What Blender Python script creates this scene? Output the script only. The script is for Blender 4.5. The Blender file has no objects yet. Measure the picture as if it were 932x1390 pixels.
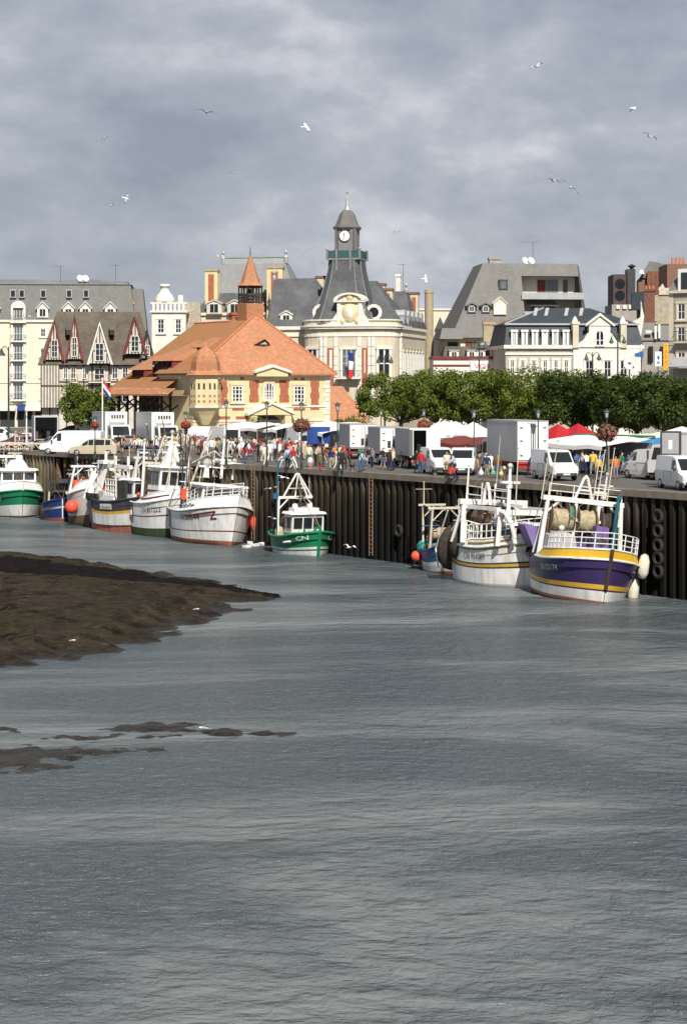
import bpy, math, random
import numpy as np
from mathutils import Vector, Matrix, noise as mnoise
R = math.radians
sin, cos, pi = math.sin, math.cos, math.pi
scn = bpy.context.scene
COL = scn.collection
rng = random.Random(7)

# ------------------------------------------------------------------ survey of the photograph
FPX, CX, HY, CAMZ, QZ = 2800.0, 466.0, 525.0, 13.0, 6.5
def at(px, py, Y):                      # a point seen at (px, py) at distance Y
    return Vector(((px - CX) * Y / FPX, Y, CAMZ - (py - HY) * Y / FPX))
def ground(px, py, z=QZ):               # the point of the level z seen at (px, py)
    Y = FPX * (CAMZ - z) / (py - HY)
    return Vector(((px - CX) * Y / FPX, Y, z))
WO = Vector((0, 158.7, 0)); WD = Vector((-0.531, 0.847, 0)).normalized(); WI = Vector((0.847, 0.531, 0)).normalized()
WALLROT = math.atan2(WD.y, WD.x)
def quay(u, v, z=QZ):
    p = WO + WD * u + WI * v
    return Vector((p.x, p.y, z))
def quay_px(px, v, z=QZ):               # point at inland offset v from the quay edge, seen in column px
    k = (px - CX) / FPX
    b = WO + WI * v
    u = (k * b.y - b.x) / (WD.x - k * WD.y)
    return quay(u, v, z)

# ------------------------------------------------------------------ materials
MATS = {}
def nt_new(name):
    m = bpy.data.materials.new(name); m.use_nodes = True
    nt = m.node_tree; b = nt.nodes['Principled BSDF']
    return m, nt, b
def node(nt, typ, **kw):
    n = nt.nodes.new(typ)
    for k, v in kw.items():
        if k in n.inputs.keys(): n.inputs[k].default_value = v
        else: setattr(n, k, v)
    return n
def mixc(nt, fac, a, b, mode='MIX'):
    n = nt.nodes.new('ShaderNodeMix'); n.data_type = 'RGBA'; n.blend_type = mode
    for sock, val in ((n.inputs[0], fac), (n.inputs[6], a), (n.inputs[7], b)):
        if hasattr(val, 'is_output'): nt.links.new(val, sock)
        else: sock.default_value = val if not isinstance(val, (tuple, list)) else (*val[:3], 1)
    return n.outputs[2]
def ramp(nt, fac, stops):
    r = nt.nodes.new('ShaderNodeValToRGB'); e = r.color_ramp.elements
    while len(e) < len(stops): e.new(0.5)
    for el, (p, c) in zip(e, stops):
        el.position = p; el.color = (*c, 1) if isinstance(c, (tuple, list)) else (c, c, c, 1)
    nt.links.new(fac, r.inputs[0]); return r.outputs[0]
def coords(nt, scale=(1, 1, 1), kind='Object', rot=(0, 0, 0)):
    t = nt.nodes.new('ShaderNodeTexCoord'); mp = nt.nodes.new('ShaderNodeMapping')
    mp.inputs['Scale'].default_value = scale; mp.inputs['Rotation'].default_value = rot
    nt.links.new(t.outputs[kind], mp.inputs[0]); return mp.outputs[0]
def wcoords(nt, scale=(1, 1, 1), rot=(0, 0, 0)):
    t = nt.nodes.new('ShaderNodeNewGeometry'); mp = nt.nodes.new('ShaderNodeMapping')
    mp.inputs['Scale'].default_value = scale; mp.inputs['Rotation'].default_value = rot
    nt.links.new(t.outputs['Position'], mp.inputs[0]); return mp.outputs[0]
def noise(nt, vec, scale, detail=4, rough=.6, out='Fac'):
    n = node(nt, 'ShaderNodeTexNoise', Scale=scale, Detail=detail, Roughness=rough)
    nt.links.new(vec, n.inputs['Vector']); return n.outputs[out]
def bump(nt, b, h, strength, dist, fw=.1):
    n = node(nt, 'ShaderNodeBump', Strength=strength, Distance=dist); n.inputs['Filter Width'].default_value = fw
    nt.links.new(h, n.inputs['Height']); nt.links.new(n.outputs[0], b.inputs['Normal'])

def M(name, col, rough=.75, var=.2, vs=1.5, streak=0., stain=None, spec=.3, metal=0., bmp=0.):
    """weathered paint / stone / cloth: broad noise, optional vertical streaks of a stain colour"""
    if name in MATS: return MATS[name]
    m, nt, b = nt_new(name)
    c = coords(nt)
    n1 = noise(nt, c, vs, 6)
    dark = tuple(x * (1 - var) for x in col); light = tuple(min(1, x * (1 + var * .5)) for x in col)
    out = mixc(nt, ramp(nt, n1, [(.3, 0.), (.7, 1.)]), dark, light)
    if streak:
        sc = coords(nt, (1, 1, .09))
        n2 = noise(nt, sc, 2.2, 5, .65)
        out = mixc(nt, ramp(nt, n2, [(.45, 0.), (.75, streak)]), out, stain or tuple(x * .45 for x in col))
    nt.links.new(out, b.inputs['Base Color'])
    b.inputs['Roughness'].default_value = rough; b.inputs['Metallic'].default_value = metal
    b.inputs['Specular IOR Level'].default_value = spec
    if bmp: bump(nt, b, noise(nt, c, 9, 5), bmp, .03)
    MATS[name] = m; return m

def roofing(name, base, alt, moss, rows=3.2, mossamt=.4, rough=.85):
    m, nt, b = nt_new(name)
    c = coords(nt, (2.2, 2.2, rows))
    v = node(nt, 'ShaderNodeTexVoronoi', Scale=1.6); nt.links.new(c, v.inputs['Vector'])
    cell = nt.nodes.new('ShaderNodeSeparateColor'); nt.links.new(v.outputs['Color'], cell.inputs[0])
    out = mixc(nt, cell.outputs[0], base, alt)
    n1 = noise(nt, coords(nt), .35, 6, .65)
    out = mixc(nt, ramp(nt, n1, [(.42, 0.), (.72, mossamt)]), out, moss)
    n2 = noise(nt, coords(nt, (1, 1, .12)), 1.6, 4, .6)
    out = mixc(nt, ramp(nt, n2, [(.35, 0.), (.8, .35)]), out, tuple(x * .5 for x in base))
    nt.links.new(out, b.inputs['Base Color']); b.inputs['Roughness'].default_value = rough
    b.inputs['Specular IOR Level'].default_value = .25
    w = node(nt, 'ShaderNodeTexWave', Scale=rows * .5); w.bands_direction = 'Z'; w.wave_profile = 'SAW'
    nt.links.new(coords(nt), w.inputs['Vector'])
    bump(nt, b, w.outputs['Fac'], .35, .05)
    MATS[name] = m; return m

def leafmat(name, a, b_, c_):
    m, nt, b = nt_new(name)
    g = nt.nodes.new('ShaderNodeNewGeometry')
    n1 = noise(nt, wcoords(nt), .8, 4)
    out = mixc(nt, ramp(nt, n1, [(.35, 0.), (.68, 1.)]), a, b_)
    out = mixc(nt, ramp(nt, g.outputs['Random Per Island'], [(.55, 0.), (1., .8)]), out, c_)
    nt.links.new(out, b.inputs['Base Color']); b.inputs['Roughness'].default_value = .55
    b.inputs['Specular IOR Level'].default_value = .25
    tr = node(nt, 'ShaderNodeBsdfTranslucent'); nt.links.new(out, tr.inputs['Color'])
    mx = node(nt, 'ShaderNodeMixShader'); mx.inputs[0].default_value = .3
    nt.links.new(b.outputs[0], mx.inputs[1]); nt.links.new(tr.outputs[0], mx.inputs[2])
    nt.links.new(mx.outputs[0], nt.nodes['Material Output'].inputs[0])
    MATS[name] = m; return m

M('white_paint', (.82, .82, .8), .45, .06, 1.2, .22, (.5, .42, .33), .4)
M('bright_white', (.86, .86, .85), .5, .04, 1.2, 0, None, .4)
M('boat_white', (.8, .81, .8), .4, .1, .9, .6, (.4, .27, .17), .4)
M('grey_white', (.55, .55, .54), .55, .12, 1., .35, (.3, .24, .19), .3)
M('van_white', (.8, .81, .82), .28, .04, 1., .08, (.5, .5, .48), .5)
M('truck_grey', (.5, .5, .52), .5, .08, .6, .25, (.33, .33, .33), .4)
M('alu', (.5, .51, .53), .42, .12, .8, .3, (.28, .28, .28), .5, .45)
M('dark_inside', (.05, .05, .048), .9, .3)
M('black_rubber', (.03, .03, .03), .8, .3)
M('dark_metal', (.06, .06, .065), .5, .3)
M('rim_metal', (.45, .45, .46), .4, .2, 4, metal=.6)
M('red_paint', (.5, .03, .03), .45, .15)
M('orange_red', (.75, .09, .04), .5, .1)
M('buoy_red', (.8, .1, .06), .45, .15, 3)
M('buoy_white', (.72, .68, .58), .5, .2, 3, .3, (.4, .33, .2))
M('hull_green', (.015, .22, .1), .4, .12, 1, .25, (.06, .1, .06), .4)
M('hull_dkgreen', (.02, .13, .07), .45, .2, 1, .3, (.05, .06, .03))
M('hull_blue', (.02, .045, .2), .4, .15, 1, .25, (.08, .08, .1))
M('hull_midblue', (.03, .12, .28), .45, .2, 1, .35, (.1, .09, .08))
M('hull_purple', (.042, .026, .115), .4, .12, 1, .2, (.08, .06, .07), .45)
M('violet', (.16, .1, .3), .5, .15)
M('hull_black', (.055, .055, .075), .5, .2, 1, .4, (.2, .15, .12))
M('hull_shade', (.24, .21, .25), .6, .2, 1.5, .6, (.3, .19, .14))  # shade of the aft hull put into the colour, with rust streaks
M('antifoul', (.38, .13, .09), .7, .25, 1.6, .5, (.2, .12, .07))
M('antifoul_green', (.05, .075, .03), .8, .35, 2, .4, (.02, .03, .015))
M('antifoul_brown', (.17, .12, .075), .8, .3, 2, .4, (.07, .06, .03))
M('yellow_paint', (.72, .43, .03), .5, .1, 1, .15, (.4, .22, .05))
M('gold_stripe', (.55, .36, .05), .5, .1)
M('olive_stripe', (.3, .24, .06), .5, .15)
M('dark_red', (.16, .02, .025), .5, .15)
M('maroon', (.2, .035, .04), .6, .2)
M('deck', (.22, .2, .17), .8, .3)
M('rust_steel', (.24, .16, .11), .8, .4, 3, .5, (.08, .05, .03))
M('mast_buff', (.6, .55, .45), .5, .2)
M('zinc_dark', (.21, .22, .235), .5, .15, 1, .4, (.13, .13, .14))
M('pale_copper', (.3, .36, .33), .6, .15)
M('teal_pole', (.02, .11, .15), .5, .2)
M('net_green', (.04, .22, .16), .95, .5, 6, bmp=.6)
M('net_beige', (.42, .36, .24), .95, .4, 6, bmp=.6)
M('net_dark', (.06, .045, .04), .95, .5, 5, bmp=.6)
M('net_teal', (.05, .27, .25), .95, .3, 6, bmp=.6)
M('tarp_grey', (.36, .36, .38), .7, .15, 1)
M('tarp_blue', (.04, .25, .55), .5, .15)
M('tarp_navy', (.02, .06, .24), .6, .15)
M('cloth_white', (.82, .82, .82), .8, .05, 2)
M('cloth_cream', (.72, .68, .58), .85, .08, 2)
M('cloth_red', (.42, .02, .028), .75, .12, 2)
M('cloth_brown', (.2, .05, .04), .8, .15, 2)
M('cloth_green', (.03, .2, .1), .8, .1)
M('cream_stone', (.72, .6, .36), .85, .14, .7, .3, (.42, .36, .26))
M('pale_stone', (.62, .56, .44), .85, .14, .7, .35, (.38, .34, .28))
M('white_stone', (.74, .72, .66), .8, .1, .8, .25, (.5, .47, .4))
M('apartment_cream', (.73, .67, .55), .85, .08, .4, .3, (.55, .47, .35))
M('grey_stone', (.36, .34, .31), .9, .2, .9, .35, (.2, .19, .17))
M('rough_stone', (.42, .38, .3), .9, .3, 2.2, .3, (.25, .22, .18), bmp=.6)
M('brick', (.4, .135, .075), .9, .25, 3, .15, (.2, .07, .05), bmp=.4)
M('pale_brick', (.22, .125, .09), .9, .2, 3)
M('timber_dark', (.06, .045, .04), .85, .3)
M('timber_brown', (.085, .062, .05), .85, .4, 2)
M('old_brick', (.2, .095, .065), .9, .4, 2.5, .4, (.07, .05, .045), bmp=.5)
M('old_plaster', (.6, .57, .5), .85, .15, 1.2, .45, (.36, .31, .26))
M('timber_red', (.2, .04, .04), .7, .2)
M('wood_brown', (.17, .1, .065), .85, .3, 2, .4, (.08, .05, .035))
M('board_tan', (.33, .24, .15), .85, .25, 1.5, .3)
M('lead', (.42, .43, .45), .55, .15, 1, .4, (.26, .27, .28), .4, .2)
M('copper_green', (.035, .1, .105), .6, .25, 2, .3, (.05, .12, .12))
M('terracotta', (.5, .2, .11), .85, .2, 3)
M('chimney_stone', (.42, .36, .24), .9, .2, 1.5, .5, (.2, .16, .11))
M('glass_dark', (.02, .025, .03), .08, .2, 1, 0, None, .6)
M('glass_sky', (.12, .15, .18), .1, .2, 1, 0, None, .6)
M('shutter_white', (.7, .7, .66), .7, .06)
M('sign_white', (.82, .82, .82), .5, .04)
M('sign_yellow', (.8, .42, .02), .5, .05)
M('sign_blue', (.03, .12, .4), .5, .1)
M('sign_red', (.6, .05, .05), .5, .1)
M('lamp_green', (.035, .065, .055), .5, .15)
M('flower_pink', (.33, .085, .1), .8, .45, 7, bmp=.8)
M('flower_red', (.42, .06, .05), .8, .6, 6, bmp=.8)
M('leaf_green', (.06, .12, .03), .8, .5, 5, bmp=.8)
M('trunk_bark', (.17, .14, .1), .9, .35, 4, bmp=.5)
M('skin', (.5, .3, .22), .6, .1)
M('hair_dark', (.03, .022, .018), .6, .2)
M('hair_fair', (.3, .22, .13), .6, .2)
M('hair_grey', (.4, .39, .38), .6, .2)
M('clock_white', (.88, .88, .85), .5, .03)
M('foam_white', (.85, .85, .84), .7, .04)
M('gull_white', (.85, .85, .84), .7, .05)
M('gull_grey', (.32, .34, .37), .7, .1)
M('gull_dark', (.06, .06, .065), .7, .1)
M('gull_bill', (.7, .4, .05), .5, .1)
M('flag_blue', (.02, .04, .25), .7, .05)
M('flag_red', (.6, .03, .03), .7, .05)
M('bag_plastic', (.75, .76, .8), .5, .05)
M('crate_blue', (.03, .2, .45), .5, .1)
M('car_beige', (.5, .44, .32), .3, .04, 1, 0, None, .5)
M('car_red', (.1, .015, .018), .3, .05, 1, 0, None, .5)
M('car_grey', (.2, .21, .23), .3, .05, 1, 0, None, .5)
M('car_blue', (.05, .08, .16), .3, .05, 1, 0, None, .5)
M('lamp_glass', (.42, .42, .38), .3, .05)
M('headlight', (.7, .72, .74), .15, .05, 1, 0, None, .6)
M('tail_red', (.5, .03, .02), .3, .05)
M('rope', (.4, .36, .27), .9, .2)
M('goods_mixed', (.35, .2, .1), .9, .8, 7)
M('concrete', (.22, .19, .155), .9, .3, .8, .5, (.11, .09, .075), bmp=.4)
roofing('roof_tile', (.54, .25, .14), (.41, .172, .092), (.33, .21, .115), 3.4, .5)
roofing('roof_tile_shaded_moss', (.36, .165, .078), (.43, .2, .09), (.27, .185, .065), 3.4, .75)  # moss, plus the dimmer light of the river slopes painted in
roofing('roof_brown', (.125, .105, .085), (.085, .07, .06), (.19, .165, .13), 3, .7)
roofing('slate', (.105, .11, .122), (.075, .08, .09), (.2, .2, .205), 3.5, .6, .55)
roofing('slate_blue', (.05, .063, .078), (.04, .05, .062), (.09, .1, .1), 3.5, .4, .6)
roofing('slate_pale', (.27, .275, .285), (.22, .225, .235), (.33, .33, .33), 3.5, .5, .6)
roofing('slate_grey', (.2, .2, .195), (.165, .165, .16), (.25, .245, .23), 3, .4, .75)
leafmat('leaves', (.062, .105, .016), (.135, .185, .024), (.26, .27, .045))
leafmat('leaves_dark_shaded', (.026, .052, .012), (.055, .09, .015), (.12, .14, .024))  # cloud shade painted into the right-hand crowns; also the dark conifer

# ------------------------------------------------------------------ mesh builder
class MB:
    def __init__(s, mat='white_paint'):
        s.v, s.f, s.mi, s.sm, s.mats = [], [], [], [], []
        s.smooth = False; s.X = None; s.m(mat)
    def m(s, name):
        if name not in s.mats: s.mats.append(name)
        s.cur = s.mats.index(name); return s
    def pt(s, p):
        p = Vector(p)
        s.v.append(s.X @ p if s.X else p); return len(s.v) - 1
    def fi(s, idx):
        s.f.append(tuple(idx)); s.mi.append(s.cur); s.sm.append(s.smooth)
    def face(s, *pts): s.fi([s.pt(p) for p in pts]); return s
    def box(s, x0, x1, y0, y1, z0, z1):
        i = [s.pt((x, y, z)) for z in (z0, z1) for x, y in ((x0, y0), (x1, y0), (x1, y1), (x0, y1))]
        for q in ((0, 3, 2, 1), (4, 5, 6, 7), (0, 1, 5, 4), (1, 2, 6, 5), (2, 3, 7, 6), (3, 0, 4, 7)): s.fi([i[k] for k in q])
        return s
    def frust(s, x0, x1, y0, y1, z0, a0, a1, b0, b1, z1):     # box whose top rectangle differs from its bottom one
        i = [s.pt(p) for p in ((x0, y0, z0), (x1, y0, z0), (x1, y1, z0), (x0, y1, z0), (a0, b0, z1), (a1, b0, z1), (a1, b1, z1), (a0, b1, z1))]
        for q in ((0, 3, 2, 1), (4, 5, 6, 7), (0, 1, 5, 4), (1, 2, 6, 5), (2, 3, 7, 6), (3, 0, 4, 7)): s.fi([i[k] for k in q])
        return s
    def bar(s, p, q, r, r2=None, n=6, cap=True):
        p, q = Vector(p), Vector(q); d = (q - p)
        if d.length < 1e-6: return s
        d.normalize(); a = d.orthogonal().normalized(); b = d.cross(a); r2 = r if r2 is None else r2
        i = [s.pt(c + (a * cos(t) + b * sin(t)) * rr) for c, rr in ((p, r), (q, r2)) for t in [2 * pi * k / n for k in range(n)]]
        for k in range(n): s.fi((i[k], i[(k + 1) % n], i[n + (k + 1) % n], i[n + k]))
        if cap: s.fi(i[:n][::-1]); s.fi(i[n:])
        return s
    def path(s, pts, r, n=6):
        for a, b in zip(pts, pts[1:]): s.bar(a, b, r, n=n)
        return s
    def lathe(s, prof, c=(0, 0, 0), n=16, axis='z', a0=0., a1=2 * pi, cap=True):
        full = abs(a1 - a0 - 2 * pi) < 1e-6; k = n if full else n + 1
        rings = []
        for r, h in prof:
            ring = []
            for j in range(k):
                t = a0 + (a1 - a0) * j / n
                if axis == 'z': p = (c[0] + r * cos(t), c[1] + r * sin(t), c[2] + h)
                elif axis == 'y': p = (c[0] + r * cos(t), c[1] + h, c[2] + r * sin(t))
                else: p = (c[0] + h, c[1] + r * cos(t), c[2] + r * sin(t))
                ring.append(s.pt(p))
            rings.append(ring)
        for A, B in zip(rings, rings[1:]):
            for j in range(n): s.fi((A[j], A[(j + 1) % k], B[(j + 1) % k], B[j]))
        if cap and full:
            if prof[0][0] > 1e-4: s.fi(rings[0][::-1])
            if prof[-1][0] > 1e-4: s.fi(rings[-1])
        return s
    def ball(s, c, r, n=10, sq=1.):
        s.lathe([(max(1e-5, r * sin(pi * k / (n // 2 + 1))), -r * sq * cos(pi * k / (n // 2 + 1))) for k in range(n // 2 + 2)], c, n, cap=False); return s
    def prism(s, poly, a, b, plane='xz'):   # outline extruded between a and b along the third axis
        def P(u, v, w): return (u, w, v) if plane == 'xz' else (w, u, v) if plane == 'yz' else (u, v, w)
        A = [s.pt(P(u, v, a)) for u, v in poly]; B = [s.pt(P(u, v, b)) for u, v in poly]; n = len(poly)
        s.fi(A); s.fi(B[::-1])
        for k in range(n): s.fi((A[k], B[k], B[(k + 1) % n], A[(k + 1) % n]))
        return s
    def build(s, name, parent=None, loc=None, rz=0.):
        me = bpy.data.meshes.new(name)
        me.from_pydata([tuple(p) for p in s.v], [], s.f)
        for n in s.mats: me.materials.append(MATS[n])
        me.polygons.foreach_set('material_index', s.mi); me.polygons.foreach_set('use_smooth', s.sm)
        me.update()
        o = bpy.data.objects.new(name, me); COL.objects.link(o)
        if parent: o.parent = parent
        if loc is not None: o.location = loc; o.rotation_euler = (0, 0, rz)
        return o

def tag(o, label=None, cat=None, group=None, kind=None):
    if label: o['label'] = label
    if cat: o['category'] = cat
    if group: o['group'] = group
    if kind: o['kind'] = kind
    return o
def empty(name, loc, rz=0., label=None, cat=None, group=None):
    o = bpy.data.objects.new(name, None); COL.objects.link(o); o.empty_display_size = .5
    o.location = loc; o.rotation_euler = (0, 0, rz)
    return tag(o, label, cat, group)
def kids(o): return [c for c in bpy.data.objects if c.parent == o]
KIDS = {}
def copy_tree(o, parent=None):
    c = o.copy(); COL.objects.link(c); c.parent = parent
    if o.name not in KIDS: KIDS[o.name] = kids(o)
    for ch in KIDS[o.name]: copy_tree(ch, c)
    return c

_txt = {}
def text_polys(s):
    """outline font turned to flat polygons, height of capitals = 1"""
    if s in _txt: return _txt[s]
    cu = bpy.data.curves.new('t', 'FONT'); cu.body = s; cu.size = 1.4; cu.resolution_u = 2
    o = bpy.data.objects.new('t', cu); COL.objects.link(o)
    dg = bpy.context.evaluated_depsgraph_get(); me = bpy.data.meshes.new_from_object(o.evaluated_get(dg))
    V = [(v.co.x, v.co.y) for v in me.vertices]; F = [tuple(p.vertices) for p in me.polygons]
    bpy.data.objects.remove(o); bpy.data.curves.remove(cu); bpy.data.meshes.remove(me)
    w = max((x for x, y in V), default=1)
    _txt[s] = (V, F, w); return _txt[s]
def text_on(s, name, mat, parent, height, fn):
    """fn(u, v) -> 3-D point, u and v in metres along and up the lettering"""
    V, F, w = text_polys(s); b = MB(mat)
    ids = [b.pt(fn(x * height, y * height)) for x, y in V]
    for f in F: b.fi([ids[k] for k in f])
    return b.build(name, parent)

# ------------------------------------------------------------------ camera, sky, sun
cam = bpy.data.cameras.new('camera'); co = bpy.data.objects.new('camera', cam); COL.objects.link(co); scn.camera = co
co.location = (0, 0, CAMZ); co.rotation_euler = (R(90), 0, 0)
cam.sensor_fit = 'HORIZONTAL'; cam.sensor_width = 36; cam.lens = FPX / 932 * 36
cam.shift_y = -(695 - HY) / 932; cam.clip_end = 12000; cam.clip_start = 1
SUN_AZ, SUN_EL = R(168), R(43)          # clockwise from +Y
sd = Vector((sin(SUN_AZ) * cos(SUN_EL), cos(SUN_AZ) * cos(SUN_EL), sin(SUN_EL)))
sl = bpy.data.lights.new('sun', 'SUN'); sl.energy = 5.0; sl.angle = R(.6); sl.color = (1, .94, .84)
so = bpy.data.objects.new('sun', sl); COL.objects.link(so); so.rotation_euler = (-sd).to_track_quat('-Z', 'Y').to_euler()
so.location = (0, -50, 200)
w = bpy.data.worlds.new('World'); scn.world = w; w.use_nodes = True
nt = w.node_tree; nt.nodes.clear()
outp = nt.nodes.new('ShaderNodeOutputWorld'); bg = nt.nodes.new('ShaderNodeBackground')
sky = nt.nodes.new('ShaderNodeTexSky'); sky.sky_type = 'NISHITA'; sky.sun_disc = False
sky.sun_elevation = SUN_EL; sky.sun_rotation = SUN_AZ; sky.air_density = 1.; sky.dust_density = 2.
tc = nt.nodes.new('ShaderNodeTexCoord')
mp = nt.nodes.new('ShaderNodeMapping'); mp.inputs['Scale'].default_value = (6.8, 6.8, 13.); mp.inputs['Location'].default_value = (3.3, .2, 5.1)
nt.links.new(tc.outputs['Generated'], mp.inputs[0])
nz = node(nt, 'ShaderNodeTexNoise', Scale=1., Detail=3., Roughness=.5, Distortion=.15); nt.links.new(mp.outputs[0], nz.inputs['Vector'])
nz2 = node(nt, 'ShaderNodeTexNoise', Scale=3.1, Detail=7., Roughness=.6, Distortion=.1); nt.links.new(mp.outputs[0], nz2.inputs['Vector'])
nm = nt.nodes.new('ShaderNodeMix'); nm.inputs[0].default_value = .38; nt.links.new(nz.outputs['Fac'], nm.inputs[2]); nt.links.new(nz2.outputs['Fac'], nm.inputs[3])
# the cloud deck: radiance of grey stratocumulus, in the units of the sky texture
cl = ramp(nt, nm.outputs[0], [(.36, (2.05, 2.32, 2.75)), (.46, (2.65, 2.9, 3.36)), (.53, (3.2, 3.42, 3.88)), (.58, (3.95, 4.05, 4.45)), (.65, (5.1, 5.02, 5.35))])
mk = ramp(nt, nm.outputs[0], [(.0, .93), (1., .98)])
el = nt.nodes.new('ShaderNodeSeparateXYZ'); nt.links.new(tc.outputs['Generated'], el.inputs[0])
cl = mixc(nt, 1., cl, ramp(nt, el.outputs[2], [(.2, (1., 1., 1.)), (.55, (.34, .36, .4))]), 'MULTIPLY')   # the deck thickens overhead
skyc = mixc(nt, mk, sky.outputs[0], cl)
nt.links.new(skyc, bg.inputs['Color']); bg.inputs['Strength'].default_value = .12
nt.links.new(bg.outputs[0], outp.inputs['Surface'])
vs = scn.view_settings; vs.view_transform = 'Standard'; vs.look = 'None'; vs.exposure = .25; vs.gamma = 1; vs.use_curve_mapping = False
scn.render.engine = 'CYCLES'; scn.cycles.max_bounces = 5; scn.cycles.use_denoising = True
scn.cycles.caustics_reflective = False; scn.cycles.caustics_refractive = False
# ------------------------------------------------------------------ water
m, nt, b = nt_new('water')
P1 = wcoords(nt, (1, 1.0, 1), (0, 0, R(8)))
def wn(sc, sx, sy, det, rough=.6, dist=0):
    n = node(nt, 'ShaderNodeTexNoise', Scale=sc, Detail=det, Roughness=rough, Distortion=dist)
    nt.links.new(wcoords(nt, (sx, sy, 1), (0, 0, R(8))), n.inputs['Vector']); return n.outputs['Fac']
h1 = wn(1.7, 1., 1.1, 4, .62, .3)      # wavelets, crests across the view
h2 = wn(.5, .9, 1.2, 4, .55, .3)         # longer ripples
h3 = wn(6., 1., 1., 2, .5)
calm = wn(1., .03, .06, 5, .66, .9)     # slick and ruffled patches drawn out along the current
def mth(op, a, b2):
    n = nt.nodes.new('ShaderNodeMath'); n.operation = op
    for i, v in enumerate((a, b2)):
        if hasattr(v, 'is_output'): nt.links.new(v, n.inputs[i])
        else: n.inputs[i].default_value = v
    return n.outputs[0]
chop = ramp(nt, calm, [(.38, .25), (.48, .7), (.6, 1.35)])
hh = mth('ADD', mth('MULTIPLY', h1, .85), mth('MULTIPLY', h3, .12))
hh = mth('ADD', mth('MULTIPLY', hh, chop), mth('MULTIPLY', h2, 1.1))
bump(nt, b, hh, .85, 1., .04)
bc = mixc(nt, ramp(nt, calm, [(.37, 0.), (.55, 1.)]), (.178, .194, .2), (.08, .105, .118))  # calm patches painted paler to stand for their sky sheen
nt.links.new(bc, b.inputs['Base Color'])
b.inputs['Roughness'].default_value = .3; b.inputs['IOR'].default_value = 1.33; b.inputs['Specular IOR Level'].default_value = .5
MATS['water'] = m
wb = MB('water'); wb.face((-2500, -400, 0), (600, -400, 0), (600, 2500, 0), (-2500, 2500, 0))
tag(wb.build('water'), kind='structure')

# ------------------------------------------------------------------ mud banks
m, nt, b = nt_new('mud')
n1 = noise(nt, wcoords(nt), .5, 8, .72); n2 = noise(nt, wcoords(nt), 1.6, 6, .75); n3 = noise(nt, wcoords(nt), .09, 3)
col = mixc(nt, ramp(nt, n1, [(.38, 0.), (.62, 1.)]), (.016, .012, .01), (.075, .055, .041))
col = mixc(nt, ramp(nt, mth('MULTIPLY', n1, n3), [(.22, 0.), (.34, .55)]), col, (.03, .036, .012))
col = mixc(nt, ramp(nt, n2, [(.5, 0.), (.7, .9)]), col, (.1, .08, .062))
gz = nt.nodes.new('ShaderNodeNewGeometry'); sz = nt.nodes.new('ShaderNodeSeparateXYZ'); nt.links.new(gz.outputs['Position'], sz.inputs[0])
wet = nt.nodes.new('ShaderNodeMapRange'); wet.inputs[1].default_value = .02; wet.inputs[2].default_value = .3; nt.links.new(sz.outputs['Z'], wet.inputs[0])   # the wet margin by the water
col = mixc(nt, wet.outputs[0], mixc(nt, .55, col, (.012, .012, .007)), col)
nt.links.new(col, b.inputs['Base Color']); nt.links.new(ramp(nt, wet.outputs[0], [(0., .35), (.6, .05)]), b.inputs['Specular IOR Level'])
nt.links.new(ramp(nt, wet.outputs[0], [(.0, .3), (.8, .8)]), b.inputs['Roughness'])
bump(nt, b, n2, 1., .4); MATS['mud'] = m
m, nt, b = nt_new('wet_ruts')
n1 = noise(nt, wcoords(nt), 1.2, 6, .65)
nt.links.new(ramp(nt, n1, [(.3, (.006, .005, .005)), (.75, (.018, .014, .013))]), b.inputs['Base Color'])
b.inputs['Roughness'].default_value = .6; b.inputs['Specular IOR Level'].default_value = .06; bump(nt, b, n1, .8, .12); MATS['wet_ruts'] = m

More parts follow.
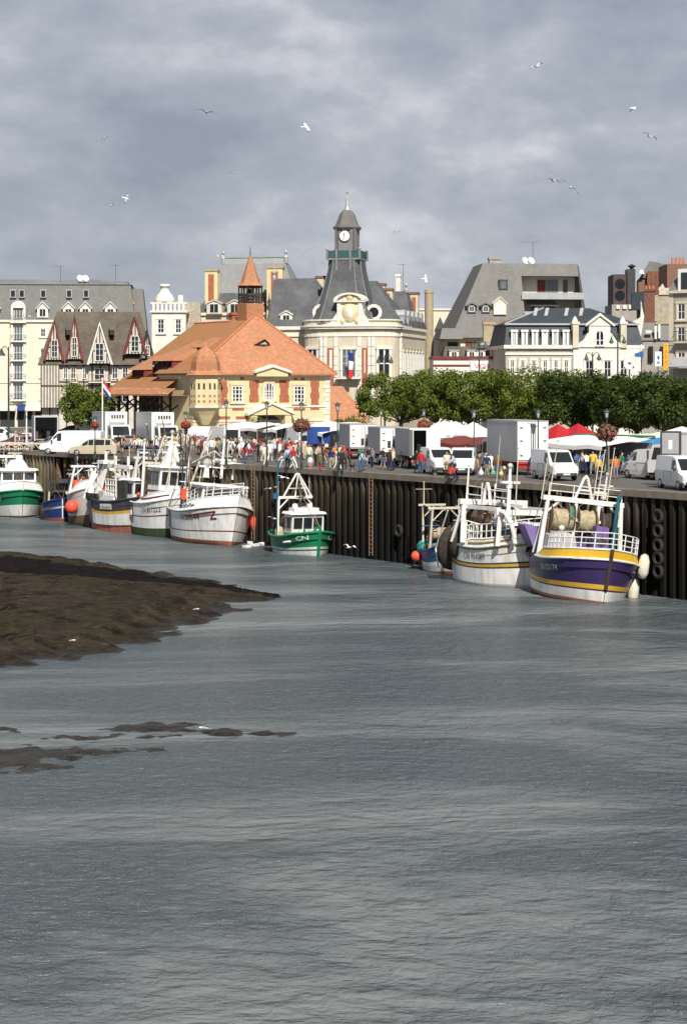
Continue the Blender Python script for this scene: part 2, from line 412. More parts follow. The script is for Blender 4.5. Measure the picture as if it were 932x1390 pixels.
def signed(poly, P):                     # signed distance of points to a polygon, positive inside
    A = np.array(poly); B = np.roll(A, -1, 0)
    d2 = np.full(len(P), 1e9); ins = np.zeros(len(P), bool)
    for a, c in zip(A, B):
        e = c - a; t = np.clip(((P - a) @ e) / (e @ e), 0, 1)
        q = P - (a + t[:, None] * e); d2 = np.minimum(d2, (q ** 2).sum(1))
        cond = ((a[1] > P[:, 1]) != (c[1] > P[:, 1]))
        with np.errstate(divide='ignore', invalid='ignore'):
            xx = (c[0] - a[0]) * (P[:, 1] - a[1]) / (c[1] - a[1] + 1e-12) + a[0]
        ins ^= cond & (P[:, 0] < xx)
    return np.sqrt(d2) * np.where(ins, 1, -1)
def bank(pix, step, top, amp, nscale, slope, ruts=None, edge=1.6):
    poly = [tuple(ground(px, py, 0)[:2]) for px, py in pix]
    xs = [p[0] for p in poly]; ys = [p[1] for p in poly]
    X = np.arange(min(xs) - 3, max(xs) + 3, step); Y = np.arange(min(ys) - 3, max(ys) + 3, step)
    GX, GY = np.meshgrid(X, Y); P = np.stack([GX.ravel(), GY.ravel()], 1)
    d = signed(poly, P)
    nz = np.array([mnoise.fractal(Vector((x * nscale, y * nscale, 3.)), .9, 2.1, 5) for x, y in P])
    n2 = np.array([mnoise.noise(Vector((x * .12, y * .12, 7.))) for x, y in P])
    z = np.minimum((d + nz * edge) * slope, top * (1 + .5 * n2)) + nz * amp * (d > -1)
    n3 = np.array([mnoise.fractal(Vector((x * 1.7, y * 1.7, 9.)), .8, 2.1, 3) for x, y in P]); z = z + n3 * .07 * np.clip(d / 2, 0, 1) * (top > .2)
    z = np.maximum(z, -.5)
    rut = np.zeros(len(P), bool)
    if ruts:
        a, c, wd, n = ruts; a = np.array(ground(*a, 0)[:2]); c = np.array(ground(*c, 0)[:2]); e = (c - a) / np.linalg.norm(c - a)
        off = (P - a) @ np.array([-e[1], e[0]]); al = (P - a) @ e; Lr = np.linalg.norm(c - a)
        rut = (np.abs(off) < wd * (1.15 - .9 * al / Lr) + nz * .5) & (al < Lr) & (d > -.5)
        z = np.where(rut, np.maximum(z, .0) * .5 + .3 * np.abs(np.sin(off / wd * pi * n / 2)) - .04 + nz * .04, z)
    nx, ny = len(X), len(Y); mb = MB('mud'); mb.smooth = True
    mb.v = [(p[0], p[1], float(h)) for p, h in zip(P, z)]
    mb.m('wet_ruts'); mb.m('mud')
    for j in range(ny - 1):
        for i in range(nx - 1):
            k = j * nx + i; q = (k, k + 1, k + nx + 1, k + nx)
            if max(z[q[0]], z[q[1]], z[q[2]], z[q[3]]) < -.12: continue
            mb.cur = 1 if rut[k] else 0; mb.fi(q)
    return tag(mb.build('mud_bank'), kind='structure')
bank([(-60, 744), (0, 751), (60, 756), (130, 767), (200, 777), (290, 792), (330, 800), (382, 811), (352, 816), (296, 818), (322, 826), (306, 834), (285, 838), (262, 843), (246, 855), (200, 869), (140, 885), (60, 897), (0, 905), (-60, 910)],
     .28, .62, .08, .45, .17, ruts=((-60, 771), (372, 812), 3.6, 8))
def bar_of_mud(pix): bank(pix, .11, .07, .03, 1.0, .1, None, .95)
bar_of_mud([(138, 990), (190, 981), (235, 983), (280, 989), (340, 993), (418, 997), (340, 1000), (250, 996), (190, 994)])
bar_of_mud([(-30, 1024), (40, 1015), (90, 1018), (215, 1017), (225, 1019), (110, 1027), (60, 1034), (84, 1042), (50, 1046), (-30, 1046)])
bar_of_mud([(62, 1002), (100, 1000), (190, 999), (190, 1001), (100, 1004)])
bar_of_mud([(-20, 990), (8, 990), (8, 994), (-20, 994)])

# ------------------------------------------------------------------ ground of the town and the quay
m, nt, b = nt_new('asphalt')
n1 = noise(nt, wcoords(nt), .5, 6); n2 = noise(nt, wcoords(nt), 8, 4)
nt.links.new(mixc(nt, n2, mixc(nt, ramp(nt, n1, [(.35, 0.), (.65, 1.)]), (.1, .095, .09), (.16, .15, .14)), (.09, .085, .08)), b.inputs['Base Color'])
b.inputs['Roughness'].default_value = .9; MATS['asphalt'] = m
m, nt, b = nt_new('paving')
n1 = noise(nt, wcoords(nt), .4, 6)
nt.links.new(ramp(nt, n1, [(.3, (.2, .185, .165)), (.7, (.3, .28, .25))]), b.inputs['Base Color']); b.inputs['Roughness'].default_value = .9; MATS['paving'] = m
g = MB('asphalt'); a, c, d, e = quay(-400, .3), quay(2200, .3), quay(2200, 2200), quay(-400, 2200)
for p in (a, c, d, e): p.z = QZ - .004
g.fi([g.pt(p) for p in (a, e, d, c)]); tag(g.build('ground'), kind='structure')
g = MB('paving'); q = [quay(u, v) for u, v in ((-60, 19.), (-60, 60), (95, 60), (95, 19.))]
g.fi([g.pt(p) for p in q][::1]); g.m('paving')
for k in range(4):
    p0, p1 = q[k], q[(k + 1) % 4]; g.face(p0, p1, p1 - Vector((0, 0, .12)), p0 - Vector((0, 0, .12)))
for i in range(len(g.v)): g.v[i] = Vector(g.v[i]) + Vector((0, 0, .1))
tag(g.build('pavement'), kind='structure')

# ------------------------------------------------------------------ the quay wall of steel sheet piles
m, nt, b = nt_new('sheet_pile')
geo = nt.nodes.new('ShaderNodeNewGeometry'); sp = nt.nodes.new('ShaderNodeSeparateXYZ'); nt.links.new(geo.outputs['Position'], sp.inputs[0])
ns = noise(nt, wcoords(nt, (1.1, 1.1, .09)), 1.5, 6, .7); nb = noise(nt, wcoords(nt, (.25, .25, .1)), 1., 4); nf = noise(nt, wcoords(nt, (4, 4, .6)), 1., 6, .7)
zz = mth('ADD', sp.outputs['Z'], mth('MULTIPLY', mth('SUBTRACT', ns, .5), 5.2))
zz = mth('ADD', zz, mth('MULTIPLY', mth('SUBTRACT', nb, .5), 6.))
tide = nt.nodes.new('ShaderNodeMapRange'); tide.inputs[1].default_value = 0; tide.inputs[2].default_value = 6.6; nt.links.new(zz, tide.inputs[0])
wallc = ramp(nt, tide.outputs[0], [(.0, (.003, .003, .003)), (.25, (.005, .004, .0035)), (.5, (.01, .008, .005)), (.68, (.017, .013, .007)), (.8, (.032, .025, .015)), (.91, (.085, .07, .052)), (1., (.18, .155, .13))])
lit_end = nt.nodes.new('ShaderNodeMapRange'); lit_end.inputs[1].default_value = 2.; lit_end.inputs[2].default_value = -25.; nt.links.new(sp.outputs['X'], lit_end.inputs[0])  # left end painted a paler olive to stand for sunlight on it
wallc = mixc(nt, mth('MULTIPLY', lit_end.outputs[0], ramp(nt, ns, [(.35, .2), (.65, 1.)])), wallc, mixc(nt, tide.outputs[0], (.03, .024, .014), (.3, .25, .16)))
wallc = mixc(nt, ramp(nt, nf, [(.35, .0), (.75, .75)]), wallc, mixc(nt, .62, wallc, (.012, .01, .008)))
far = nt.nodes.new('ShaderNodeMapRange'); far.inputs[1].default_value = -6.; far.inputs[2].default_value = 14.; far.inputs[3].default_value = 0.; far.inputs[4].default_value = .55; nt.links.new(sp.outputs['X'], far.inputs[0])   # cloud shade painted in as darkening towards the right end
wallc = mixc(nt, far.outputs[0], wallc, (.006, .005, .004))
nt.links.new(wallc, b.inputs['Base Color']); b.inputs['Roughness'].default_value = .75; b.inputs['Specular IOR Level'].default_value = .2
bump(nt, b, nf, .5, .06); MATS['sheet_pile'] = m

wall = empty('quay_wall', tuple(quay(0, 0, 0)), WALLROT, 'tall rusty sheet pile quay wall with dark weed below its concrete cap', 'wall')
# local x runs along the wall (away), local -y is inland
OPEN0, OPEN1 = 88.5, 101.             # the open timber bay at the far end
def u_at(px):
    k = (px - CX) / FPX; return (k * WO.y - WO.x) / (WD.x - k * WD.y)
OPEN0, OPEN1 = u_at(108), u_at(74)
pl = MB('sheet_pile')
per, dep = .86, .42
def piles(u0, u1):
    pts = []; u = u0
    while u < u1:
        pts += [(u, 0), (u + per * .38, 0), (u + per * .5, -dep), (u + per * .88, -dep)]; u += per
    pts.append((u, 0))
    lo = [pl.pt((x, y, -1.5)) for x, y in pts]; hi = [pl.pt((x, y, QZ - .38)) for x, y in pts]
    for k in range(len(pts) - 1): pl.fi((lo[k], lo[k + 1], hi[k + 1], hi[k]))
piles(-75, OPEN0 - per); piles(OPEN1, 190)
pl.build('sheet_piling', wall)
cp = MB('concrete')
for u0, u1 in [(x, x + 7.98) for x in range(-75, 190, 8)]: cp.box(u0, u1, -.9, .14, QZ - .4, QZ + .02 + .02 * rng.random())
cp.build('coping', wall)
tb = MB('wood_brown')
for k in range(4):
    u = OPEN0 + .3 + (OPEN1 - OPEN0 - .6) * k / 3; tb.bar((u, -.3, -1), (u, -.3, QZ - .6), .24, n=8)
tb.bar((OPEN0, -.3, QZ - 1.1), (OPEN0 + 3.6, -.3, 2.5), .16); tb.bar((OPEN1, -.3, QZ - 1.2), (OPEN0 + 4.2, -.3, 2.), .16)
tb.bar((OPEN0, -.25, 3.), (OPEN1, -.25, 3.1), .13)
tb.build('timber_bracing', wall)
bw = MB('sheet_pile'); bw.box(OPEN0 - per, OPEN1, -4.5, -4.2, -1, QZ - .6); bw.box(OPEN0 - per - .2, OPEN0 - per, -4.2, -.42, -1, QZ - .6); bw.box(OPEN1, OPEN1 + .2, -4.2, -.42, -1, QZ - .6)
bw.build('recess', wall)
for px in (505, 345, 760):              # access ladders
    u = u_at(px); ld = MB('rust_steel')
    for s in (-.22, .22): ld.bar((u + s, .12, .3), (u + s, .12, QZ - .2), .045)
    z = .5
    while z < QZ - .4: ld.bar((u - .22, .12, z), (u + .22, .12, z), .03); z += .32
    ld.build('ladder', wall)
# tyre fenders hung on ropes
for px, zs in ((897, (5.0, 4.1, 3.2, 2.4, 1.6)), (650, (3.2,)), (545, (2.4,))):
    u = u_at(px)
    for i, z in enumerate(zs):
        p = wall.location + WD * u + Vector((-WI.x, -WI.y, 0)) * .26
        t = MB('black_rubber'); t.smooth = True
        rr, r2 = .36, .13
        for j in range(14):
            a0, a1 = 2 * pi * j / 14, 2 * pi * (j + 1) / 14
            for k in range(7):
                b0, b1 = 2 * pi * k / 7, 2 * pi * (k + 1) / 7
                t.face(*[((rr + r2 * cos(bb)) * cos(aa), r2 * sin(bb), (rr + r2 * cos(bb)) * sin(aa)) for aa, bb in ((a0, b0), (a1, b0), (a1, b1), (a0, b1))])
        o = t.build('tyre_fender', None, (p.x, p.y, z), WALLROT)
        where = {897: 'nearest the purple trawler', 650: 'behind the white trawler', 545: 'on the bare wall'}[px]
        n = len(zs); pos = '' if n == 1 else ('topmost ' if i == 0 else 'lowest ' if i == n - 1 else ['', 'second ', 'third ', 'fourth '][i])
        tag(o, f'{pos}black tyre fender on the wall {where}', 'tyre', 'tyre fenders on the quay wall')
# ------------------------------------------------------------------ buildings
class Fr:
    """survey frame of a building: a front-left ground corner seen at px0, distance Y0, turned by th"""
    def __init__(s, name, px0, Y0, th, label, cat='building', group=None):
        s.th = R(th); s.A = Vector(((px0 - CX) * Y0 / FPX, Y0, QZ)); s.e = Vector((cos(s.th), sin(s.th), 0)); s.n = Vector((-sin(s.th), cos(s.th), 0))
        s.root = empty(name, tuple(s.A), s.th, label, cat, group)
    def x(s, px, y=0.):                 # local x of the column px on the plane at depth y
        b = s.A + s.n * y; k = (px - CX) / FPX
        return (k * b.y - b.x) / (s.e.x - k * s.e.y)
    def z(s, px, py, y=0.):             # local height of pixel (px, py) on the plane at depth y
        p = s.A + s.n * y + s.e * s.x(px, y); return CAMZ - (py - HY) * p.y / FPX - QZ
    def hz(s, x, y, py):                # height of row py at local position (x, y)
        p = s.A + s.e * x + s.n * y; return CAMZ - (py - HY) * p.y / FPX - QZ
    def rect(s, px0, px1, py0, py1, y=0.):   # x0, x1, zbottom, ztop
        return s.x(px0, y), s.x(px1, y), s.z((px0 + px1) / 2, py1, y), s.z((px0 + px1) / 2, py0, y)

def window(root, x0, x1, z0, z1, y=0., frame='white_paint', glass='glass_dark', arch=False, nx=2, nz=3, proud=.08, fw=.1, surround=None, shutter=None, side=None):
    """frame with glazing bars (part) and pane (sub-part); side: plane x = side instead, x0..x1 then run along y"""
    def B(mb, a0, a1, p0, p1, c0, c1):
        if side is None: mb.box(a0, a1, y - p1, y - p0, c0, c1)
        else: mb.box(side - p1, side - p0, a0, a1, c0, c1) if side <= 0 else mb.box(side + p0, side + p1, a0, a1, c0, c1)
    f = MB(frame); cx, r = (x0 + x1) / 2, (x1 - x0) / 2
    zt = z1 - r if arch else z1
    if surround:
        f.m(surround); sw = .22
        B(f, x0 - sw, x0, 0, proud + .06, z0, zt); B(f, x1, x1 + sw, 0, proud + .06, z0, zt); B(f, x0 - sw - .08, x1 + sw + .08, 0, proud + .12, z0 - .2, z0)
        if not arch: B(f, x0 - sw - .05, x1 + sw + .05, 0, proud + .08, z1, z1 + .28)
    f.m(frame)
    B(f, x0, x0 + fw, 0, proud, z0, zt); B(f, x1 - fw, x1, 0, proud, z0, zt); B(f, x0 + fw, x1 - fw, 0, proud, z0, z0 + fw)
    if not arch: B(f, x0 + fw, x1 - fw, 0, proud, z1 - fw, z1)
    for k in range(1, nx): xx = x0 + (x1 - x0) * k / nx; B(f, xx - fw * .35, xx + fw * .35, 0, proud - .015, z0 + fw, (z1 if arch else zt) - fw)
    for k in range(1, nz): zz = z0 + (zt - z0) * k / nz; B(f, x0 + fw, x1 - fw, 0, proud - .025, zz - fw * .25, zz + fw * .25)
    if arch and side is None:
        for rr0, rr1, pr, mt in ((r - fw, r, proud, frame),) + (((r, r + .25, proud + .06, surround),) if surround else ()):
            f.m(mt)
            for k in range(8):
                a0, a1 = pi * k / 8, pi * (k + 1) / 8
                q = [(cx + rr * cos(a), zt + rr * sin(a)) for rr, a in ((rr0, a0), (rr1, a0), (rr1, a1), (rr0, a1))]
                f.prism(q, y - pr, y, 'xz')
    o = f.build('window', root)
    g = MB(glass)
    B(g, x0 + .01, x1 - .01, .01, proud * .35, z0 + .01, zt - .01)
    if arch and side is None: g.prism([(cx + (r - .01) * cos(pi * k / 10), zt + (r - .01) * sin(pi * k / 10)) for k in range(11)], y - proud * .35, y - .01, 'xz')
    g.build('pane', o)
    if shutter:
        s = MB(shutter); wd = (x1 - x0) * .5
        B(s, x0 - wd, x0 - .02, .02, .1, z0, zt); B(s, x1 + .02, x1 + wd, .02, .1, z0, zt); s.build('shutter', o)
    return o
def hip(mb, x0, x1, y0, y1, z0, rx0, rx1, ry, z1):      # hipped roof with a ridge along x
    p = [(x0, y0, z0), (x1, y0, z0), (x1, y1, z0), (x0, y1, z0)]; a, b = (rx0, ry, z1), (rx1, ry, z1)
    mb.face(p[0], p[1], b, a); mb.face(p[2], p[3], a, b); mb.face(p[1], p[2], b); mb.face(p[3], p[0], a)
    mb.face(*p[::-1])
def chimney(root, x0, x1, y0, y1, z0, z1, mat='brick', pots=2, cap='chimney_stone', panel=None):
    c = MB(mat); h = z1 - z0; c.box(x0, x1, y0, y1, z0, z1 - .35); c.m(cap).box(x0 - .12, x1 + .12, y0 - .12, y1 + .12, z1 - .35, z1 - .1).box(x0 - .04, x1 + .04, y0 - .04, y1 + .04, z1 - .1, z1)
    if panel: c.m(panel).box(x0 + .28 * (x1 - x0), x1 - .28 * (x1 - x0), y0 - .06, y0 - .003, z0 + h * .35, z1 - .8)
    o = c.build('chimney', root)
    for k in range(pots):
        xx = x0 + (x1 - x0) * (k + .5) / pots
        p = MB('terracotta'); p.lathe([(.16, 0), (.13, .5), (.16, .55), (.11, .56)], (xx, (y0 + y1) / 2, z1), 8); p.build('chimney_pot', o)
    return o
def dish(root, x, y, z, r=.6):
    d = MB('white_paint'); d.smooth = True
    d.X = Matrix.Translation((x, y, z)) @ Matrix.Rotation(R(60), 4, 'X') @ Matrix.Rotation(R(25), 4, 'Y')
    d.lathe([(.01, -.2 * r), (r * .5, -.13 * r), (r * .85, -.02 * r), (r, .06 * r), (r * .9, 0), (r * .5, -.1 * r), (.01, -.16 * r)], (0, 0, 0), 14, cap=False); d.X = None; d.smooth = False
    d.m('dark_metal').bar((x, y + .15, z - r * 1.3), (x, y + .1, z), .04); d.bar((x, y, z), (x + .1, y - .45, z + .2), .02)
    d.build('satellite_dish', root)
def aerial(root, x, y, z, h, n=5, w=.9):
    a = MB('dark_metal'); a.bar((x, y, z), (x, y, z + h), .035, n=5); a.bar((x - w, y, z + h - .1), (x + w * .6, y, z + h - .05), .022, n=4)
    for k in range(n): xx = x - w + 1.6 * w * k / n; a.bar((xx, y - .35, z + h - .1), (xx, y + .35, z + h - .1), .02, n=4)
    a.build('aerial', root)
def dormer(root, fr_w, cx, y, z0, z1, wall, roof, depth=2.2, gable=.7, win='white_paint', arch=False, proudroof=.18, glass='glass_dark', nx=2, nz=2, flat=False):
    hw = fr_w / 2; d = MB(wall)
    d.box(cx - hw, cx + hw, y, y + depth, z0, z1)
    if not flat:
        d.face((cx - hw, y, z1), (cx + hw, y, z1), (cx, y, z1 + gable))
        d.m(roof); o_ = proudroof
        for s in (-1, 1):
            d.face((cx, y - o_, z1 + gable + .1), (cx + s * (hw + o_), y - o_, z1 - .05), (cx + s * (hw + o_), y + depth, z1 - .05), (cx, y + depth, z1 + gable + .1))
            d.m(wall).prism([(cx, z1 + gable + .09), (cx + s * (hw + o_), z1 - .06), (cx + s * (hw + o_), z1 - .22), (cx, z1 + gable - .1)], y - o_ + .01, y - o_ + .07, 'xz'); d.m(roof)
    else:
        d.m(roof).box(cx - hw - .12, cx + hw + .12, y - .15, y + depth, z1, z1 + .14)
    o = d.build('dormer', root)
    w_ = hw * .62
    f = MB(win); z0_, z1_ = z0 + .12, z1 - .08; fw = .09
    f.box(cx - w_, cx - w_ + fw, y - .06, y, z0_, z1_).box(cx + w_ - fw, cx + w_, y - .06, y, z0_, z1_).box(cx - w_, cx + w_, y - .05, y, z0_, z0_ + fw).box(cx - w_, cx + w_, y - .05, y, z1_ - fw, z1_).box(cx - .03, cx + .03, y - .05, y, z0_, z1_)
    f.m(glass).box(cx - w_ + .02, cx + w_ - .02, y - .02, y - .004, z0_ + .02, z1_ - .02)
    f.build('window', o); return o
def balcony(root, x0, x1, y, z, d=.9, h=1., mat='dark_metal', slab='white_stone'):
    b = MB(slab); b.box(x0, x1, y - d, y - .003, z - .15, z); b.m(mat)
    b.box(x0, x1, y - d, y - d + .04, z + h - .05, z + h); b.box(x0, x0 + .04, y - d, y, z + h - .05, z + h); b.box(x1 - .04, x1, y - d, y, z + h - .05, z + h)
    n = max(3, int((x1 - x0) / .22))
    for k in range(n + 1): xx = x0 + .02 + (x1 - x0 - .04) * k / n; b.box(xx - .015, xx + .015, y - d, y - d + .03, z, z + h - .05)
    b.build('balcony', root)

# ---- cream apartment block at the far end of the quay
F = Fr('apartment_building', -60, 330, 4, 'cream apartment block with grey mansard roof and white arched balcony windows'); r = F.root
x1 = F.x(182); ze = F.z(40, 437); zt = F.z(60, 386); D = 16
b = MB('apartment_cream'); b.box(0, x1, 0, D, 0, ze); b.m('white_stone').box(-.2, x1 + .2, -.3, D + .2, ze, ze + .35)
zb = F.z(40, 520); b.m('white_stone').box(-.05, x1 + .05, -.12, -.003, zb, zb + .3); b.build('wall', r)
b = MB('slate_grey'); b.frust(-.1, x1 + .1, -.2, D, ze + .35, .4, x1 - .6, 1.4, D - 1.4, F.hz(20, 1.4, 386))
b.build('mansard_roof', r)
b = MB('slate_pale'); zt2 = F.hz(20, 1.4, 386); hip(b, .2, x1 - .4, 1.2, D - 1.2, zt2, 5, x1 - 6, D / 2, zt2 + 1.1)
for k in range(30): xx = 1 + (x1 - 3) * k / 30; b.m('lead').bar((xx, 1.2, zt2 + .06), (5 + (x1 - 11) * k / 30, D / 2, zt2 + 1.16), .05, n=4)
b.build('upper_roof', r)
gx0, gx1, _, _ = F.rect(15, 35, 400, 412)
cb = MB('white_stone'); zz0, zz1 = F.z(25, 548), F.z(25, 418)
cb.box(gx0, gx0 + .35, -.5, -.003, zz0, zz1); cb.box(gx1 - .35, gx1, -.5, -.003, zz0, zz1)
cxm, rr = (gx0 + gx1) / 2, (gx1 - gx0) / 2
cb.prism([(cxm + rr * cos(pi * k / 12), zz1 + rr * sin(pi * k / 12)) for k in range(13)], -.5, 1.5, 'xz')
cb.build('window_bay', r)
for py0, py1 in ((420, 437), (443, 463), (468, 489), (494, 516), (521, 543)):
    window(r, gx0 + .45, gx1 - .45, F.z(25, py1), F.z(25, py0), -.05, nx=3, nz=2, glass='glass_sky', proud=.1)
    balcony(r, gx0 - .1, gx1 + .1, -.12, F.z(25, py1), .75)
for p0, p1, q0, q1 in ((-48, -38, 446, 458), (-48, -38, 474, 488), (-12, -4, 446, 458), (-12, -4, 474, 488), (-12, -4, 528, 542), (55, 62, 446, 457), (55, 62, 473, 484), (72, 79, 446, 457), (72, 79, 473, 484), (92, 99, 446, 457), (55, 62, 500, 512), (55, 62, 530, 542)):
    x0, xx1, z0, z1 = F.rect(p0, p1, q0, q1); window(r, x0, xx1, z0, z1, surround='white_stone', nz=2, proud=.07)
for px in (-8, 58, 93, 116, 150):
    dormer(r, 1.75, F.x(px), -.3, F.z(px, 431), F.z(px, 418), 'white_stone', 'white_stone', 2.6, 1., proudroof=.25)
for px in (18, 30, 59, 94, 117):
    x0, xx1, z0, z1 = F.rect(px - 4, px + 4, 393, 404, .9)
    yy = 1.3 - (zt2 - z1) / (zt2 - ze) * 1.5
    w_ = MB('lead'); w_.box(x0, xx1, yy - .75, yy + .3, z0, z1); o = w_.build('roof_window', r); MB('glass_dark').box(x0 + .15, xx1 - .15, yy - .78, yy - .752, z0 + .15, z1 - .15).build('pane', o)
for px in (109, 116): dish(r, F.x(px, 3), 3, zt2 + 1.1, .6)
for px, h in ((82, 2.4), (157, 2.6)): aerial(r, F.x(px, 3), 3, zt2 + .7, h, w=1.1)
b = MB('slate_grey')
for p0, p1, q in ((130, 180, 381), (172, 200, 391)):
    xa, xb = F.x(p0, 3), F.x(p1, 3); zq = F.hz(xa, 3, q)
    b.frust(xa, xb, 2.6, 12, ze - 2, xa + .6, xb - .8, 4.4, 11, zq)
b.build('rear_roof', r)
for px, q0, q1 in ((139, 384, 400), (175, 392, 406)):
    chimney(r, F.x(px, 2), F.x(px + 7, 2), 1.4, 2.2, ze + 2, F.hz(F.x(px, 2), 2, q0 + 18), 'pale_brick', 2)
sh = MB('dark_inside')
for p0, p1 in ((0, 20), (24, 44), (48, 80)): x0, xx1, z0, z1 = F.rect(p0, p1, 557, 577); sh.box(x0, xx1, -.06, -.004, .1, z1)
sh.build('shop_front', r)
for p0, p1, mt in ((-4, 22, 'cloth_cream'), (24, 34, 'tarp_navy'), (36, 66, 'cloth_cream'), (66, 82, 'cloth_green')):
    x0, xx1, z0, z1 = F.rect(p0, p1, 550, 557); a = MB(mt); a.prism([(-.003, z1), (-1.6, z0 + .2), (-1.6, z0 - .05), (-.003, z1 - .2)], x0, xx1, 'yz'); a.build('awning', r)

# ---- half-timbered house
F = Fr('timber_house', 56, 292, 8, 'half-timbered house with steep brown tiled roof and red-edged gables'); r = F.root
x1 = F.x(205); ze = F.z(130, 494); zr = F.hz(10, 5, 423); D = 10
b = MB('old_plaster'); b.box(0, x1, 0, D, 0, ze); b.build('wall', r)
b = MB('roof_brown'); hip(b, -.5, x1 + .5, -.7, D + .7, ze - .1, F.x(77, 5), F.x(190, 5), D / 2, zr); b.build('roof', r)
t = MB('timber_brown')
for k in range(14):
    xx = x1 * k / 13; t.box(xx - .1, xx + .09, -.06, -.003, 0, ze)
for zz in (ze - 2.6, ze - 3.2, ze - 5.8, ze - .2): t.box(0, x1, -.08, -.061, zz, zz + .18)
t.build('timber_framing', r)
def tgable(pxa, px, pxb, pyt, pyb, y, bmat, wm='glass_dark'):
    xa, xc, xb = F.x(pxa, y), F.x(px, y), F.x(pxb, y); zb_, zt_ = F.hz(xc, y, pyb), F.hz(xc, y, pyt)
    g = MB('old_plaster'); g.prism([(xa, zb_), (xb, zb_), (xc, zt_)], y, y + .12, 'xz')
    g.m('roof_brown')
    for xs in (xa, xb):
        ex = .35 if xs > xc else -.35
        g.face((xc, y - .3, zt_ + .25), (xs + ex, y - .3, zb_ - .15), (xs + ex, y + 5, zb_ - .15), (xc, y + 5, zt_ + .25))
    g.m(bmat)
    for xs, sg in ((xa, -1), (xb, 1)): g.prism([(xc, zt_ + .22), (xs + sg * .35, zb_ - .18), (xs + sg * .02, zb_ - .18), (xc, zt_ - .3)], y - .3, y - .18, 'xz')
    g.m('timber_brown')
    for k in range(1, 6):
        xx = xa + (xb - xa) * k / 6; top = zb_ + (zt_ - zb_) * (1 - abs(xx - xc) / ((xb - xa) / 2)); g.box(xx - .08, xx + .08, y - .06, y - .004, zb_, top - .3)
    g.box(xa + .4, xb - .4, y - .07, y - .005, zb_ + (zt_ - zb_) * .3, zb_ + (zt_ - zb_) * .3 + .14)
    o = g.build('gable', r)
    hw = (xb - xa) * .2; window(o, xc - hw, xc + hw, zb_ + .3, zb_ + (zt_ - zb_) * .5, y - .08, nz=3, proud=.06, frame='shutter_white')
tgable(62, 74, 84, 434, 488, -.75, 'maroon'); tgable(92, 101, 110, 428, 487, -.75, 'maroon')
tgable(121, 135, 150, 438, 493, -1.2, 'shutter_white'); tgable(170, 183, 197, 431, 480, -.8, 'maroon'); tgable(192, 200, 207, 450, 486, -.6, 'timber_dark')
for p0, p1, q0, q1 in ((62, 68, 500, 518), (72, 78, 500, 518), (86, 92, 498, 514), (96, 103, 498, 514), (112, 118, 498, 514), (128, 142, 500, 516), (152, 160, 498, 514), (166, 174, 498, 514), (182, 190, 498, 514), (60, 68, 528, 548), (70, 77, 528, 548), (100, 110, 526, 546), (128, 142, 526, 546), (160, 172, 526, 546)):
    x0, xx1, z0, z1 = F.rect(p0, p1, q0, q1, -.1); window(r, x0, xx1, z0, z1, -.09, nz=2, proud=.06)
for p0, p1 in ((94, 106), (120, 150)): balcony(r, F.x(p0), F.x(p1), -.1, F.z(100, 518), .9, 1., 'maroon')
bay = MB('old_plaster'); x0, xx1, z0, z1 = F.rect(56, 80, 496, 553); bay.box(x0, xx1, -1.1, -.1, z0, z1); bay.m('timber_brown')
for k in range(7): xx = x0 + (xx1 - x0) * k / 6; bay.box(xx - .07, xx + .07, -1.16, -1.103, z0, z1)
bay.box(x0, xx1, -1.17, -1.161, (z0 + z1) / 2, (z0 + z1) / 2 + .2); bay.build('bay', r)
for px in (93, 152): 
    s_ = MB('roof_brown'); x0, xx1, z0, z1 = F.rect(px - 4, px + 4, 440, 448, 2); s_.face((x0, 1., z0), (xx1, 1., z0), (xx1, 2.2, z1 + .3), (x0, 2.2, z1 + .3)); s_.m('dark_inside').box(x0 + .1, xx1 - .1, 1.05, 2.6, z0 - .7, z0 - .02); s_.build('roof_vent', r)

# ---- white villa with a belvedere
F = Fr('white_villa', 206, 308, 2, 'narrow white stone villa with bottle-shaped chimney between brown and orange roofs'); r = F.root
x1 = F.x(252); zt = F.z(228, 424)
b = MB('white_stone'); b.box(0, x1, 0, 9, 0, zt); b.box(-.3, x1 + .3, -.3, 9.3, zt, zt + .3)
for k in range(8): xx = .1 + (x1 - .6) * k / 7; b.box(xx, xx + .35, -.25, -.15, zt + .3, zt + 1.3)
b.box(-.2, x1 + .2, -.28, .1, zt + 1.3, zt + 1.55); b.box(x1 - 1.1, x1 - .4, -.3, .4, zt + 1.55, zt + 2.6); b.build('wall', r)
for p0, p1 in ((214, 223), (238, 246)): x0, xx1, z0, z1 = F.rect(p0, p1, 433, 452); window(r, x0, xx1, z0, z1, surround='white_stone', proud=.12)
c = MB('white_stone'); xc = F.x(223); zb_ = zt + 1.5; zc = F.z(223, 385); h = zc - zb_
c.smooth = True; c.lathe([(1.55, 0), (1.5, h * .15), (1.2, h * .4), (.75, h * .58), (.62, h * .84), (.85, h * .88), (.85, h * .95), (.6, h)], (xc, 1.2, zb_), 14); c.build('chimney', r)
for px in (250,): 
    b = MB('rough_stone'); x0, xx1, z0, z1 = F.rect(246, 272, 410, 440, 6); b.box(x0, xx1, 6, 9, 0, z1); b.build('rear_wall', r)

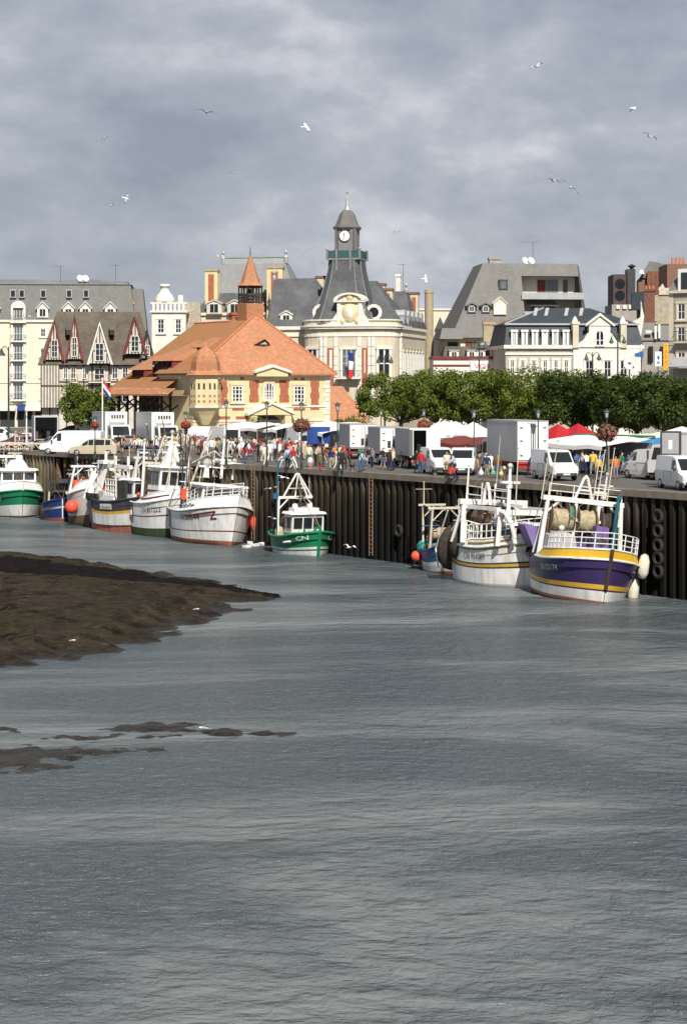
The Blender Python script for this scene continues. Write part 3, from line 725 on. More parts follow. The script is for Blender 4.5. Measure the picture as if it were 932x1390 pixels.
# ---- the fish market hall
F = Fr('market_hall', 262, 250, 32, 'fish market hall with vast orange tiled roofs, bell turret and cream brick-panelled front'); r = F.root
W = F.x(447); ZE = 8.1; L = 19.8
b = MB('cream_stone'); b.box(0, W, 0, 9, 0, ZE)
b.m('white_stone').box(-.15, W + .15, -.2, 9.1, ZE - .35, ZE)
gx0, gx1, gzt = F.x(344), F.x(386), F.z(364, 499)
gxc = (gx0 + gx1) / 2
b.m('cream_stone').prism([(gx0, ZE - .3), (gx1, ZE - .3), (gx1, ZE + .2), (gxc, gzt), (gx0, ZE + .2)], -.86, 1.6, 'xz')
b.m('white_stone')
for s, xa in ((-1, gx0), (1, gx1)): b.prism([(gxc, gzt + .05), (xa + s * .4, ZE + .1), (xa + s * .4, ZE + .4), (gxc, gzt + .4)], -1.1, 1.8, 'xz')
for z in (F.z(350, 553), F.z(350, 572)): b.box(-.03, W + .03, -.1, -.002, z, z + .25)
for k in range(14):                      # quoins at the right corner
    z = .3 + k * .55; b.box(W - (.9 if k % 2 else .6), W + .04, -.07, -.002, z, z + .46)
b.build('wall', r)
for p0, p1, q0, q1 in ((297, 309, 517, 550), (338, 351, 516, 546), (379, 392, 516, 546), (421, 433, 517, 556), (315, 331, 551, 557), (398, 414, 551, 557), (297, 312, 565, 569), (320, 336, 565, 569), (297, 312, 576, 586), (320, 336, 576, 586), (326, 331, 512, 515), (398, 403, 513, 516), (408, 413, 513, 516)):
    bp = MB('brick'); x0, xx1, z0, z1 = F.rect(p0, p1, q0, q1); n = max(1, round((z1 - z0) / .8)); hh_ = (z1 - z0) / n
    for k in range(n):
        ins = .12 if (k % 2 and n > 1) else 0; bp.box(x0 + ins, xx1 - ins, -.045, -.002, z0 + k * hh_, z0 + (k + 1) * hh_)
    bp.build('brick_panel', r)
for p0, p1, q0, q1, ar in ((314, 329, 523, 546, 0), (357, 372, 518, 543, 1), (398, 413, 523, 547, 0)):
    x0, xx1, z0, z1 = F.rect(p0, p1, q0, q1); window(r, x0, xx1, z0, z1, arch=bool(ar), nx=4 if ar else 3, nz=4, fw=.17, proud=.14, surround='cream_stone')
pd = MB('cream_stone'); x0, xx1, z0, z1 = F.rect(336, 391, 549, 590); xc = (x0 + xx1) / 2; za = F.z(364, 563)
pd.box(x0, x0 + .9, -.8, -.003, 0, za).box(xx1 - .9, xx1, -.8, -.003, 0, za).prism([(x0 - .2, za), (xx1 + .2, za), (xc, z1)], -.9, -.003, 'xz')
pd.m('white_stone')
for s, xa in ((-1, x0), (1, xx1)): pd.prism([(xc, z1 + .05), (xa + s * .5, za - .05), (xa + s * .5, za + .25), (xc, z1 + .38)], -1.1, -.002, 'xz')
pd.m('dark_inside').prism([(xc - 2, 0), (xc + 2, 0)] + [(xc + 2 * cos(pi * k / 10), za - 1.6 + 1.6 * sin(pi * k / 10)) for k in range(11)], -.3, -.004, 'xz'); pd.build('portal', r)
dd = MB('dark_inside'); x0, xx1, z0, z1 = F.rect(312, 320, 575, 590); dd.box(x0, xx1, -.06, -.003, 0, z1); dd.build('door', r)
# front hipped roof
AZ = F.hz(W / 2, 4.5, 426); ry = 4.6
fr_ = MB('roof_tile'); ov = .7
AP = (F.x(347, ry), ry, AZ)
fr_.face((-ov, -ov, ZE + .05), (W + ov, -ov, ZE + .05), AP)
fr_.face((W + ov, -ov, ZE + .05), (W + ov, 10.5, ZE + .05), (AP[0], 9, AZ), AP)
fr_.face((W + ov, -ov, ZE - .15), (-ov, -ov, ZE - .15), (-ov, -ov, ZE + .05), (W + ov, -ov, ZE + .05))
fr_.face((W + ov, 10.5, ZE - .15), (W + ov, -ov, ZE - .15), (W + ov, -ov, ZE + .05), (W + ov, 10.5, ZE + .05))
fr_.face((-ov, -ov, ZE - .15), (W + ov, -ov, ZE - .15), (W + ov, 10, ZE - .15), (-ov, 10, ZE - .15))
RZ = 14.9; LE = 6.35; LX = -1.7             # hall ridge, lower eave on the river side
fr_.m('roof_tile_shaded_moss'); slope = (AZ - (ZE + .05)) / (AP[0] + ov)
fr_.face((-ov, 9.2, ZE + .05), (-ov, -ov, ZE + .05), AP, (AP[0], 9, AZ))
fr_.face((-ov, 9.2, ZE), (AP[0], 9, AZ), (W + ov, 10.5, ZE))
for s_ in (-.25, 1.05):
    fr_.m('terracotta').bar((s_ * 0 + (-ov if s_ < 0 else W + ov), -ov, ZE + .1), (AP[0], AP[1], AZ + .05), .13)
fr_.build('front_roof', r)
# long hall roof
hr = MB('roof_tile_shaded_moss'); RX = AP[0]; y0, y1 = 4., L
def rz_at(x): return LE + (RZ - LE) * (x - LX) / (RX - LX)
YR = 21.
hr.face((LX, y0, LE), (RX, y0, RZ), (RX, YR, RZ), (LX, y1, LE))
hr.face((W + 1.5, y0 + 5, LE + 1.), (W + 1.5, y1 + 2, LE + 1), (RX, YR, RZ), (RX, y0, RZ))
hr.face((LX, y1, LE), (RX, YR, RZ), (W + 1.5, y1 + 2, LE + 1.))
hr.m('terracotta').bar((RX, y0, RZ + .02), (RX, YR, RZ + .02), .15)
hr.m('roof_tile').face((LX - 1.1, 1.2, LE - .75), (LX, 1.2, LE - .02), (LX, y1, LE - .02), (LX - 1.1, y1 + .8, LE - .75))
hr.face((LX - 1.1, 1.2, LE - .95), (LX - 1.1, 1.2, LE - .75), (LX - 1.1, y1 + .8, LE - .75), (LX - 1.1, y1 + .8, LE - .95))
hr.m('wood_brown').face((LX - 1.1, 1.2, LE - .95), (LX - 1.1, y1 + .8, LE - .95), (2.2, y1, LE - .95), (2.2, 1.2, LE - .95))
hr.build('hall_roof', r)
hw_ = MB('board_tan'); hw_.box(2.2, W + .8, 6, L - .6, 0, LE - .9)
hw_.m('wood_brown')
for k in range(9):
    yy = 7 + (L - 8.5) * k / 8; hw_.box(2.12, 2.198, yy - .3, yy + .3, 0, LE - .9)
hw_.m('dark_inside')
for k in range(8): yy = 7 + (L - 8.5) * (k + .5) / 8; hw_.box(2.14, 2.199, yy - .95, yy + .95, 0.1, 2.9); hw_.box(2.15, 2.199, yy - .4, yy + .4, 3.5, 4.3)
hw_.build('hall_wall', r)
for k in range(7):
    yy = 4 + (L - 5.5) * k / 6; p = MB('timber_dark'); p.box(-1.15, -.9, yy - .12, yy + .12, 0, LE - .95); p.bar((-1., yy, LE - 2.6), (LX - .9, yy, LE - 1), .1); p.bar((-1., yy, LE - 2.8), (1.6, yy, LE - 1), .1); p.build('post', r)
def hall_dormer(px, pyr, pxw, y, big):
    # a tiled box dormer growing out of the river-side slope, its eave towards the river
    w2 = pxw; xe = pyr
    zb_ = rz_at(xe); zr = zb_ + (4.7 if big else 2.9); xr = LX + (zr - LE) / (RZ - LE) * (RX - LX)
    d = MB('roof_tile'); zee = zb_ + (2.2 if big else 1.2); o2 = .5
    d.face((xe - .7, y - w2 - .2, zee - .2), (xr - 1, y - w2 * .9, zr), (xr - 1, y + w2 * .9, zr), (xe - .7, y + w2 + .2, zee - .2))
    d.face((xe - .7, y - w2 - .2, zee - .2), (xr + .3, y - w2 - .2, zee - .1), (xr - 1, y - w2 * .9, zr)); d.face((xe - .7, y + w2 + .2, zee - .2), (xr - 1, y + w2 * .9, zr), (xr + .3, y + w2 + .2, zee))
    d.face((xr - 1, y - w2 * .9, zr), (xr + .3, y - w2 - .2, zee), (xr + 1.2, y - w2 * .8, zr + .1), (xr + 1.2, y + w2 * .8, zr + .1), (xr - 1, y + w2 * .9, zr))
    d.m('wood_brown').face((xe - .7, y - w2 - .2, zee - .21), (xe - .7, y + w2 + .2, zee - .21), (xr + .3, y + w2 + .2, zee - .11), (xr + .3, y - w2 - .2, zee - .11))
    d.m('timber_red')
    for k in range(5): yy = y - w2 + .1 + (2 * w2 - .2) * k / 4; d.box(xe, xe + .12, yy - .09, yy + .09, zb_ - .3, zee - .15)
    d.m('dark_inside').box(xe + .35, xe + .5, y - w2, y + w2, zb_ - .6, zee - .15)
    d.m('timber_red')
    for s in (-1, 1):
        yy = y + s * w2; d.prism([(xe + .05, zb_ - .1), (xe + .05, zee - .2), (LX + (zee - .2 - LE) / (RZ - LE) * (RX - LX), zee - .2)], yy - .05, yy + .05, 'xz')
    d.m('lead').box(xe - .5, xe + .3, y - w2, y + w2, zb_ - .75, zb_ - .4)
    d.build('roof_dormer', r)
hall_dormer(0, .4, 2.7, 9.0, True); hall_dormer(0, 4.5, 1.5, 6.1, False); hall_dormer(0, .3, 1.7, 15.6, False)
eb = MB('roof_tile'); xq, zq = F.x(357, 1.5), F.z(357, 466, 1.5)     # eyebrow vent in the front slope
def fslope(z): return -ov + (z - ZE - .05) / (AZ - ZE - .05) * (ry + ov)
for s in (-1, 1): eb.face((xq, fslope(zq) - .9, zq + .55), (xq + s * 1.2, fslope(zq - .1) - .35, zq - .15), (xq + s * .9, fslope(zq) + 1.2, zq + .7), (xq, fslope(zq + .6) + .4, zq + .95))
eb.m('dark_inside').face((xq - .95, fslope(zq) - .45, zq - .12), (xq + .95, fslope(zq) - .45, zq - .12), (xq, fslope(zq) - .75, zq + .42)); eb.m('white_paint').face((xq - .55, fslope(zq) - .62, zq - .12), (xq + .5, fslope(zq) - .62, zq - .12), (xq + .1, fslope(zq) - .8, zq + .2)); eb.build('eyebrow_vent', r)
chimney(r, F.x(313, 14), F.x(320, 14), 13.6, 14.4, RZ - 3.5, F.z(316, 424, 14), 'brick', 0, 'brick')
# belfry
cx_, cy_ = AP[0], AP[1] + 1.4; hb = .5 * (F.x(360, cy_) - F.x(337, cy_)); zb0, zb1, zb2, zb3 = AZ - 1.4, F.hz(cx_, cy_, 412), F.hz(cx_, cy_, 388), F.hz(cx_, cy_, 346)
bf = MB('brick'); bf.m('roof_tile').box(cx_ - hb, cx_ + hb, cy_ - hb, cy_ + hb, zb0, zb1); bf.build('belfry_base', r)
bf = MB('timber_dark'); h2_ = hb * .86
for sx in (-1, -.33, .33, 1):
    for sy in (-1, 1):
        bf.bar((cx_ + sx * h2_, cy_ + sy * h2_, zb1), (cx_ + sx * h2_, cy_ + sy * h2_, zb2), .09); bf.bar((cx_ + sy * h2_, cy_ + sx * h2_, zb1), (cx_ + sy * h2_, cy_ + sx * h2_, zb2), .09)
for k in range(3):
    z = zb1 + .15 + k * .42; bf.frust(cx_ - h2_ - .12, cx_ + h2_ + .12, cy_ - h2_ - .12, cy_ + h2_ + .12, z, cx_ - h2_ + .1, cx_ + h2_ - .1, cy_ - h2_ + .1, cy_ + h2_ - .1, z + .26)
bf.box(cx_ - h2_, cx_ + h2_, cy_ - h2_, cy_ + h2_, zb2 - .25, zb2); bf.m('dark_metal').lathe([(.5, 0), (.42, .2), (.3, .5), (.05, .65)], (cx_, cy_, zb2 - 1.0), 10); bf.build('belfry_louvre', r)
bf = MB('roof_tile'); n = 8; pr = [(hb * 1.42, 0), (hb * 1.02, .45), (hb * .8, 1.3), (.1, zb3 - zb2)]
bf.lathe(pr, (cx_, cy_, zb2), 8, a0=pi / 8, a1=2 * pi + pi / 8); bf.m('dark_metal').bar((cx_, cy_, zb3 - .2), (cx_, cy_, zb3 + 1.1), .09, .03); bf.build('spire', r)
# corner turret
tx, ty, tr = F.x(279, -.8), -.8, 1.85
tt = MB('cream_stone'); z0, z1 = F.z(280, 552, -.8), F.z(280, 509, -.8)
tt.lathe([(.5, z0 - 2.2), (1.2, z0 - 1.), (tr, z0 - .1), (tr, z1)], (tx, ty, 0), 8, a0=pi / 8, a1=2 * pi + pi / 8)
tt.m('white_stone').lathe([(tr + .12, z0 - .12), (tr + .15, z0 + .15)], (tx, ty, 0), 8, a0=pi / 8, a1=2 * pi + pi / 8, cap=False)
tt.build('corner_turret', r)
tv = MB('brick')
for k in range(8):
    a_ = pi / 4 * k; nx_, ny_ = cos(a_), sin(a_); rad = tr * cos(pi / 8) + .015
    for j in (-.32, .32):
        for zz, hh_ in ((z0 + .5, .3), (z0 + 1.15, .3), (z0 + 2.1, .75)):
            c0 = Vector((tx + nx_ * rad - ny_ * j, ty + ny_ * rad + nx_ * j, zz)); tv.m('dark_inside' if hh_ > .5 else 'brick')
            u_ = Vector((-ny_, nx_, 0)) * .13; tv.face(c0 - u_, c0 + u_, c0 + u_ + Vector((0, 0, hh_)), c0 - u_ + Vector((0, 0, hh_)))
tv.build('turret_slit', r)
td = MB('roof_tile'); td.lathe([(tr + .55, 0), (tr - .05, .55), (tr * .93, 1.6), (tr * .8, 2.3), (tr * .5, 3.), (tr * .18, 3.4), (.06, 4.)], (tx, ty, z1), 8, a0=pi / 8, a1=2 * pi + pi / 8); td.build('turret_dome', r)
sw = MB('cream_stone'); sw.box(-.02, 3.2, 0.01, 8.9, 0, ZE - .4); sw.build('side_wall', r)
# cross wing and low annex on the far side
cw = MB('roof_tile'); y_ = 12
xa, xb = F.x(392, y_), F.x(441, y_); za, zb_ = F.hz(xa, y_, 461), F.hz(xb, y_, 497)
cw.face((xa - 3, y_, zb_), (xb, y_, zb_), (xa, y_ + 5, za), (xa - 3, y_ + 5, za)); cw.face((xb, y_, zb_), (xb, y_ + 10, zb_), (xa, y_ + 5, za)); cw.m('cream_stone').box(xa - 3, xb - .5, y_ + .3, y_ + 9.5, 0, zb_); cw.build('cross_wing', r)
an = MB('roof_tile'); xa, xb, xc = W + .05, F.x(499, 3.), F.x(470, 6); zt_, zl = F.hz(xa, 6, 524), F.hz(xb, 3, 574)
an.face((xa, 2, zl), (xb, 2, zl), (xc, 7, zt_), (xa, 7, zt_)); an.face((xb, 2, zl), (xb, 12, zl), (xc, 7, zt_)); an.m('brick').box(xa, xb - .4, 2.5, 11.5, 0, zl); an.build('annex', r)

# ---- the town hall
F = Fr('town_hall', 366, 302, -13, 'ornate cream stone town hall with slate clock tower over a rounded front'); r = F.root
W = F.x(545); ze = F.z(470, 447, 0); D = 18.; XC = F.x(472, -3)
b = MB('pale_stone'); b.box(0, W, 0, D, 0, ze); b.m('white_stone').box(-.3, W + .3, -.35, D + .3, ze, ze + .5).box(-.15, W + .15, -.2, D + .15, ze - 1., ze - .6)
b.build('wall', r)
# rounded front
BR = .5 * (F.x(548, -3.4) - F.x(418, -3.4)); bx = XC
def bow_y(c): return -3.6 * max(0, 1 - abs(c) ** 2.6) ** (1 / 2.6)
bow = [(bx + BR * c, bow_y(c)) for c in (-1, -.985, -.94, -.86, -.76, -.62, -.46, -.28, 0, .28, .46, .62, .76, .86, .94, .985, 1)]
def off(poly, d):
    out = []
    for k, (x, y) in enumerate(poly): out.append((bx + (x - bx) * (1 + d / BR), y * (1 + d / 3.6) if y else y))
    return out
b = MB('pale_stone'); b.prism(bow[::-1], 0, ze, 'xy')
for d_, z0, z1 in ((.12, ze - 1.1, ze - .7), (.45, ze, ze + .3), (.6, ze + .3, ze + .55)): b.m('white_stone').prism(off(bow, d_)[::-1], z0, z1, 'xy')
zat = F.z(472, 433, -3.6); b.m('pale_stone').prism(off(bow, .1)[::-1], ze + .55, zat - .2, 'xy'); b.m('white_stone').prism(off(bow, .3)[::-1], zat - .2, zat, 'xy')
b.build('rotunda', r)
yb = -3.6
for p0, p1, q0, q1 in ((444, 454, 472, 530), (491, 499, 472, 530)): pn = MB('brick'); x0, xx1, z0, z1 = F.rect(p0, p1, q0, q1, yb); pn.box(x0, xx1, yb - .06, yb - .002, z0, z1); pn.m('white_stone').box(x0 + .35, xx1 - .35, yb - .14, yb - .061, z0 + 2.5, z1 - .3); pn.build('brick_panel', r)
for px in (437, 441, 456, 488, 502, 506):
    x0 = F.x(px, yb); zl = F.z(px, 560, yb); pil = MB('white_stone')
    for k in range(16): z = zl + (ze - 1.2 - zl) * k / 16; pil.box(x0 - .3, x0 + .3, yb - (.14 if k % 2 else .2), yb - .003, z, z + (ze - 1.2 - zl) / 16 + .0)
    pil.build('pilaster', r)
x0, xx1, z0, z1 = F.rect(464, 483, 474, 512, yb); window(r, x0, xx1, z0, z1, yb, surround='white_stone', nx=3, nz=4, proud=.16, glass='glass_sky'); balcony(r, x0 - .8, xx1 + .8, yb - .05, z0 - .1, 1.1, 1.1)
for p0, p1, y_ in ((420, 427, -1.2), ): pass
for a_, c_ in ((bow[3], bow[5]), (bow[11], bow[13])):   # windows in the canted sides
    av, cv = Vector((*a_, 0)), Vector((*c_, 0)); t = (cv - av); ln = t.length; t.normalize(); nn = Vector((t.y, -t.x, 0)); mid = (av + cv) / 2
    o = MB('white_stone'); zlo, zhi = F.z(470, 512, -2), F.z(470, 474, -2)
    def cb_(u0, u1, d0, d1, z0, z1, mt):
        o.m(mt); q = [mid + t * u + nn * d for u, d in ((u0, d0), (u1, d0), (u1, d1), (u0, d1))]; o.prism([(p.x, p.y) for p in q][::-1], z0, z1, 'xy')
    cb_(-1.1, -.75, .002, .2, zlo, zhi, 'white_stone'); cb_(.75, 1.1, .002, .2, zlo, zhi, 'white_stone'); cb_(-1.2, 1.2, .002, .26, zhi, zhi + .4, 'white_stone'); cb_(-.75, .75, .002, .08, zlo, zhi, 'glass_dark'); cb_(-.06, .06, .081, .14, zlo, zhi, 'white_paint'); cb_(-.75, .75, .082, .13, zlo + 1.9, zlo + 2.05, 'white_paint')
    o.build('window', r)
# right bay of the front and the long side wall
x0, xx1, z0, z1 = F.rect(520, 532, 470, 514)
q = MB('brick'); q.box(x0, xx1, -.07, -.002, z0, z1); q.m('white_stone').box(x0 + .5, xx1 - .5, -.2, -.071, z0 + .2, z1 - .8); q.build('brick_niche', r)
for px in (517, 535, 542):
    xx = F.x(px); q = MB('white_stone')
    for k in range(20): z = ze - 1.3 - .62 * (k + 1); q.box(xx - .4, xx + .4, -.16 if k % 2 else -.22, -.003, z, z + .62)
    q.build('quoin', r)
x0, xx1, z0, z1 = F.rect(507, 514, 474, 512); window(r, x0, xx1, z0, z1, surround='white_stone', proud=.12)
for k in range(7):
    yy = 1.6 + k * 2.35; window(r, yy - .55, yy + .55, F.z(545, 512), F.z(545, 477), side=W, surround='white_stone', proud=.1, nz=4)
for k in range(6): yy = 2.8 + k * 2.35; q = MB('pale_brick'); q.box(W + .003, W + .05, yy - .3, yy + .3, F.z(545, 514), F.z(545, 472)); q.build('side_panel', r)
for px in (530, 538): pass
# side dormers over the long wall
for k in range(5):
    yy = 2.2 + k * 3.2; d = MB('lead'); z = ze + .5; d.box(W - 1.6, W + .1, yy - .7, yy + .7, z, z + 1.7); d.lathe([(.8, -1.7), (.8, .15)], (W, yy, z + 1.6), 10, 'x'); d.m('glass_dark').box(W + .101, W + .13, yy - .4, yy + .4, z + .3, z + 1.6); d.build('dormer', r)
# slate roofs
s = MB('slate')
xl, xr_ = F.x(372, 6), F.x(421, 6); zr = F.hz(xl, 6, 378)
s.face((-.3, -.3, ze + .5), (bx, -.3, ze + .5), (F.x(428, 6), 6, zr), (xl, 6, zr)); s.face((-.3, D + .3, ze + .5), (-.3, -.3, ze + .5), (xl, 6, zr), (xl, 11, zr)); s.face((xl, 6, zr), (F.x(428, 6), 6, zr), (F.x(428, 6), 11, zr), (xl, 11, zr)); s.face((bx, D + .3, ze + .5), (-.3, D + .3, ze + .5), (xl, 11, zr), (F.x(428, 6), 11, zr))
s.build('front_roof', r)
s = MB('slate'); xq0, xq1 = F.x(500, 4), F.x(508, 4); zr2 = F.hz(xq1, 4, 381)
s.face((bx, -.3, ze + .5), (W + .3, -.3, ze + .5), (xq1, 4, zr2), (xq0, 4, zr2)); s.face((W + .3, -.3, ze + .5), (W + .3, 9, ze + .5), (xq1 + .3, 5, zr2), (xq1, 4, zr2)); s.face((W + .3, 9, ze + .5), (bx, 9, ze + .5), (xq0, 5, zr2), (xq1 + .3, 5, zr2)); s.build('side_roof', r)
s = MB('slate'); yR = 10; xq0, xq1 = F.x(505, yR), F.x(551, yR); zr3 = F.hz(xq1, yR, 395)
s.face((xq0, 6, ze + .5), (W + .35, 6, ze + .5), (xq1, yR, zr3), (xq0, yR, zr3)); s.face((W + .35, 6, ze + .5), (W + .35, D, ze + .5), (xq1, yR + 2, zr3), (xq1, yR, zr3)); s.face((W + .35, D, ze + .5), (xq0, D, ze + .5), (xq0, yR + 2, zr3), (xq1, yR + 2, zr3)); s.face((xq0, yR, zr3), (xq1, yR, zr3), (xq1, yR + 2, zr3), (xq0, yR + 2, zr3)); s.build('rear_roof', r)
q = MB('lead')
for p0, y_, z_ in ((xl, 6, zr), (xq1, yR, zr3)): q.lathe([(.3, -.2), (.35, .2), (.12, .5), (.28, .9), (.1, 1.2), (.04, 2.2)], (p0, y_, z_), 8)
q.build('finial', r)
# front left dormer and round windows at the tower foot
dormer(r, 1.8, F.x(387), 0.6, F.z(387, 442), F.z(387, 426), 'white_stone', 'lead', 3, .5)
for px, sg in ((436, -1), (508, 1)):
    xx = F.x(px, -1.2); z_ = F.z(px, 424, -1.2); q = MB('lead'); q.lathe([(1.05, -.6), (1.05, .3), (.8, .35)], (xx, -.9, z_), 14, 'y'); q.m('white_stone').lathe([(1.2, -.85), (1.2, -.6), (.75, -.6), (.75, -.85), (1.2, -.85)], (xx, -.9, z_), 14, 'y', cap=False); q.m('glass_dark').lathe([(.75, -.7), (.75, -.66)], (xx, -.9, z_), 14, 'y'); q.build('round_window', r)
# tower
TY = 1.2
tb0, tb1 = zat - .6, F.hz(bx, TY, 353); w0, w1 = .45 * (F.x(521, TY - 3) - F.x(424, TY - 3)), .42 * (F.x(496, TY) - F.x(446, TY))
bx2 = F.x(471, TY)
s = MB('slate'); NN = 6
def tw(t): return w1 + (w0 - w1) * ((1 - t) ** 1.45)
def ring(t):
    h_ = tw(t); c = h_ * .34; z = tb0 + (tb1 - tb0) * t; X, Y_ = bx2, TY
    return [(X - h_ + c, Y_ - h_, z), (X + h_ - c, Y_ - h_, z), (X + h_, Y_ - h_ + c, z), (X + h_, Y_ + h_ - c, z), (X + h_ - c, Y_ + h_, z), (X - h_ + c, Y_ + h_, z), (X - h_, Y_ + h_ - c, z), (X - h_, Y_ - h_ + c, z)]
rs = [[s.pt(p) for p in ring(k / NN)] for k in range(NN + 1)]
for A_, B_ in zip(rs, rs[1:]):
    for j in range(8): s.fi((A_[j], A_[(j + 1) % 8], B_[(j + 1) % 8], B_[j]))
s.m('zinc_dark')
for j in range(8):
    for k in range(NN): s.bar(ring(k / NN)[j], ring((k + 1) / NN)[j], .09, n=4)
s.build('tower_roof', r)
gal = MB('zinc_dark'); h_ = w1 + .1; z = tb1
gal.box(bx2 - h_, bx2 + h_, TY - h_, TY + h_, z - .05, z + .25); zg = F.hz(bx2, TY, 341)
for sx in (-1, 1):
    for sy in (-1, 1): gal.box(bx2 + sx * h_ - .16, bx2 + sx * h_ + .16, TY + sy * h_ - .16, TY + sy * h_ + .16, z, zg + .05); gal.m('lead').ball((bx2 + sx * h_, TY + sy * h_, zg + .25), .22, 8).m('zinc_dark')
for sx in (-.42, .42): gal.box(bx2 + sx * h_ - .15, bx2 + sx * h_ + .15, TY - h_ - .12, TY - h_ + .12, z - 1.6, zg + .2)
gal.m('copper_green')
for s_ in (-1, 1):
    gal.box(bx2 - h_ + .2, bx2 + h_ - .2, TY + s_ * h_ - .04, TY + s_ * h_ + .04, z + .3, zg); gal.box(bx2 + s_ * h_ - .04, bx2 + s_ * h_ + .04, TY - h_ + .2, TY + h_ - .2, z + .3, zg)
gal.build('tower_gallery', r)
z1c, z2c = F.hz(bx2, TY, 309), F.hz(bx2, TY, 285); hc = .5 * (F.x(486, TY) - F.x(456, TY))
M('dome_lead', (.16, .15, .148), .5, .2, 1.2, .4, (.1, .1, .1), .4); k_ = MB('zinc_dark'); oc = lambda rad: dict(n=8, a0=pi / 8, a1=2 * pi + pi / 8)
hs, ch = hc * .93, hc * .36; k_.prism([(bx2 - hs + ch, TY - hs), (bx2 + hs - ch, TY - hs), (bx2 + hs, TY - hs + ch), (bx2 + hs, TY + hs - ch), (bx2 + hs - ch, TY + hs), (bx2 - hs + ch, TY + hs), (bx2 - hs, TY + hs - ch), (bx2 - hs, TY - hs + ch)], z, z1c - .2, 'xy'); k_.m('dome_lead').lathe([(hc + .1, z1c - .5), (hc + .45, z1c - .1), (hc + .45, z1c)], (bx2, TY, 0), **oc(0))
for sx, sy_ in ((-1, -1), (1, -1), (1, 1), (-1, 1)): k_.bar((bx2 + sx * (hs - ch * .3), TY + sy_ * (hs - ch * .3), z), (bx2 + sx * (hs - ch * .3), TY + sy_ * (hs - ch * .3), z1c - .2), .2, n=6)
k_.build('clock_stage', r)
k_ = MB('dome_lead'); k_.m('dome_lead').lathe([(hc + .5, 0), (hc + .05, .45), (hc * .82, 1.3), (hc * .68, 2.), (hc * .42, z2c - z1c - .1), (.25, z2c - z1c + .1)], (bx2, TY, z1c), **oc(0)); k_.build('tower_dome', r)
zf = F.hz(bx2, TY, 252); k_ = MB('lead'); k_.lathe([(.5, z2c - .1), (.32, z2c + .5), (.18, z2c + 1.7), (.06, zf - 1.2), (.2, zf - .9), (.05, zf - .7), (.02, zf)], (bx2, TY, 0), 8); k_.bar((bx2 - .3, TY, zf - .4), (bx2 + .3, TY, zf - .4), .03); k_.build('spire', r)
zc = F.hz(bx2, TY, 321); yc = TY - hs - .12; rc = .5 * (F.x(477.5, yc) - F.x(463.5, yc))
k_ = MB('clock_white'); k_.lathe([(rc, 0), (rc, .1)], (bx2, yc - .02, zc), 20, 'y'); k_.m('dark_metal').lathe([(rc + .12, -.02), (rc + .12, .16), (rc, .16), (rc, -.02)], (bx2, yc, zc), 20, 'y', cap=False)
for j in range(12): a_ = j * pi / 6; k_.bar((bx2 + rc * .78 * cos(a_), yc - .04, zc + rc * .78 * sin(a_)), (bx2 + rc * .93 * cos(a_), yc - .04, zc + rc * .93 * sin(a_)), .035, n=4)
cf = k_.build('clock_face', r); k_ = MB('dark_metal')
for a_, l_, w_ in ((R(105), .6, .06), (R(248), .78, .045)): k_.bar((bx2, yc - .05, zc), (bx2 + rc * l_ * cos(a_), yc - .06, zc + rc * l_ * sin(a_)), w_, n=4)
k_.build('clock_hand', cf)
# the pediment with cartouche
yp = yb - .15; x0, xx1, z0, z1 = F.rect(457, 492, 408, 442, yp); xc = (x0 + xx1) / 2; hw2 = (xx1 - x0) / 2
p = MB('cream_stone'); p.m('white_stone').box(x0, xx1, yp, yp + 2.2, z0, z1)
for s_ in (-1, 1): p.m('white_stone').box(xc + s_ * hw2 * .82 - .28, xc + s_ * hw2 * .82 + .28, yp - .2, yp - .003, z0, z1); p.prism([(xc + s_ * hw2, z0), (xc + s_ * (hw2 + 1.3), z0), (xc + s_ * (hw2 + .2), z0 + 1.6), (xc + s_ * hw2, z0 + 2)], yp, yp + .6, 'xz')
ra = hw2 + .45; rise = F.z(472, 397, yp) - z1
for k in range(12):
    a0, a1 = pi * k / 12, pi * (k + 1) / 12; P_ = lambda rr_, a: (xc + rr_ * cos(a), z1 + rise * (rr_ / ra) * sin(a))
    p.prism([P_(ra - .55, a0), P_(ra, a0), P_(ra, a1), P_(ra - .55, a1)], yp - .45, yp + 2.2, 'xz'); p.prism([P_(.05, a0), P_(ra - .56, a0), P_(ra - .56, a1), P_(.05, a1)], yp, yp + .4, 'xz')
p.box(xc - ra, xc + ra, yp - .4, yp + .4, z1 - .2, z1); p.build('pediment', r)
q = MB('white_stone'); q.smooth = True
for (cx2, cz, rx, rz_, mt) in ((xc, z0 + 1.9, 1.15, 1.5, 'cream_stone'), (xc, z0 + 1.9, .8, 1.1, 'white_stone'), (xc - .75, z0 + 3.6, .45, .5, 'cream_stone'), (xc + .75, z0 + 3.6, .45, .5, 'cream_stone'), (xc, z0 + 4.1, .5, .6, 'cream_stone'), (xc - 1.1, z0 + .7, .4, .5, 'cream_stone'), (xc + 1.1, z0 + .7, .4, .5, 'cream_stone')):
    q.m(mt); q.X = Matrix.Translation((cx2, yp - .02, cz)) @ Matrix.Diagonal((rx, .3 if mt == 'cream_stone' else .42, rz_, 1)); q.ball((0, 0, 0), 1., 12)
q.X = None; q.build('cartouche', r)
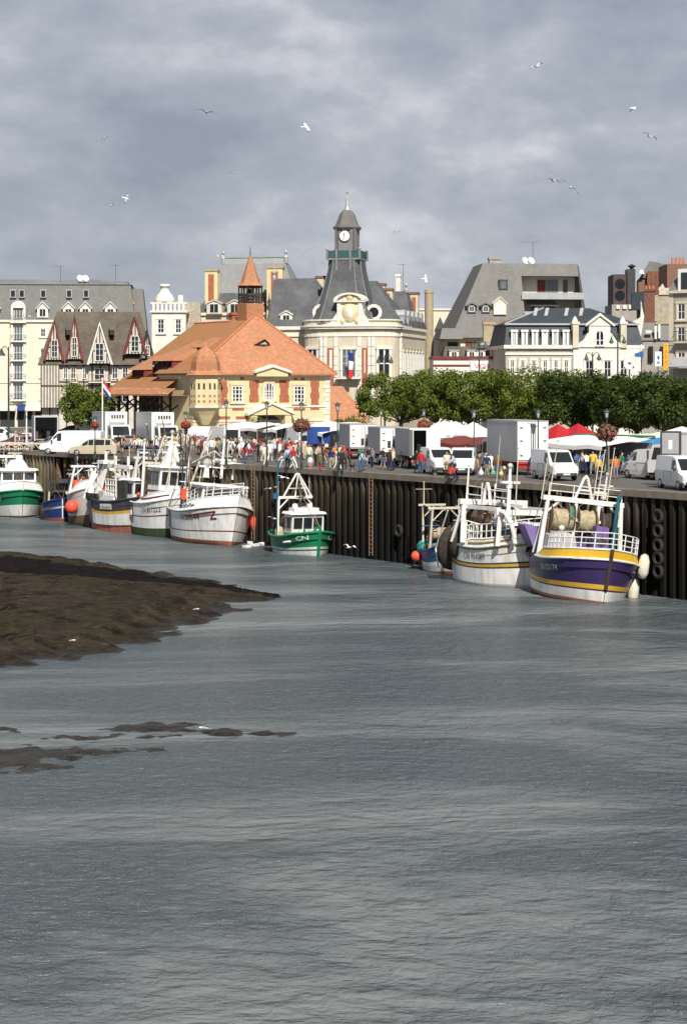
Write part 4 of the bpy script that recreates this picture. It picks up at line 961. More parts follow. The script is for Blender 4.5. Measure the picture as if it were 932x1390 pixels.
# chimneys
for p0, p1, q0, q1, y_, pan in ((428, 443, 374, 418, 7, None), (510, 522, 384, 415, 7, None), (521, 532, 391, 425, 6, 'brick'), (556, 567, 396, 430, 12, 'brick')):
    x0, xx1, z0, z1 = F.rect(p0, p1, q0, q1, y_); chimney(r, x0, xx1, y_, y_ + 1., z0 - 3, z1, 'pale_stone', 0, 'pale_brick', pan)
x0, xx1, z0, z1 = F.rect(537, 543, 372, 400, 12); chimney(r, x0, xx1, 12, 12.7, z0 - 4, z1, 'white_stone', 0, 'white_stone')
aerial(r, F.x(547, 12), 12, zr3, 4.2, 3, .9)
# rear-left wing
xa, xb = F.x(268, 12), F.x(410, 12); zw = F.hz(xa, 12, 428)
g_ = MB('pale_stone'); g_.box(xa, xb, 12, 24, 0, zw); g_.m('white_stone').box(xa - .3, xb, 11.7, 24.3, zw, zw + .4); g_.build('wing_wall', r)
x2, x3 = F.x(303, 17), F.x(388, 17); zq = F.hz(x2, 17, 358); s = MB('slate_pale')
NN = 5; prev = None
for k in range(NN + 1):                  # slightly bell-shaped slope
    t = k / NN; u = t ** .8; zz = zw + .4 + (zq - zw - .4) * t
    cur_ = [(xa - .2 + (x2 - xa) * u, 11.8 + 5 * u, zz), (xb + (x3 - xb) * u, 11.8 + 5 * u, zz), (xb + (x3 - xb) * u, 24.2 - 5 * u, zz), (xa - .2 + (x2 - xa) * u, 24.2 - 5 * u, zz)]
    if prev:
        for j in range(4): s.m('slate' if k < 3 else 'slate_pale'); s.face(prev[j], prev[(j + 1) % 4], cur_[(j + 1) % 4], cur_[j])
    prev = cur_
s.face(*prev); s.build('wing_roof', r)
s = MB('copper_green'); s.m('lead').box(x2, x3, 16.9, 17.1, zq, zq + .9); s.m('pale_copper').box(x2 - .2, x3 + .2, 16.8, 17.2, zq + .9, zq + 1.1); s.build('roof_cresting', r)
q = MB('lead')
for xx in (x2, x3): q.lathe([(.3, 0), (.4, .9), (.15, 1.3), (.3, 1.7), (.1, 2), (.04, 3)], (xx, 17, zq), 8)
q.build('finial', r)
for px in (290, 318, 346): dormer(r, 2.4, F.x(px, 11), 11.2, F.z(px, 426, 11), F.z(px, 411, 11), 'pale_stone', 'slate_pale', 4, .5, flat=False)
for p0, p1, q0, q1, y_ in ((278, 295, 365, 404, 13), (362, 383, 361, 420, 10)):
    x0, xx1, z0, z1 = F.rect(p0, p1, q0, q1, y_); chimney(r, x0, xx1, y_, y_ + 1.2, z0 - 3, z1, 'cream_stone', 0, 'chimney_stone', 'brick')
# flag on the town hall balcony
p0 = at(465, 512, 294); pole = empty('flag', tuple(p0), 0, 'french tricolour hanging from a leaning pole at the town hall balcony', 'flag')
def tricolour(root, top, w, h, horiz=False):
    f = MB('flag_blue'); f.smooth = True; n = 9; g2 = {}
    for i in range(n + 1):
        for j in range(7):
            u, v = i / n, j / 6; g2[i, j] = f.pt((top[0] + w * (v - .0) - .25 * h * u * 0 + .12 * sin(7 * v + 3 * u), top[1] + .14 * sin(9 * v + 2 * u), top[2] - h * u - .25 * w * v * (1 - u)))
    for i in range(n):
        for j in range(6):
            t = i / n if not horiz else j / 6
            f.m('flag_blue' if t < .33 else 'cloth_white' if t < .66 else 'flag_red'); f.fi((g2[i, j], g2[i, j + 1], g2[i + 1, j + 1], g2[i + 1, j]))
    f.build('cloth', root)
q = MB('dark_metal'); q.bar((.6, 0, 0), (1.9, -.6, 4.1), .05); q.build('pole', pole); tricolour(pole, (.75, -.55, 3.6), .65, 3.7)
p0 = at(537, 508, 303); pole = empty('flag', tuple(p0), 0, 'small furled red flag on a pole at the town hall side', 'flag'); q = MB('dark_metal'); q.bar((0, 0, 0), (0, 0, 2.6), .04); q.build('pole', pole)
f_ = MB('flag_red'); f_.lathe([(.05, 0), (.3, .3), (.22, 1.), (.05, 1.5)], (.12, 0, .3), 7); f_.build('cloth', pole)

# ---- tall stone column chimney beyond the town hall and pale building behind it
F = Fr('pale_building', 560, 345, 0, 'pale yellow building half hidden beyond the round stone chimney'); r = F.root
x0, x1, z0, z1 = F.rect(560, 622, 421, 560); b = MB('apartment_cream'); b.box(x0, x1, 0, 10, 0, z1); b.m('white_stone').box(x0 - .2, x1 + .2, -.2, 10.2, z1, z1 + .3); b.build('wall', r)
for p0 in (598, 608, 615):
    for q0 in (450, 468): xa, xb, za, zb_ = F.rect(p0, p0 + 4, q0, q0 + 8); window(r, xa, xb, za, zb_, nz=1)
d_ = MB('slate'); xa, xb, za, zb_ = F.rect(590, 604, 430, 446); d_.prism([(xa, za), (xb, za), ((xa + xb) / 2, zb_)], -.6, 2, 'xz'); d_.build('dormer', r)
F = Fr('stone_chimney', 576, 325, 0, 'round pale stone chimney stack standing behind the town hall', 'chimney'); xa, xb, za, zb_ = F.rect(576, 588, 393, 600)
b = MB('chimney_stone'); b.lathe([(.75, 0), (.68, zb_ - .6), (.75, zb_ - .55), (.75, zb_ - .3), (.68, zb_ - .25), (.66, zb_)], ((xa + xb) / 2, 0, 0), 14); b.build('shaft', F.root)

# ---- big slate-clad block
F = Fr('slate_block', 598, 318, 6, 'large apartment block clad in grey slate with recessed balconies near its roof'); r = F.root
D = 16; ze = F.z(660, 458); x1 = F.x(800)
b = MB('apartment_cream'); b.box(.8, x1, .6, D, 0, ze); b.build('wall', r)
xa, xb = F.x(655, 5), F.x(783, 5); zt = F.hz(xa, 5, 357)
def sy(z): return -.4 + (z - ze) / (zt - ze) * 5.4       # front slope depth at height z
x0e = F.x(612, -.4)
# opening for the balconies
ox0, ox1 = F.x(709, 3), F.x(783, 3); oz = [F.z(745, q, 3) for q in (434, 405, 375)]
def xl_at(z): return x0e + (xa - x0e) * (z - ze) / (zt - ze)
s = MB('slate_grey')
zs = sorted([ze, F.z(745, 428, 1.5), F.z(745, 374, 3.2), zt])
for z0, z1 in zip(zs, zs[1:]):
    xr0 = ox0 if abs(z0 - zs[1]) < 1e-6 else xb; 
    s.face((xl_at(z0), sy(z0), z0), (xr0, sy(z0), z0), (xr0, sy(z1), z1), (xl_at(z1), sy(z1), z1))
xrr = F.x(801, 4)
s.face((xl_at(ze), D, ze), (xl_at(ze), sy(ze), ze), (xa, 5, zt), (xa, D - 2, zt)); s.face((xa, 5, zt), (xb, 5, zt), (xb, D - 2, zt), (xa, D - 2, zt))
s.face((xb, sy(ze), ze), (xrr + .6, 7, ze), (xb + .9, 8, zt - .2), (xb, 5, zt)); s.face((xrr + .6, 7, ze), (xrr, D, ze), (xb, D - 2, zt), (xb + .9, 8, zt - .2))
s.face((ox0, sy(zs[1]), zs[1]), (ox0, 7, zs[1]), (ox0, 7, zs[2]), (ox0, sy(zs[2]), zs[2]))
s.face((ox0, sy(zs[2]), zs[2]), (ox0, 7, zs[2]), (xb, 7, zs[2]), (xb, sy(zs[2]), zs[2])); s.face((ox0, sy(zs[1]), zs[1]), (xb, sy(zs[1]), zs[1]), (xb, 7, zs[1]), (ox0, 7, zs[1]))
s.build('slate_roof', r)
k_ = MB('apartment_cream'); k_.box(ox0 + .05, xb - .05, 6.6, 6.9, zs[1], zs[2]); k_.build('recess_wall', r)
zsl = F.z(745, 402, 3); k_ = MB('lead'); k_.box(ox0 - .3, xb + .4, sy(zsl) - .6, 6.6, zsl - .5, zsl + .05); k_.box(ox0 - .3, xb + .4, sy(zsl) - .6, sy(zsl) - .45, zsl + .05, zsl + .55); k_.box(ox0 - .1, xb + .2, sy(zs[1]) - .3, sy(zs[1]) - .15, zs[1], zs[1] + .6); k_.build('balcony', r)
for p0, p1, q0, q1, mt in ((729, 740, 380, 398, 'cloth_brown'), (741, 757, 380, 398, 'glass_sky'), (764, 770, 380, 398, 'glass_dark'), (721, 727, 410, 424, 'glass_dark'), (740, 752, 410, 426, 'glass_dark')):
    xq, xw, za, zb_ = F.rect(p0, p1, q0, q1, 6.5); k_ = MB(mt); k_.box(xq, xw, 6.5, 6.597, za, zb_); k_.build('balcony_door', r)
aw = MB('cloth_white'); xq, xw, za, zb_ = F.rect(720, 760, 409, 414, 3); aw.prism([(6.59, zb_), (3.2, za), (3.2, za - .15), (6.59, zb_ - .2)], xq, xw, 'yz'); aw.build('awning', r)
for px, q0, q1, mt in ((683, 379, 393, 0),):
    xq, xw, za, zb_ = F.rect(px - 6, px + 6, q0, q1, 2.8); y_ = sy((za + zb_) / 2); k_ = MB('dark_metal'); k_.box(xq, xw, y_ - .5, y_ + .6, za, zb_); o = k_.build('roof_window', r); k_ = MB('glass_sky'); k_.face((xq + .25, y_ - .52, za + .2), (xw - .25, y_ - .52, za + .2), (xw - .25, y_ - .52, zb_ - .3), (xq + .25, y_ - .52, zb_ - .3)); k_.build('pane', o)
dormer(r, 2., F.x(678, 1), sy(F.z(678, 425, 1)) - .5, F.z(678, 427, 1), F.z(678, 411, 1), 'apartment_cream', 'apartment_cream', 3, .9, nx=1, glass='shutter_white')
for px in (640, 659): dormer(r, 1.3, F.x(px, 1), sy(F.z(px, 424, 1)) - .3, F.z(px, 424, 1), F.z(px, 414, 1), 'slate_grey', 'slate_grey', 3, .35, proudroof=.3)
chimney(r, F.x(664, 6), F.x(680, 6), 6, 7.2, zt - .2, F.hz(xa, 6, 349), 'grey_stone', 0, 'grey_stone')
for px in (713, 721): dish(r, F.x(px, 6), 6, F.hz(xa, 6, 353), .62)
aerial(r, F.x(723, 7), 7, zt, 3.6, 4, 2.)
for p0, p1, mt in ((608, 622, 'glass_dark'), (632, 650, 'cloth_brown'), (654, 676, 'shutter_white')):
    xq, xw, za, zb_ = F.rect(p0, p1, 444 + 20, 486); k_ = MB(mt); k_.box(xq, xw, .52, .597, za, zb_); k_.build('window', r)
k_ = MB('slate_grey'); xq, xw = F.x(596, -1), F.x(627, -1); k_.frust(xq, xw, -1.5, 6, F.z(610, 460, -1), xq + .6, xw + .4, .2, 6, F.z(610, 445, -1)); k_.build('lower_roof', r)
balcony(r, F.x(597), F.x(700), .55, F.z(640, 487), 1.2, 1.1, 'dark_metal', 'concrete')

# ---- pale mansard house behind the trees
F = Fr('mansard_house', 686, 262, 5, 'pale stone house with blue slate mansard and a pedimented central dormer'); r = F.root
W = F.x(870); ze = F.z(740, 472); zm = F.hz(4, 1., 440); D = 12
M('mansard_stone', (.46, .43, .37), .88, .2, 1.4, .35, (.3, .28, .25)); b = MB('mansard_stone'); b.box(0, W, 0, D, 0, ze); b.m('white_stone').box(-.3, W + .3, -.4, D + .3, ze - .1, ze + .35); zq = F.z(740, 480); b.box(-.1, W + .1, -.15, -.003, zq - .15, zq + .1)
xs0 = F.x(777); b.box(xs0, W + .05, -.35, -.004, 0, ze - .1); b.build('wall', r)
s = MB('slate_blue'); s.frust(-.2, W + .2, -.3, D, ze + .35, .3, W - .3, 1., D - 1, zm); zr = F.hz(8, 6, 418); hip(s, -.05, W + .05, .7, D - .7, zm, F.x(737, 6), F.x(800, 6), 6, zr); s.build('mansard_roof', r)
q = MB('lead'); q.box(0, W, .55, .75, zm - .1, zm + .12); xx, yy = F.x(737, 6), 6; q.bar((-.05, .7, zm), (xx, 6, zr), .13); q.build('roof_edge', r)
for px in (697.5, 711.5, 725.5, 739, 753, 767.5):
    x0, xx1, z0, z1 = F.rect(px - 4.2, px + 4.2, 448, 469, -.3); d = MB('slate_blue'); d.box(x0, xx1, -.2, 2, z0, z1 - .2); d.m('white_paint').box(x0, x0 + .26, -.4, -.19, z0, z1).box(xx1 - .26, xx1, -.4, -.19, z0, z1).box(x0 - .08, xx1 + .08, -.5, 1.4, z1 - .2, z1 + .06); o = d.build('dormer', r)
    k_ = MB('shutter_white' if px == 739 else 'glass_dark'); k_.box(x0 + .261, xx1 - .261, -.26, -.201, z0, z1 - .2); k_.m('white_paint').box((x0 + xx1) / 2 - .05, (x0 + xx1) / 2 + .05, -.3, -.261, z0, z1 - .2); k_.build('window', o)
for px in (695, 709, 724, 739.5, 754, 768): x0, xx1, z0, z1 = F.rect(px - 3, px + 3, 489, 508); window(r, x0, xx1, z0, z1, surround='white_stone', nz=2, arch=False, shutter='shutter_white' if px > 705 else None)
for px in (799, 824, 846): x0, xx1, z0, z1 = F.rect(px - 5, px + 5, 489, 512, -.35); window(r, x0, xx1, z0, z1, -.36, surround='white_stone', nz=2)
# shaped central gable
xc, yg = F.x(813.5, -.5), -.55; hw_ = F.x(828, yg) - xc; z0, z1, z2 = F.z(813, 471, yg), F.z(813, 442, yg), F.z(813, 429, yg)
g_ = MB('white_stone'); g_.box(xc - hw_, xc + hw_, yg, yg + 3.5, z0, z1); g_.prism([(xc - hw_ - .3, z1), (xc + hw_ + .3, z1), (xc, z2)], yg - .1, yg + 3.5, 'xz')
for s_ in (-1, 1):
    g_.prism([(xc + s_ * (hw_ + .002), z0)] + [(xc + s_ * (hw_ + 1.35 * (1 - sin(t))), z0 + .1 + 2.0 * (1 - cos(t))) for t in [k * pi / 12 for k in range(7)]] if False else [(xc + s_ * (hw_ + .002), z0), (xc + s_ * (hw_ + 1.4), z0), (xc + s_ * (hw_ + 1.3), z0 + .5), (xc + s_ * (hw_ + .7), z0 + .9), (xc + s_ * (hw_ + .3), z0 + 1.6), (xc + s_ * (hw_ + .002), z0 + 1.9)], yg, yg + .5, 'xz')
    g_.prism([(xc, z2 + .05), (xc + s_ * (hw_ + .5), z1 - .1), (xc + s_ * (hw_ + .5), z1 + .18), (xc, z2 + .4)], yg - .35, yg + .3, 'xz')
g_.build('gable', r)
x0, xx1, za, zb_ = F.rect(807, 820, 447, 470, yg); window(r, x0, xx1, za, zb_, yg, arch=True, nz=2, fw=.18, proud=.12)
for px, qt in ((781, 431), (846, 431)):
    x0, xx1, za, zb_ = F.rect(px - 4, px + 4, qt, 472, -.5); k_ = MB('pale_stone'); k_.box(x0, xx1, -.6, .6, za, zb_ - .8); k_.m('white_stone').box(x0 - .1, xx1 + .1, -.7, .7, zb_ - .8, zb_ - .5); k_.lathe([(.4, zb_ - .5), (.3, zb_ - .2), (.05, zb_ + .2)], ((x0 + xx1) / 2, 0, 0), 8); k_.build('chimney', r)
for px in (727, 742, 769, 789): x0 = F.x(px, 3.2); t_ = .55; zz = zm + (zr - zm) * t_; k_ = MB('lead'); yy = .7 + 5.3 * t_; k_.face((x0 - .35, yy - .3, zz - .05), (x0 + .1, yy - .3, zz - .05), (x0 + .55, yy + .9, zz + 1.0), (x0 + .1, yy + .9, zz + 1.0)); k_.build('roof_window', r)

# ---- low house with tiled roofs and chimneys, before the slate block
F = Fr('low_house', 600, 285, 3, 'low dark-roofed house with two stone chimneys and small white dormers'); r = F.root
W = F.x(692); ze = F.z(640, 489); b = MB('grey_stone'); b.m('pale_stone').box(0, W, 0, 8, 0, ze); b.build('wall', r)
s = MB('slate_grey'); s.m('roof_brown'); zr = F.hz(4, 4, 457); hip(s, -.3, W + .3, -.4, 8.4, ze, F.x(664, 4), F.x(688, 4), 4, zr); zl = F.hz(2, 2, 470); s.frust(0, F.x(664), -.2, 5, ze, .5, F.x(660), 1.5, 4, zl); s.build('roof', r)
for p0, p1, q0 in ((656, 671, 437), (678, 688, 440)): x0, xx1, z0, z1 = F.rect(p0, p1, q0, 470, 3); chimney(r, x0, xx1, 3, 4, z0 - 1, z1, 'chimney_stone', 2)
for px in (616, 640, 652): dormer(r, 1.3, F.x(px, -.3), -.3, F.z(px, 486, -.3), F.z(px, 476, -.3), 'shutter_white', 'lead', 2, .1, flat=True)
dd = MB('lead'); x0, xx1, z0, z1 = F.rect(650, 669, 465, 468, -1); dd.box(x0, xx1, -1.2, .5, z0, z1); dd.build('dormer_roof', r)
# ---- red-trimmed restaurant with its sign
F = Fr('restaurant', 588, 272, 2, 'low white restaurant with dark red cornice and a signboard reading VOILES'); r = F.root
W = F.x(684); zt = F.z(630, 487); b = MB('white_stone'); b.box(0, W, 0, 7, 0, zt); b.m('maroon').box(-.1, W + .15, -.25, 7, zt, zt + .35).box(W - .5, W + .05, -.12, -.003, 0, zt); zq = F.z(630, 497); b.box(0, W - .5, -.1, -.003, zq, zq + .22); b.build('wall', r)
x0, xx1, z0, z1 = F.rect(638, 682, 490, 502, -.2); b = MB('sign_white'); b.box(x0, xx1, -.3, -.101, z0 - .2, z1 + .05); o = b.build('signboard', r)
h_ = (z1 - z0) * .62; wv = text_polys('VOILES')[2] * h_; kx = (xx1 - x0) * .82 / wv
text_on('VOILES', 'lettering', 'sign_red', o, h_, lambda u, v: (x0 + .5 + u * kx, -.31, z0 + .12 + v))

# ---- the jumble on the right: dark modern block, hillside houses, near facade
F = Fr('modern_block', 831, 340, 0, 'dark modern rooftop block with round mirrored windows on the hillside'); r = F.root
def bx_(F_, p0, p1, q0, q1, y, d, mat, name, root, zb=None):
    x0, x1, z0, z1 = F_.rect(p0, p1, q0, q1, y); b = MB(mat); b.box(x0, x1, y, y + d, z0 if zb is None else zb, z1); return b.build(name, root), (x0, x1, z0, z1)
M('brown_clad', (.085, .06, .055), .7, .25, 1, .3, (.05, .05, .05))
bx_(F, 832, 851, 372, 420, 0, 7, 'brown_clad', 'block', r, 0); bx_(F, 851, 862, 365, 420, -.5, 3, 'dark_metal', 'stair_tower', r, 0); bx_(F, 830, 870, 413, 600, -1, 9, 'grey_stone', 'lower_floor', r, 0)
for q0 in (385, 401):
    x0 = F.x(841); z0 = F.z(841, q0); k_ = MB('glass_dark'); k_.lathe([(.85, 0), (.85, .06)], (x0, -.07, z0), 16, 'y'); k_.build('round_window', r)
x0, x1, z0, z1 = F.rect(853, 861, 359, 366, 1); k_ = MB('dark_metal'); k_.lathe([(.35, z0 - .3), (.35, z0 + .4), (.8, z0 + .6), (.1, z1 + .1)], ((x0 + x1) / 2, 1, 0), 10); k_.build('cowl', r)
for px in (836, 845, 853): bx_(F, px, px + 5, 414, 419, -1.3, .3, 'white_stone', 'balustrade', r)
F = Fr('hillside_house', 864, 322, -6, 'dark slate and brick house rising on the hill behind the chimneys'); r = F.root
bx_(F, 866, 900, 378, 600, 0, 8, 'pale_brick', 'wall', r, 0)
k_ = MB('slate_grey'); x0, x1, z0, z1 = F.rect(867, 895, 357, 378, 2); k_.prism([(x0, z0), (x1 + 1.5, z0), (x1 + 1.5, z1 - .5), (x0 + 1.6, z1 + .2)], -.3, 6, 'xz'); xx0, xx1, zz0, zz1 = F.rect(895, 918, 362, 384, 2); k_.prism([(xx0, zz0 - 1), (xx1, zz0 - 1), (xx1, zz1 - 1.), (xx0, zz1 + .2)], -.2, 6, 'xz'); k_.build('roof', r)
bx_(F, 878, 905, 368, 400, -1, 1, 'old_brick', 'gable_wall', r)
bx_(F, 888, 894, 356, 368, 0, 1, 'pale_brick', 'stack', r)
k_ = MB('white_paint'); x0, x1, z0, z1 = F.rect(867, 874, 369, 372, -.5); k_.prism([(x0, z0), (x1, z0), ((x0 + x1) / 2 + .2, z1 + .3), ((x0 + x1) / 2 - .3, z1 + .3)], -1.2, -.1, 'xz'); k_.build('window', r)
x0, x1, z0, z1 = F.rect(857, 884, 393, 420, -1.5); k_ = MB('timber_dark'); k_.m('slate_blue').prism([(x0, z0), (x1, z0), (x1, z1 - .2), (x0, z1 - .4)], -1.5, 2, 'xz'); k_.build('lower_roof', r)
F = Fr('brick_house', 872, 290, -10, 'stone gable house with a tall orange-potted brick chimney'); r = F.root
x0, x1, z0, z1 = F.rect(874, 888, 392, 436, 0); chimney(r, x0, x1, 0, 1.6, z0 - 1, z1 + 0, 'old_brick', 3, 'old_brick')
x0, x1, z0, z1 = F.rect(888, 916, 400, 436, 1); k_ = MB('rough_stone'); k_.box(x0, x1, 1, 2, z0, z1); k_.m('pale_stone').box(x0 + .6, x1 - .3, .8, 2.2, z1, z1 + .3); k_.prism([(x0 + .7, z1 + .3), (x1 - .5, z1 + .3), (x1 - .7, z1 + .9), ((x0 + x1) / 2, z1 + 1.), ((x0 + x1) / 2 - .3, z1 + 1.6), ((x0 + x1) / 2 - .9, z1 + .9)], .9, 1.6, 'xz'); k_.build('stone_stack', r)
for px in (900, 908): k_ = MB('terracotta'); k_.lathe([(.18, 0), (.14, .8)], (F.x(px, 1.5), 1.5, z1 + .3), 8); k_.build('chimney_pot', r)
x0, x1, z0, z1 = F.rect(888, 918, 415, 440, -.5); k_ = MB('chimney_stone'); k_.prism([(x0, z0), (x1, z0), (x1, z1 + .8), (x0 + 2.2, z0 + 1.9)], -.5, 1, 'xz'); k_.build('gable', r)
k_ = MB('slate_grey'); x0, x1, z0, z1 = F.rect(866, 916, 437, 462, -2); k_.frust(x0, x1, -2.2, 4, z0, x0 + .5, x1 - .5, 0, 3, z1); k_.build('roof', r)
bx_(F, 862, 918, 460, 600, -2, 7, 'grey_stone', 'wall', r, 0)
for p0, q0, p1, q1 in ((888, 442, 891, 460), (893, 440, 896, 459), (876, 448, 884, 452), (880, 470, 886, 490), (896, 470, 904, 492), (867, 470, 872, 490)): bx_(F, p0, p1, q0, q1, -2.5, .45, 'shutter_white' if q0 < 465 else 'glass_dark', 'window', r)
k_ = MB('white_stone'); x0, x1, z0, z1 = F.rect(857, 876, 408, 458, -2.5); k_.prism([(x0 + 1.2, z0), (x1 - .6, z0 + .5), (x1 - .2, z1 - 2.2), (x1 - .7, z1), (x0 + 1.4, z1 - .3), (x0 + 1.2, z1 - 2.3), (x0, z1 - 3), (x0, z1 - 3.6)], -2.6, -2.2, 'xz'); k_.build('white_gable', r)
F = Fr('corner_house', 908, 232, -38, 'tall grey stone house at the corner with green balcony and grey awning'); r = F.root
W = 11.; zt = F.z(915, 398); b = MB('grey_stone'); b.box(0, W, 0, 9, 0, zt); b.m('pale_stone').box(-.02, .5, -.04, -.003, 0, zt).box(-.25, W, -.35, 9, zt, zt + .3); b.build('wall', r)
k_ = MB('slate_grey'); k_.frust(-.1, W, -.1, 9, zt + .3, .6, W, 1.8, 8, zt + 3); k_.m('white_paint').box(1.2, 4.2, -.2, 1.8, zt + .3, zt + 2.7).m('glass_dark').box(1.6, 2.5, -.24, -.201, zt + .4, zt + 2.3).box(2.9, 3.8, -.24, -.201, zt + .4, zt + 2.3); k_.build('attic', r)
for q0, q1 in ((412, 434), (444, 464), (478, 494)):
    for x0 in (1.1, 3.1, 5.3): window(r, x0, x0 + .95, F.z(918, q1), F.z(918, q0), surround='pale_stone', nz=2)
balcony(r, .9, 5, -.02, F.z(918, 464), .8, 1.2, 'lamp_green', 'pale_stone')
k_ = MB('tarp_grey'); k_.prism([(-.004, F.z(918, 484)), (-2.2, F.z(918, 497)), (-2.2, F.z(918, 500)), (-.004, F.z(918, 488))], .6, 6, 'yz'); k_.build('awning', r)
chimney(r, 1.0, 1.9, 4, 5, zt, zt + 3.6, 'chimney_stone', 2)
# further roofs closing the skyline gap by the right edge
F = Fr('terrace_house', 915, 300, 0, 'brown brick terrace with terracotta chimney pots above the corner house'); r = F.root
bx_(F, 905, 960, 358, 600, 0, 8, 'pale_brick', 'wall', r, 0)
x0, x1, z0, z1 = F.rect(907, 940, 352, 362, 0)
for px in (914, 919, 924, 929): k_ = MB('terracotta'); k_.lathe([(.22, 0), (.17, .9), (.2, .95)], (F.x(px), 1, F.z(px, 358)), 8); k_.build('chimney_pot', r)
# shop signs hanging out over the street behind the trees
def sign(name, px, py, Y, label, fn):
    p = at(px, py, Y); e = empty(name, tuple(p), 0, label, 'sign'); fn(e); return e
def f1(e):
    b = MB('sign_white'); b.lathe([(.72, -.1), (.72, .1)], (0, 0, 0), 22, 'y'); b.m('dark_metal').lathe([(.75, -.08), (.75, .08), (.72, .08)], (0, 0, 0), 22, 'y', cap=False); b.build('disc', e)
    b = MB('sign_red'); b.smooth = True; b.X = Matrix.Rotation(R(8), 4, 'Y') @ Matrix.Diagonal((.33, .15, .24, 1)); b.ball((0, 0, 0), 1, 14); b.build('red_oval', e); b = MB('dark_metal'); b.bar((0, .1, -.7), (0, .1, -9.3), .09); b.build('post', e)
sign('round_sign', 854, 493, 243, 'round white sign with a red oval above the tree tops', f1)
def f2(e):
    b = MB('sign_blue'); b.prism([(-.5, -.28), (.5, -.32), (.5, .2), (.2, .4), (-.1, .2), (-.5, .12)], -.1, .1, 'xz'); b.build('board', e); b = MB('dark_metal'); b.bar((.3, .18, 1.), (.3, .18, -9.5), .07); b.m('white_paint').bar((.3, .18, 0.4), (.3, .18, 1.2), .1); b.build('post', e)
sign('direction_sign', 867, 481, 240, 'blue arrow-shaped sign on a globe-topped post above the trees', f2)
def f3(e):
    b = MB('sign_yellow'); b.box(-.26, .26, -.15, .15, -1.45, 1.45); o = b.build('board', e)
    for k, ch in enumerate('TABAC'): text_on(ch, 'lettering', 'sign_red', o, .42, lambda u, v, k=k: (u - .17, -.16, .9 - k * .56 + v))
    b = MB('dark_metal'); b.bar((.26, 0, 1.2), (1.6, 1.2, 1.2), .05); b.bar((.26, 0, -1.2), (1.6, 1.2, -1.2), .05); b.build('bracket', e)
sign('vertical_sign', 903, 484, 227, 'tall narrow yellow sign with red letters fixed to the street facade', f3)
def f4(e):
    b = MB('white_paint'); b.box(-.36, .36, -.1, .1, -.8, .8); b.m('sign_blue').box(-.15, .15, -.12, -.101, -.5, -.3).box(-.12, .12, -.12, -.101, -.05, .35); b.build('board', e); b = MB('dark_metal'); b.bar((0, .14, .8), (0, .14, -9.), .05); b.build('post', e)
sign('poster_board', 893, 487, 227, 'small white poster panel with blue marks beside the yellow sign', f4)
# ------------------------------------------------------------------ fishing boats
class Hull:
    """x forward from the transom, y to port, z above the waterline"""
    def __init__(s, L, B, D, bow=1.0, stern=.35, rake=1.1, draft=.5, bluff=2.6, tuck=.55):
        s.L, s.B, s.D, s.bow, s.stern, s.rake, s.draft, s.bluff, s.tuck = L, B, D, bow, stern, rake, draft, bluff, tuck
    def sheer(s, t):
        z = s.D
        if t > .4: z += s.bow * ((t - .4) / .6) ** 2
        if t < .35: z += s.stern * (1 - t / .35) ** 2
        return z
    def half(s, t, f):
        if t > .55:
            q = (t - .55) / .45; bd = max(0, 1 - q ** s.bluff) ** .8; bw = max(0, 1 - q ** 1.35) ** 1.1 * .86
        else:
            q = max(0, (.3 - t) / .3); bd = 1 - .2 * q ** 1.6; bw = .86 - (.86 - s.tuck) * q ** 1.5
        g = min(1., max(0., f)) ** .8
        return max(.02, s.B / 2 * (bw + (bd - bw) * g) * min(1, (max(0, f) / .1 + .05) ** .5))
    def P(s, t, f, sd, out=0.):
        z = -s.draft + f * (s.sheer(t) + s.draft)
        x = s.L * t + s.rake * max(0, f) ** 1.2 * max(0, t) ** 7 - .35 * (1 - f) * (1 - t) ** 8 * -1
        return Vector((x, sd * (s.half(t, f) + out), z))
    def fz(s, t, z): return (z + s.draft) / (s.sheer(t) + s.draft)

TS = [0, .04, .1, .18, .28, .4, .52, .6, .67, .74, .8, .85, .895, .93, .957, .977, .99, 1.]
def hull_mesh(H, bands, root, name='hull'):
    fs = [0.]; mats = []
    for ft, mt in bands:
        n = max(1, round((ft - fs[-1]) / .12)); f0 = fs[-1]
        for k in range(n): fs.append(f0 + (ft - f0) * (k + 1) / n); mats.append(mt)
    b = MB(bands[0][1]); b.smooth = True
    for sd in (1, -1):
        g = [[b.pt(H.P(t, f, sd)) for f in fs] for t in TS]
        for i in range(len(TS) - 1):
            for j in range(len(fs) - 1):
                b.m(mats[j]); q = (g[i][j], g[i + 1][j], g[i + 1][j + 1], g[i][j + 1]); b.fi(q if sd < 0 else q[::-1])
    b.smooth = False
    for j in range(len(fs) - 1):         # transom
        b.m(mats[j]); b.face(H.P(0, fs[j], 1), H.P(0, fs[j], -1), H.P(0, fs[j + 1], -1), H.P(0, fs[j + 1], 1))
    b.m('deck')
    for t0, t1 in zip(TS, TS[1:]):
        z0, z1 = .78, .78
        b.face(*[H.P(t, 1, sd) + Vector((0, -sd * .06, -.55)) for t, sd in ((t0, -1), (t1, -1), (t1, 1), (t0, 1))])
    return b.build(name, root)
def gunwale(H, root, mat, r=.07, f=1., t0=0., name='gunwale'):
    b = MB(mat)
    for sd in (1, -1): b.path([H.P(t, f, sd, .03) for t in TS if t >= t0], r, 5)
    if t0 == 0: b.bar(H.P(0, f, 1), H.P(0, f, -1), r, n=5)
    return b.build(name, root)
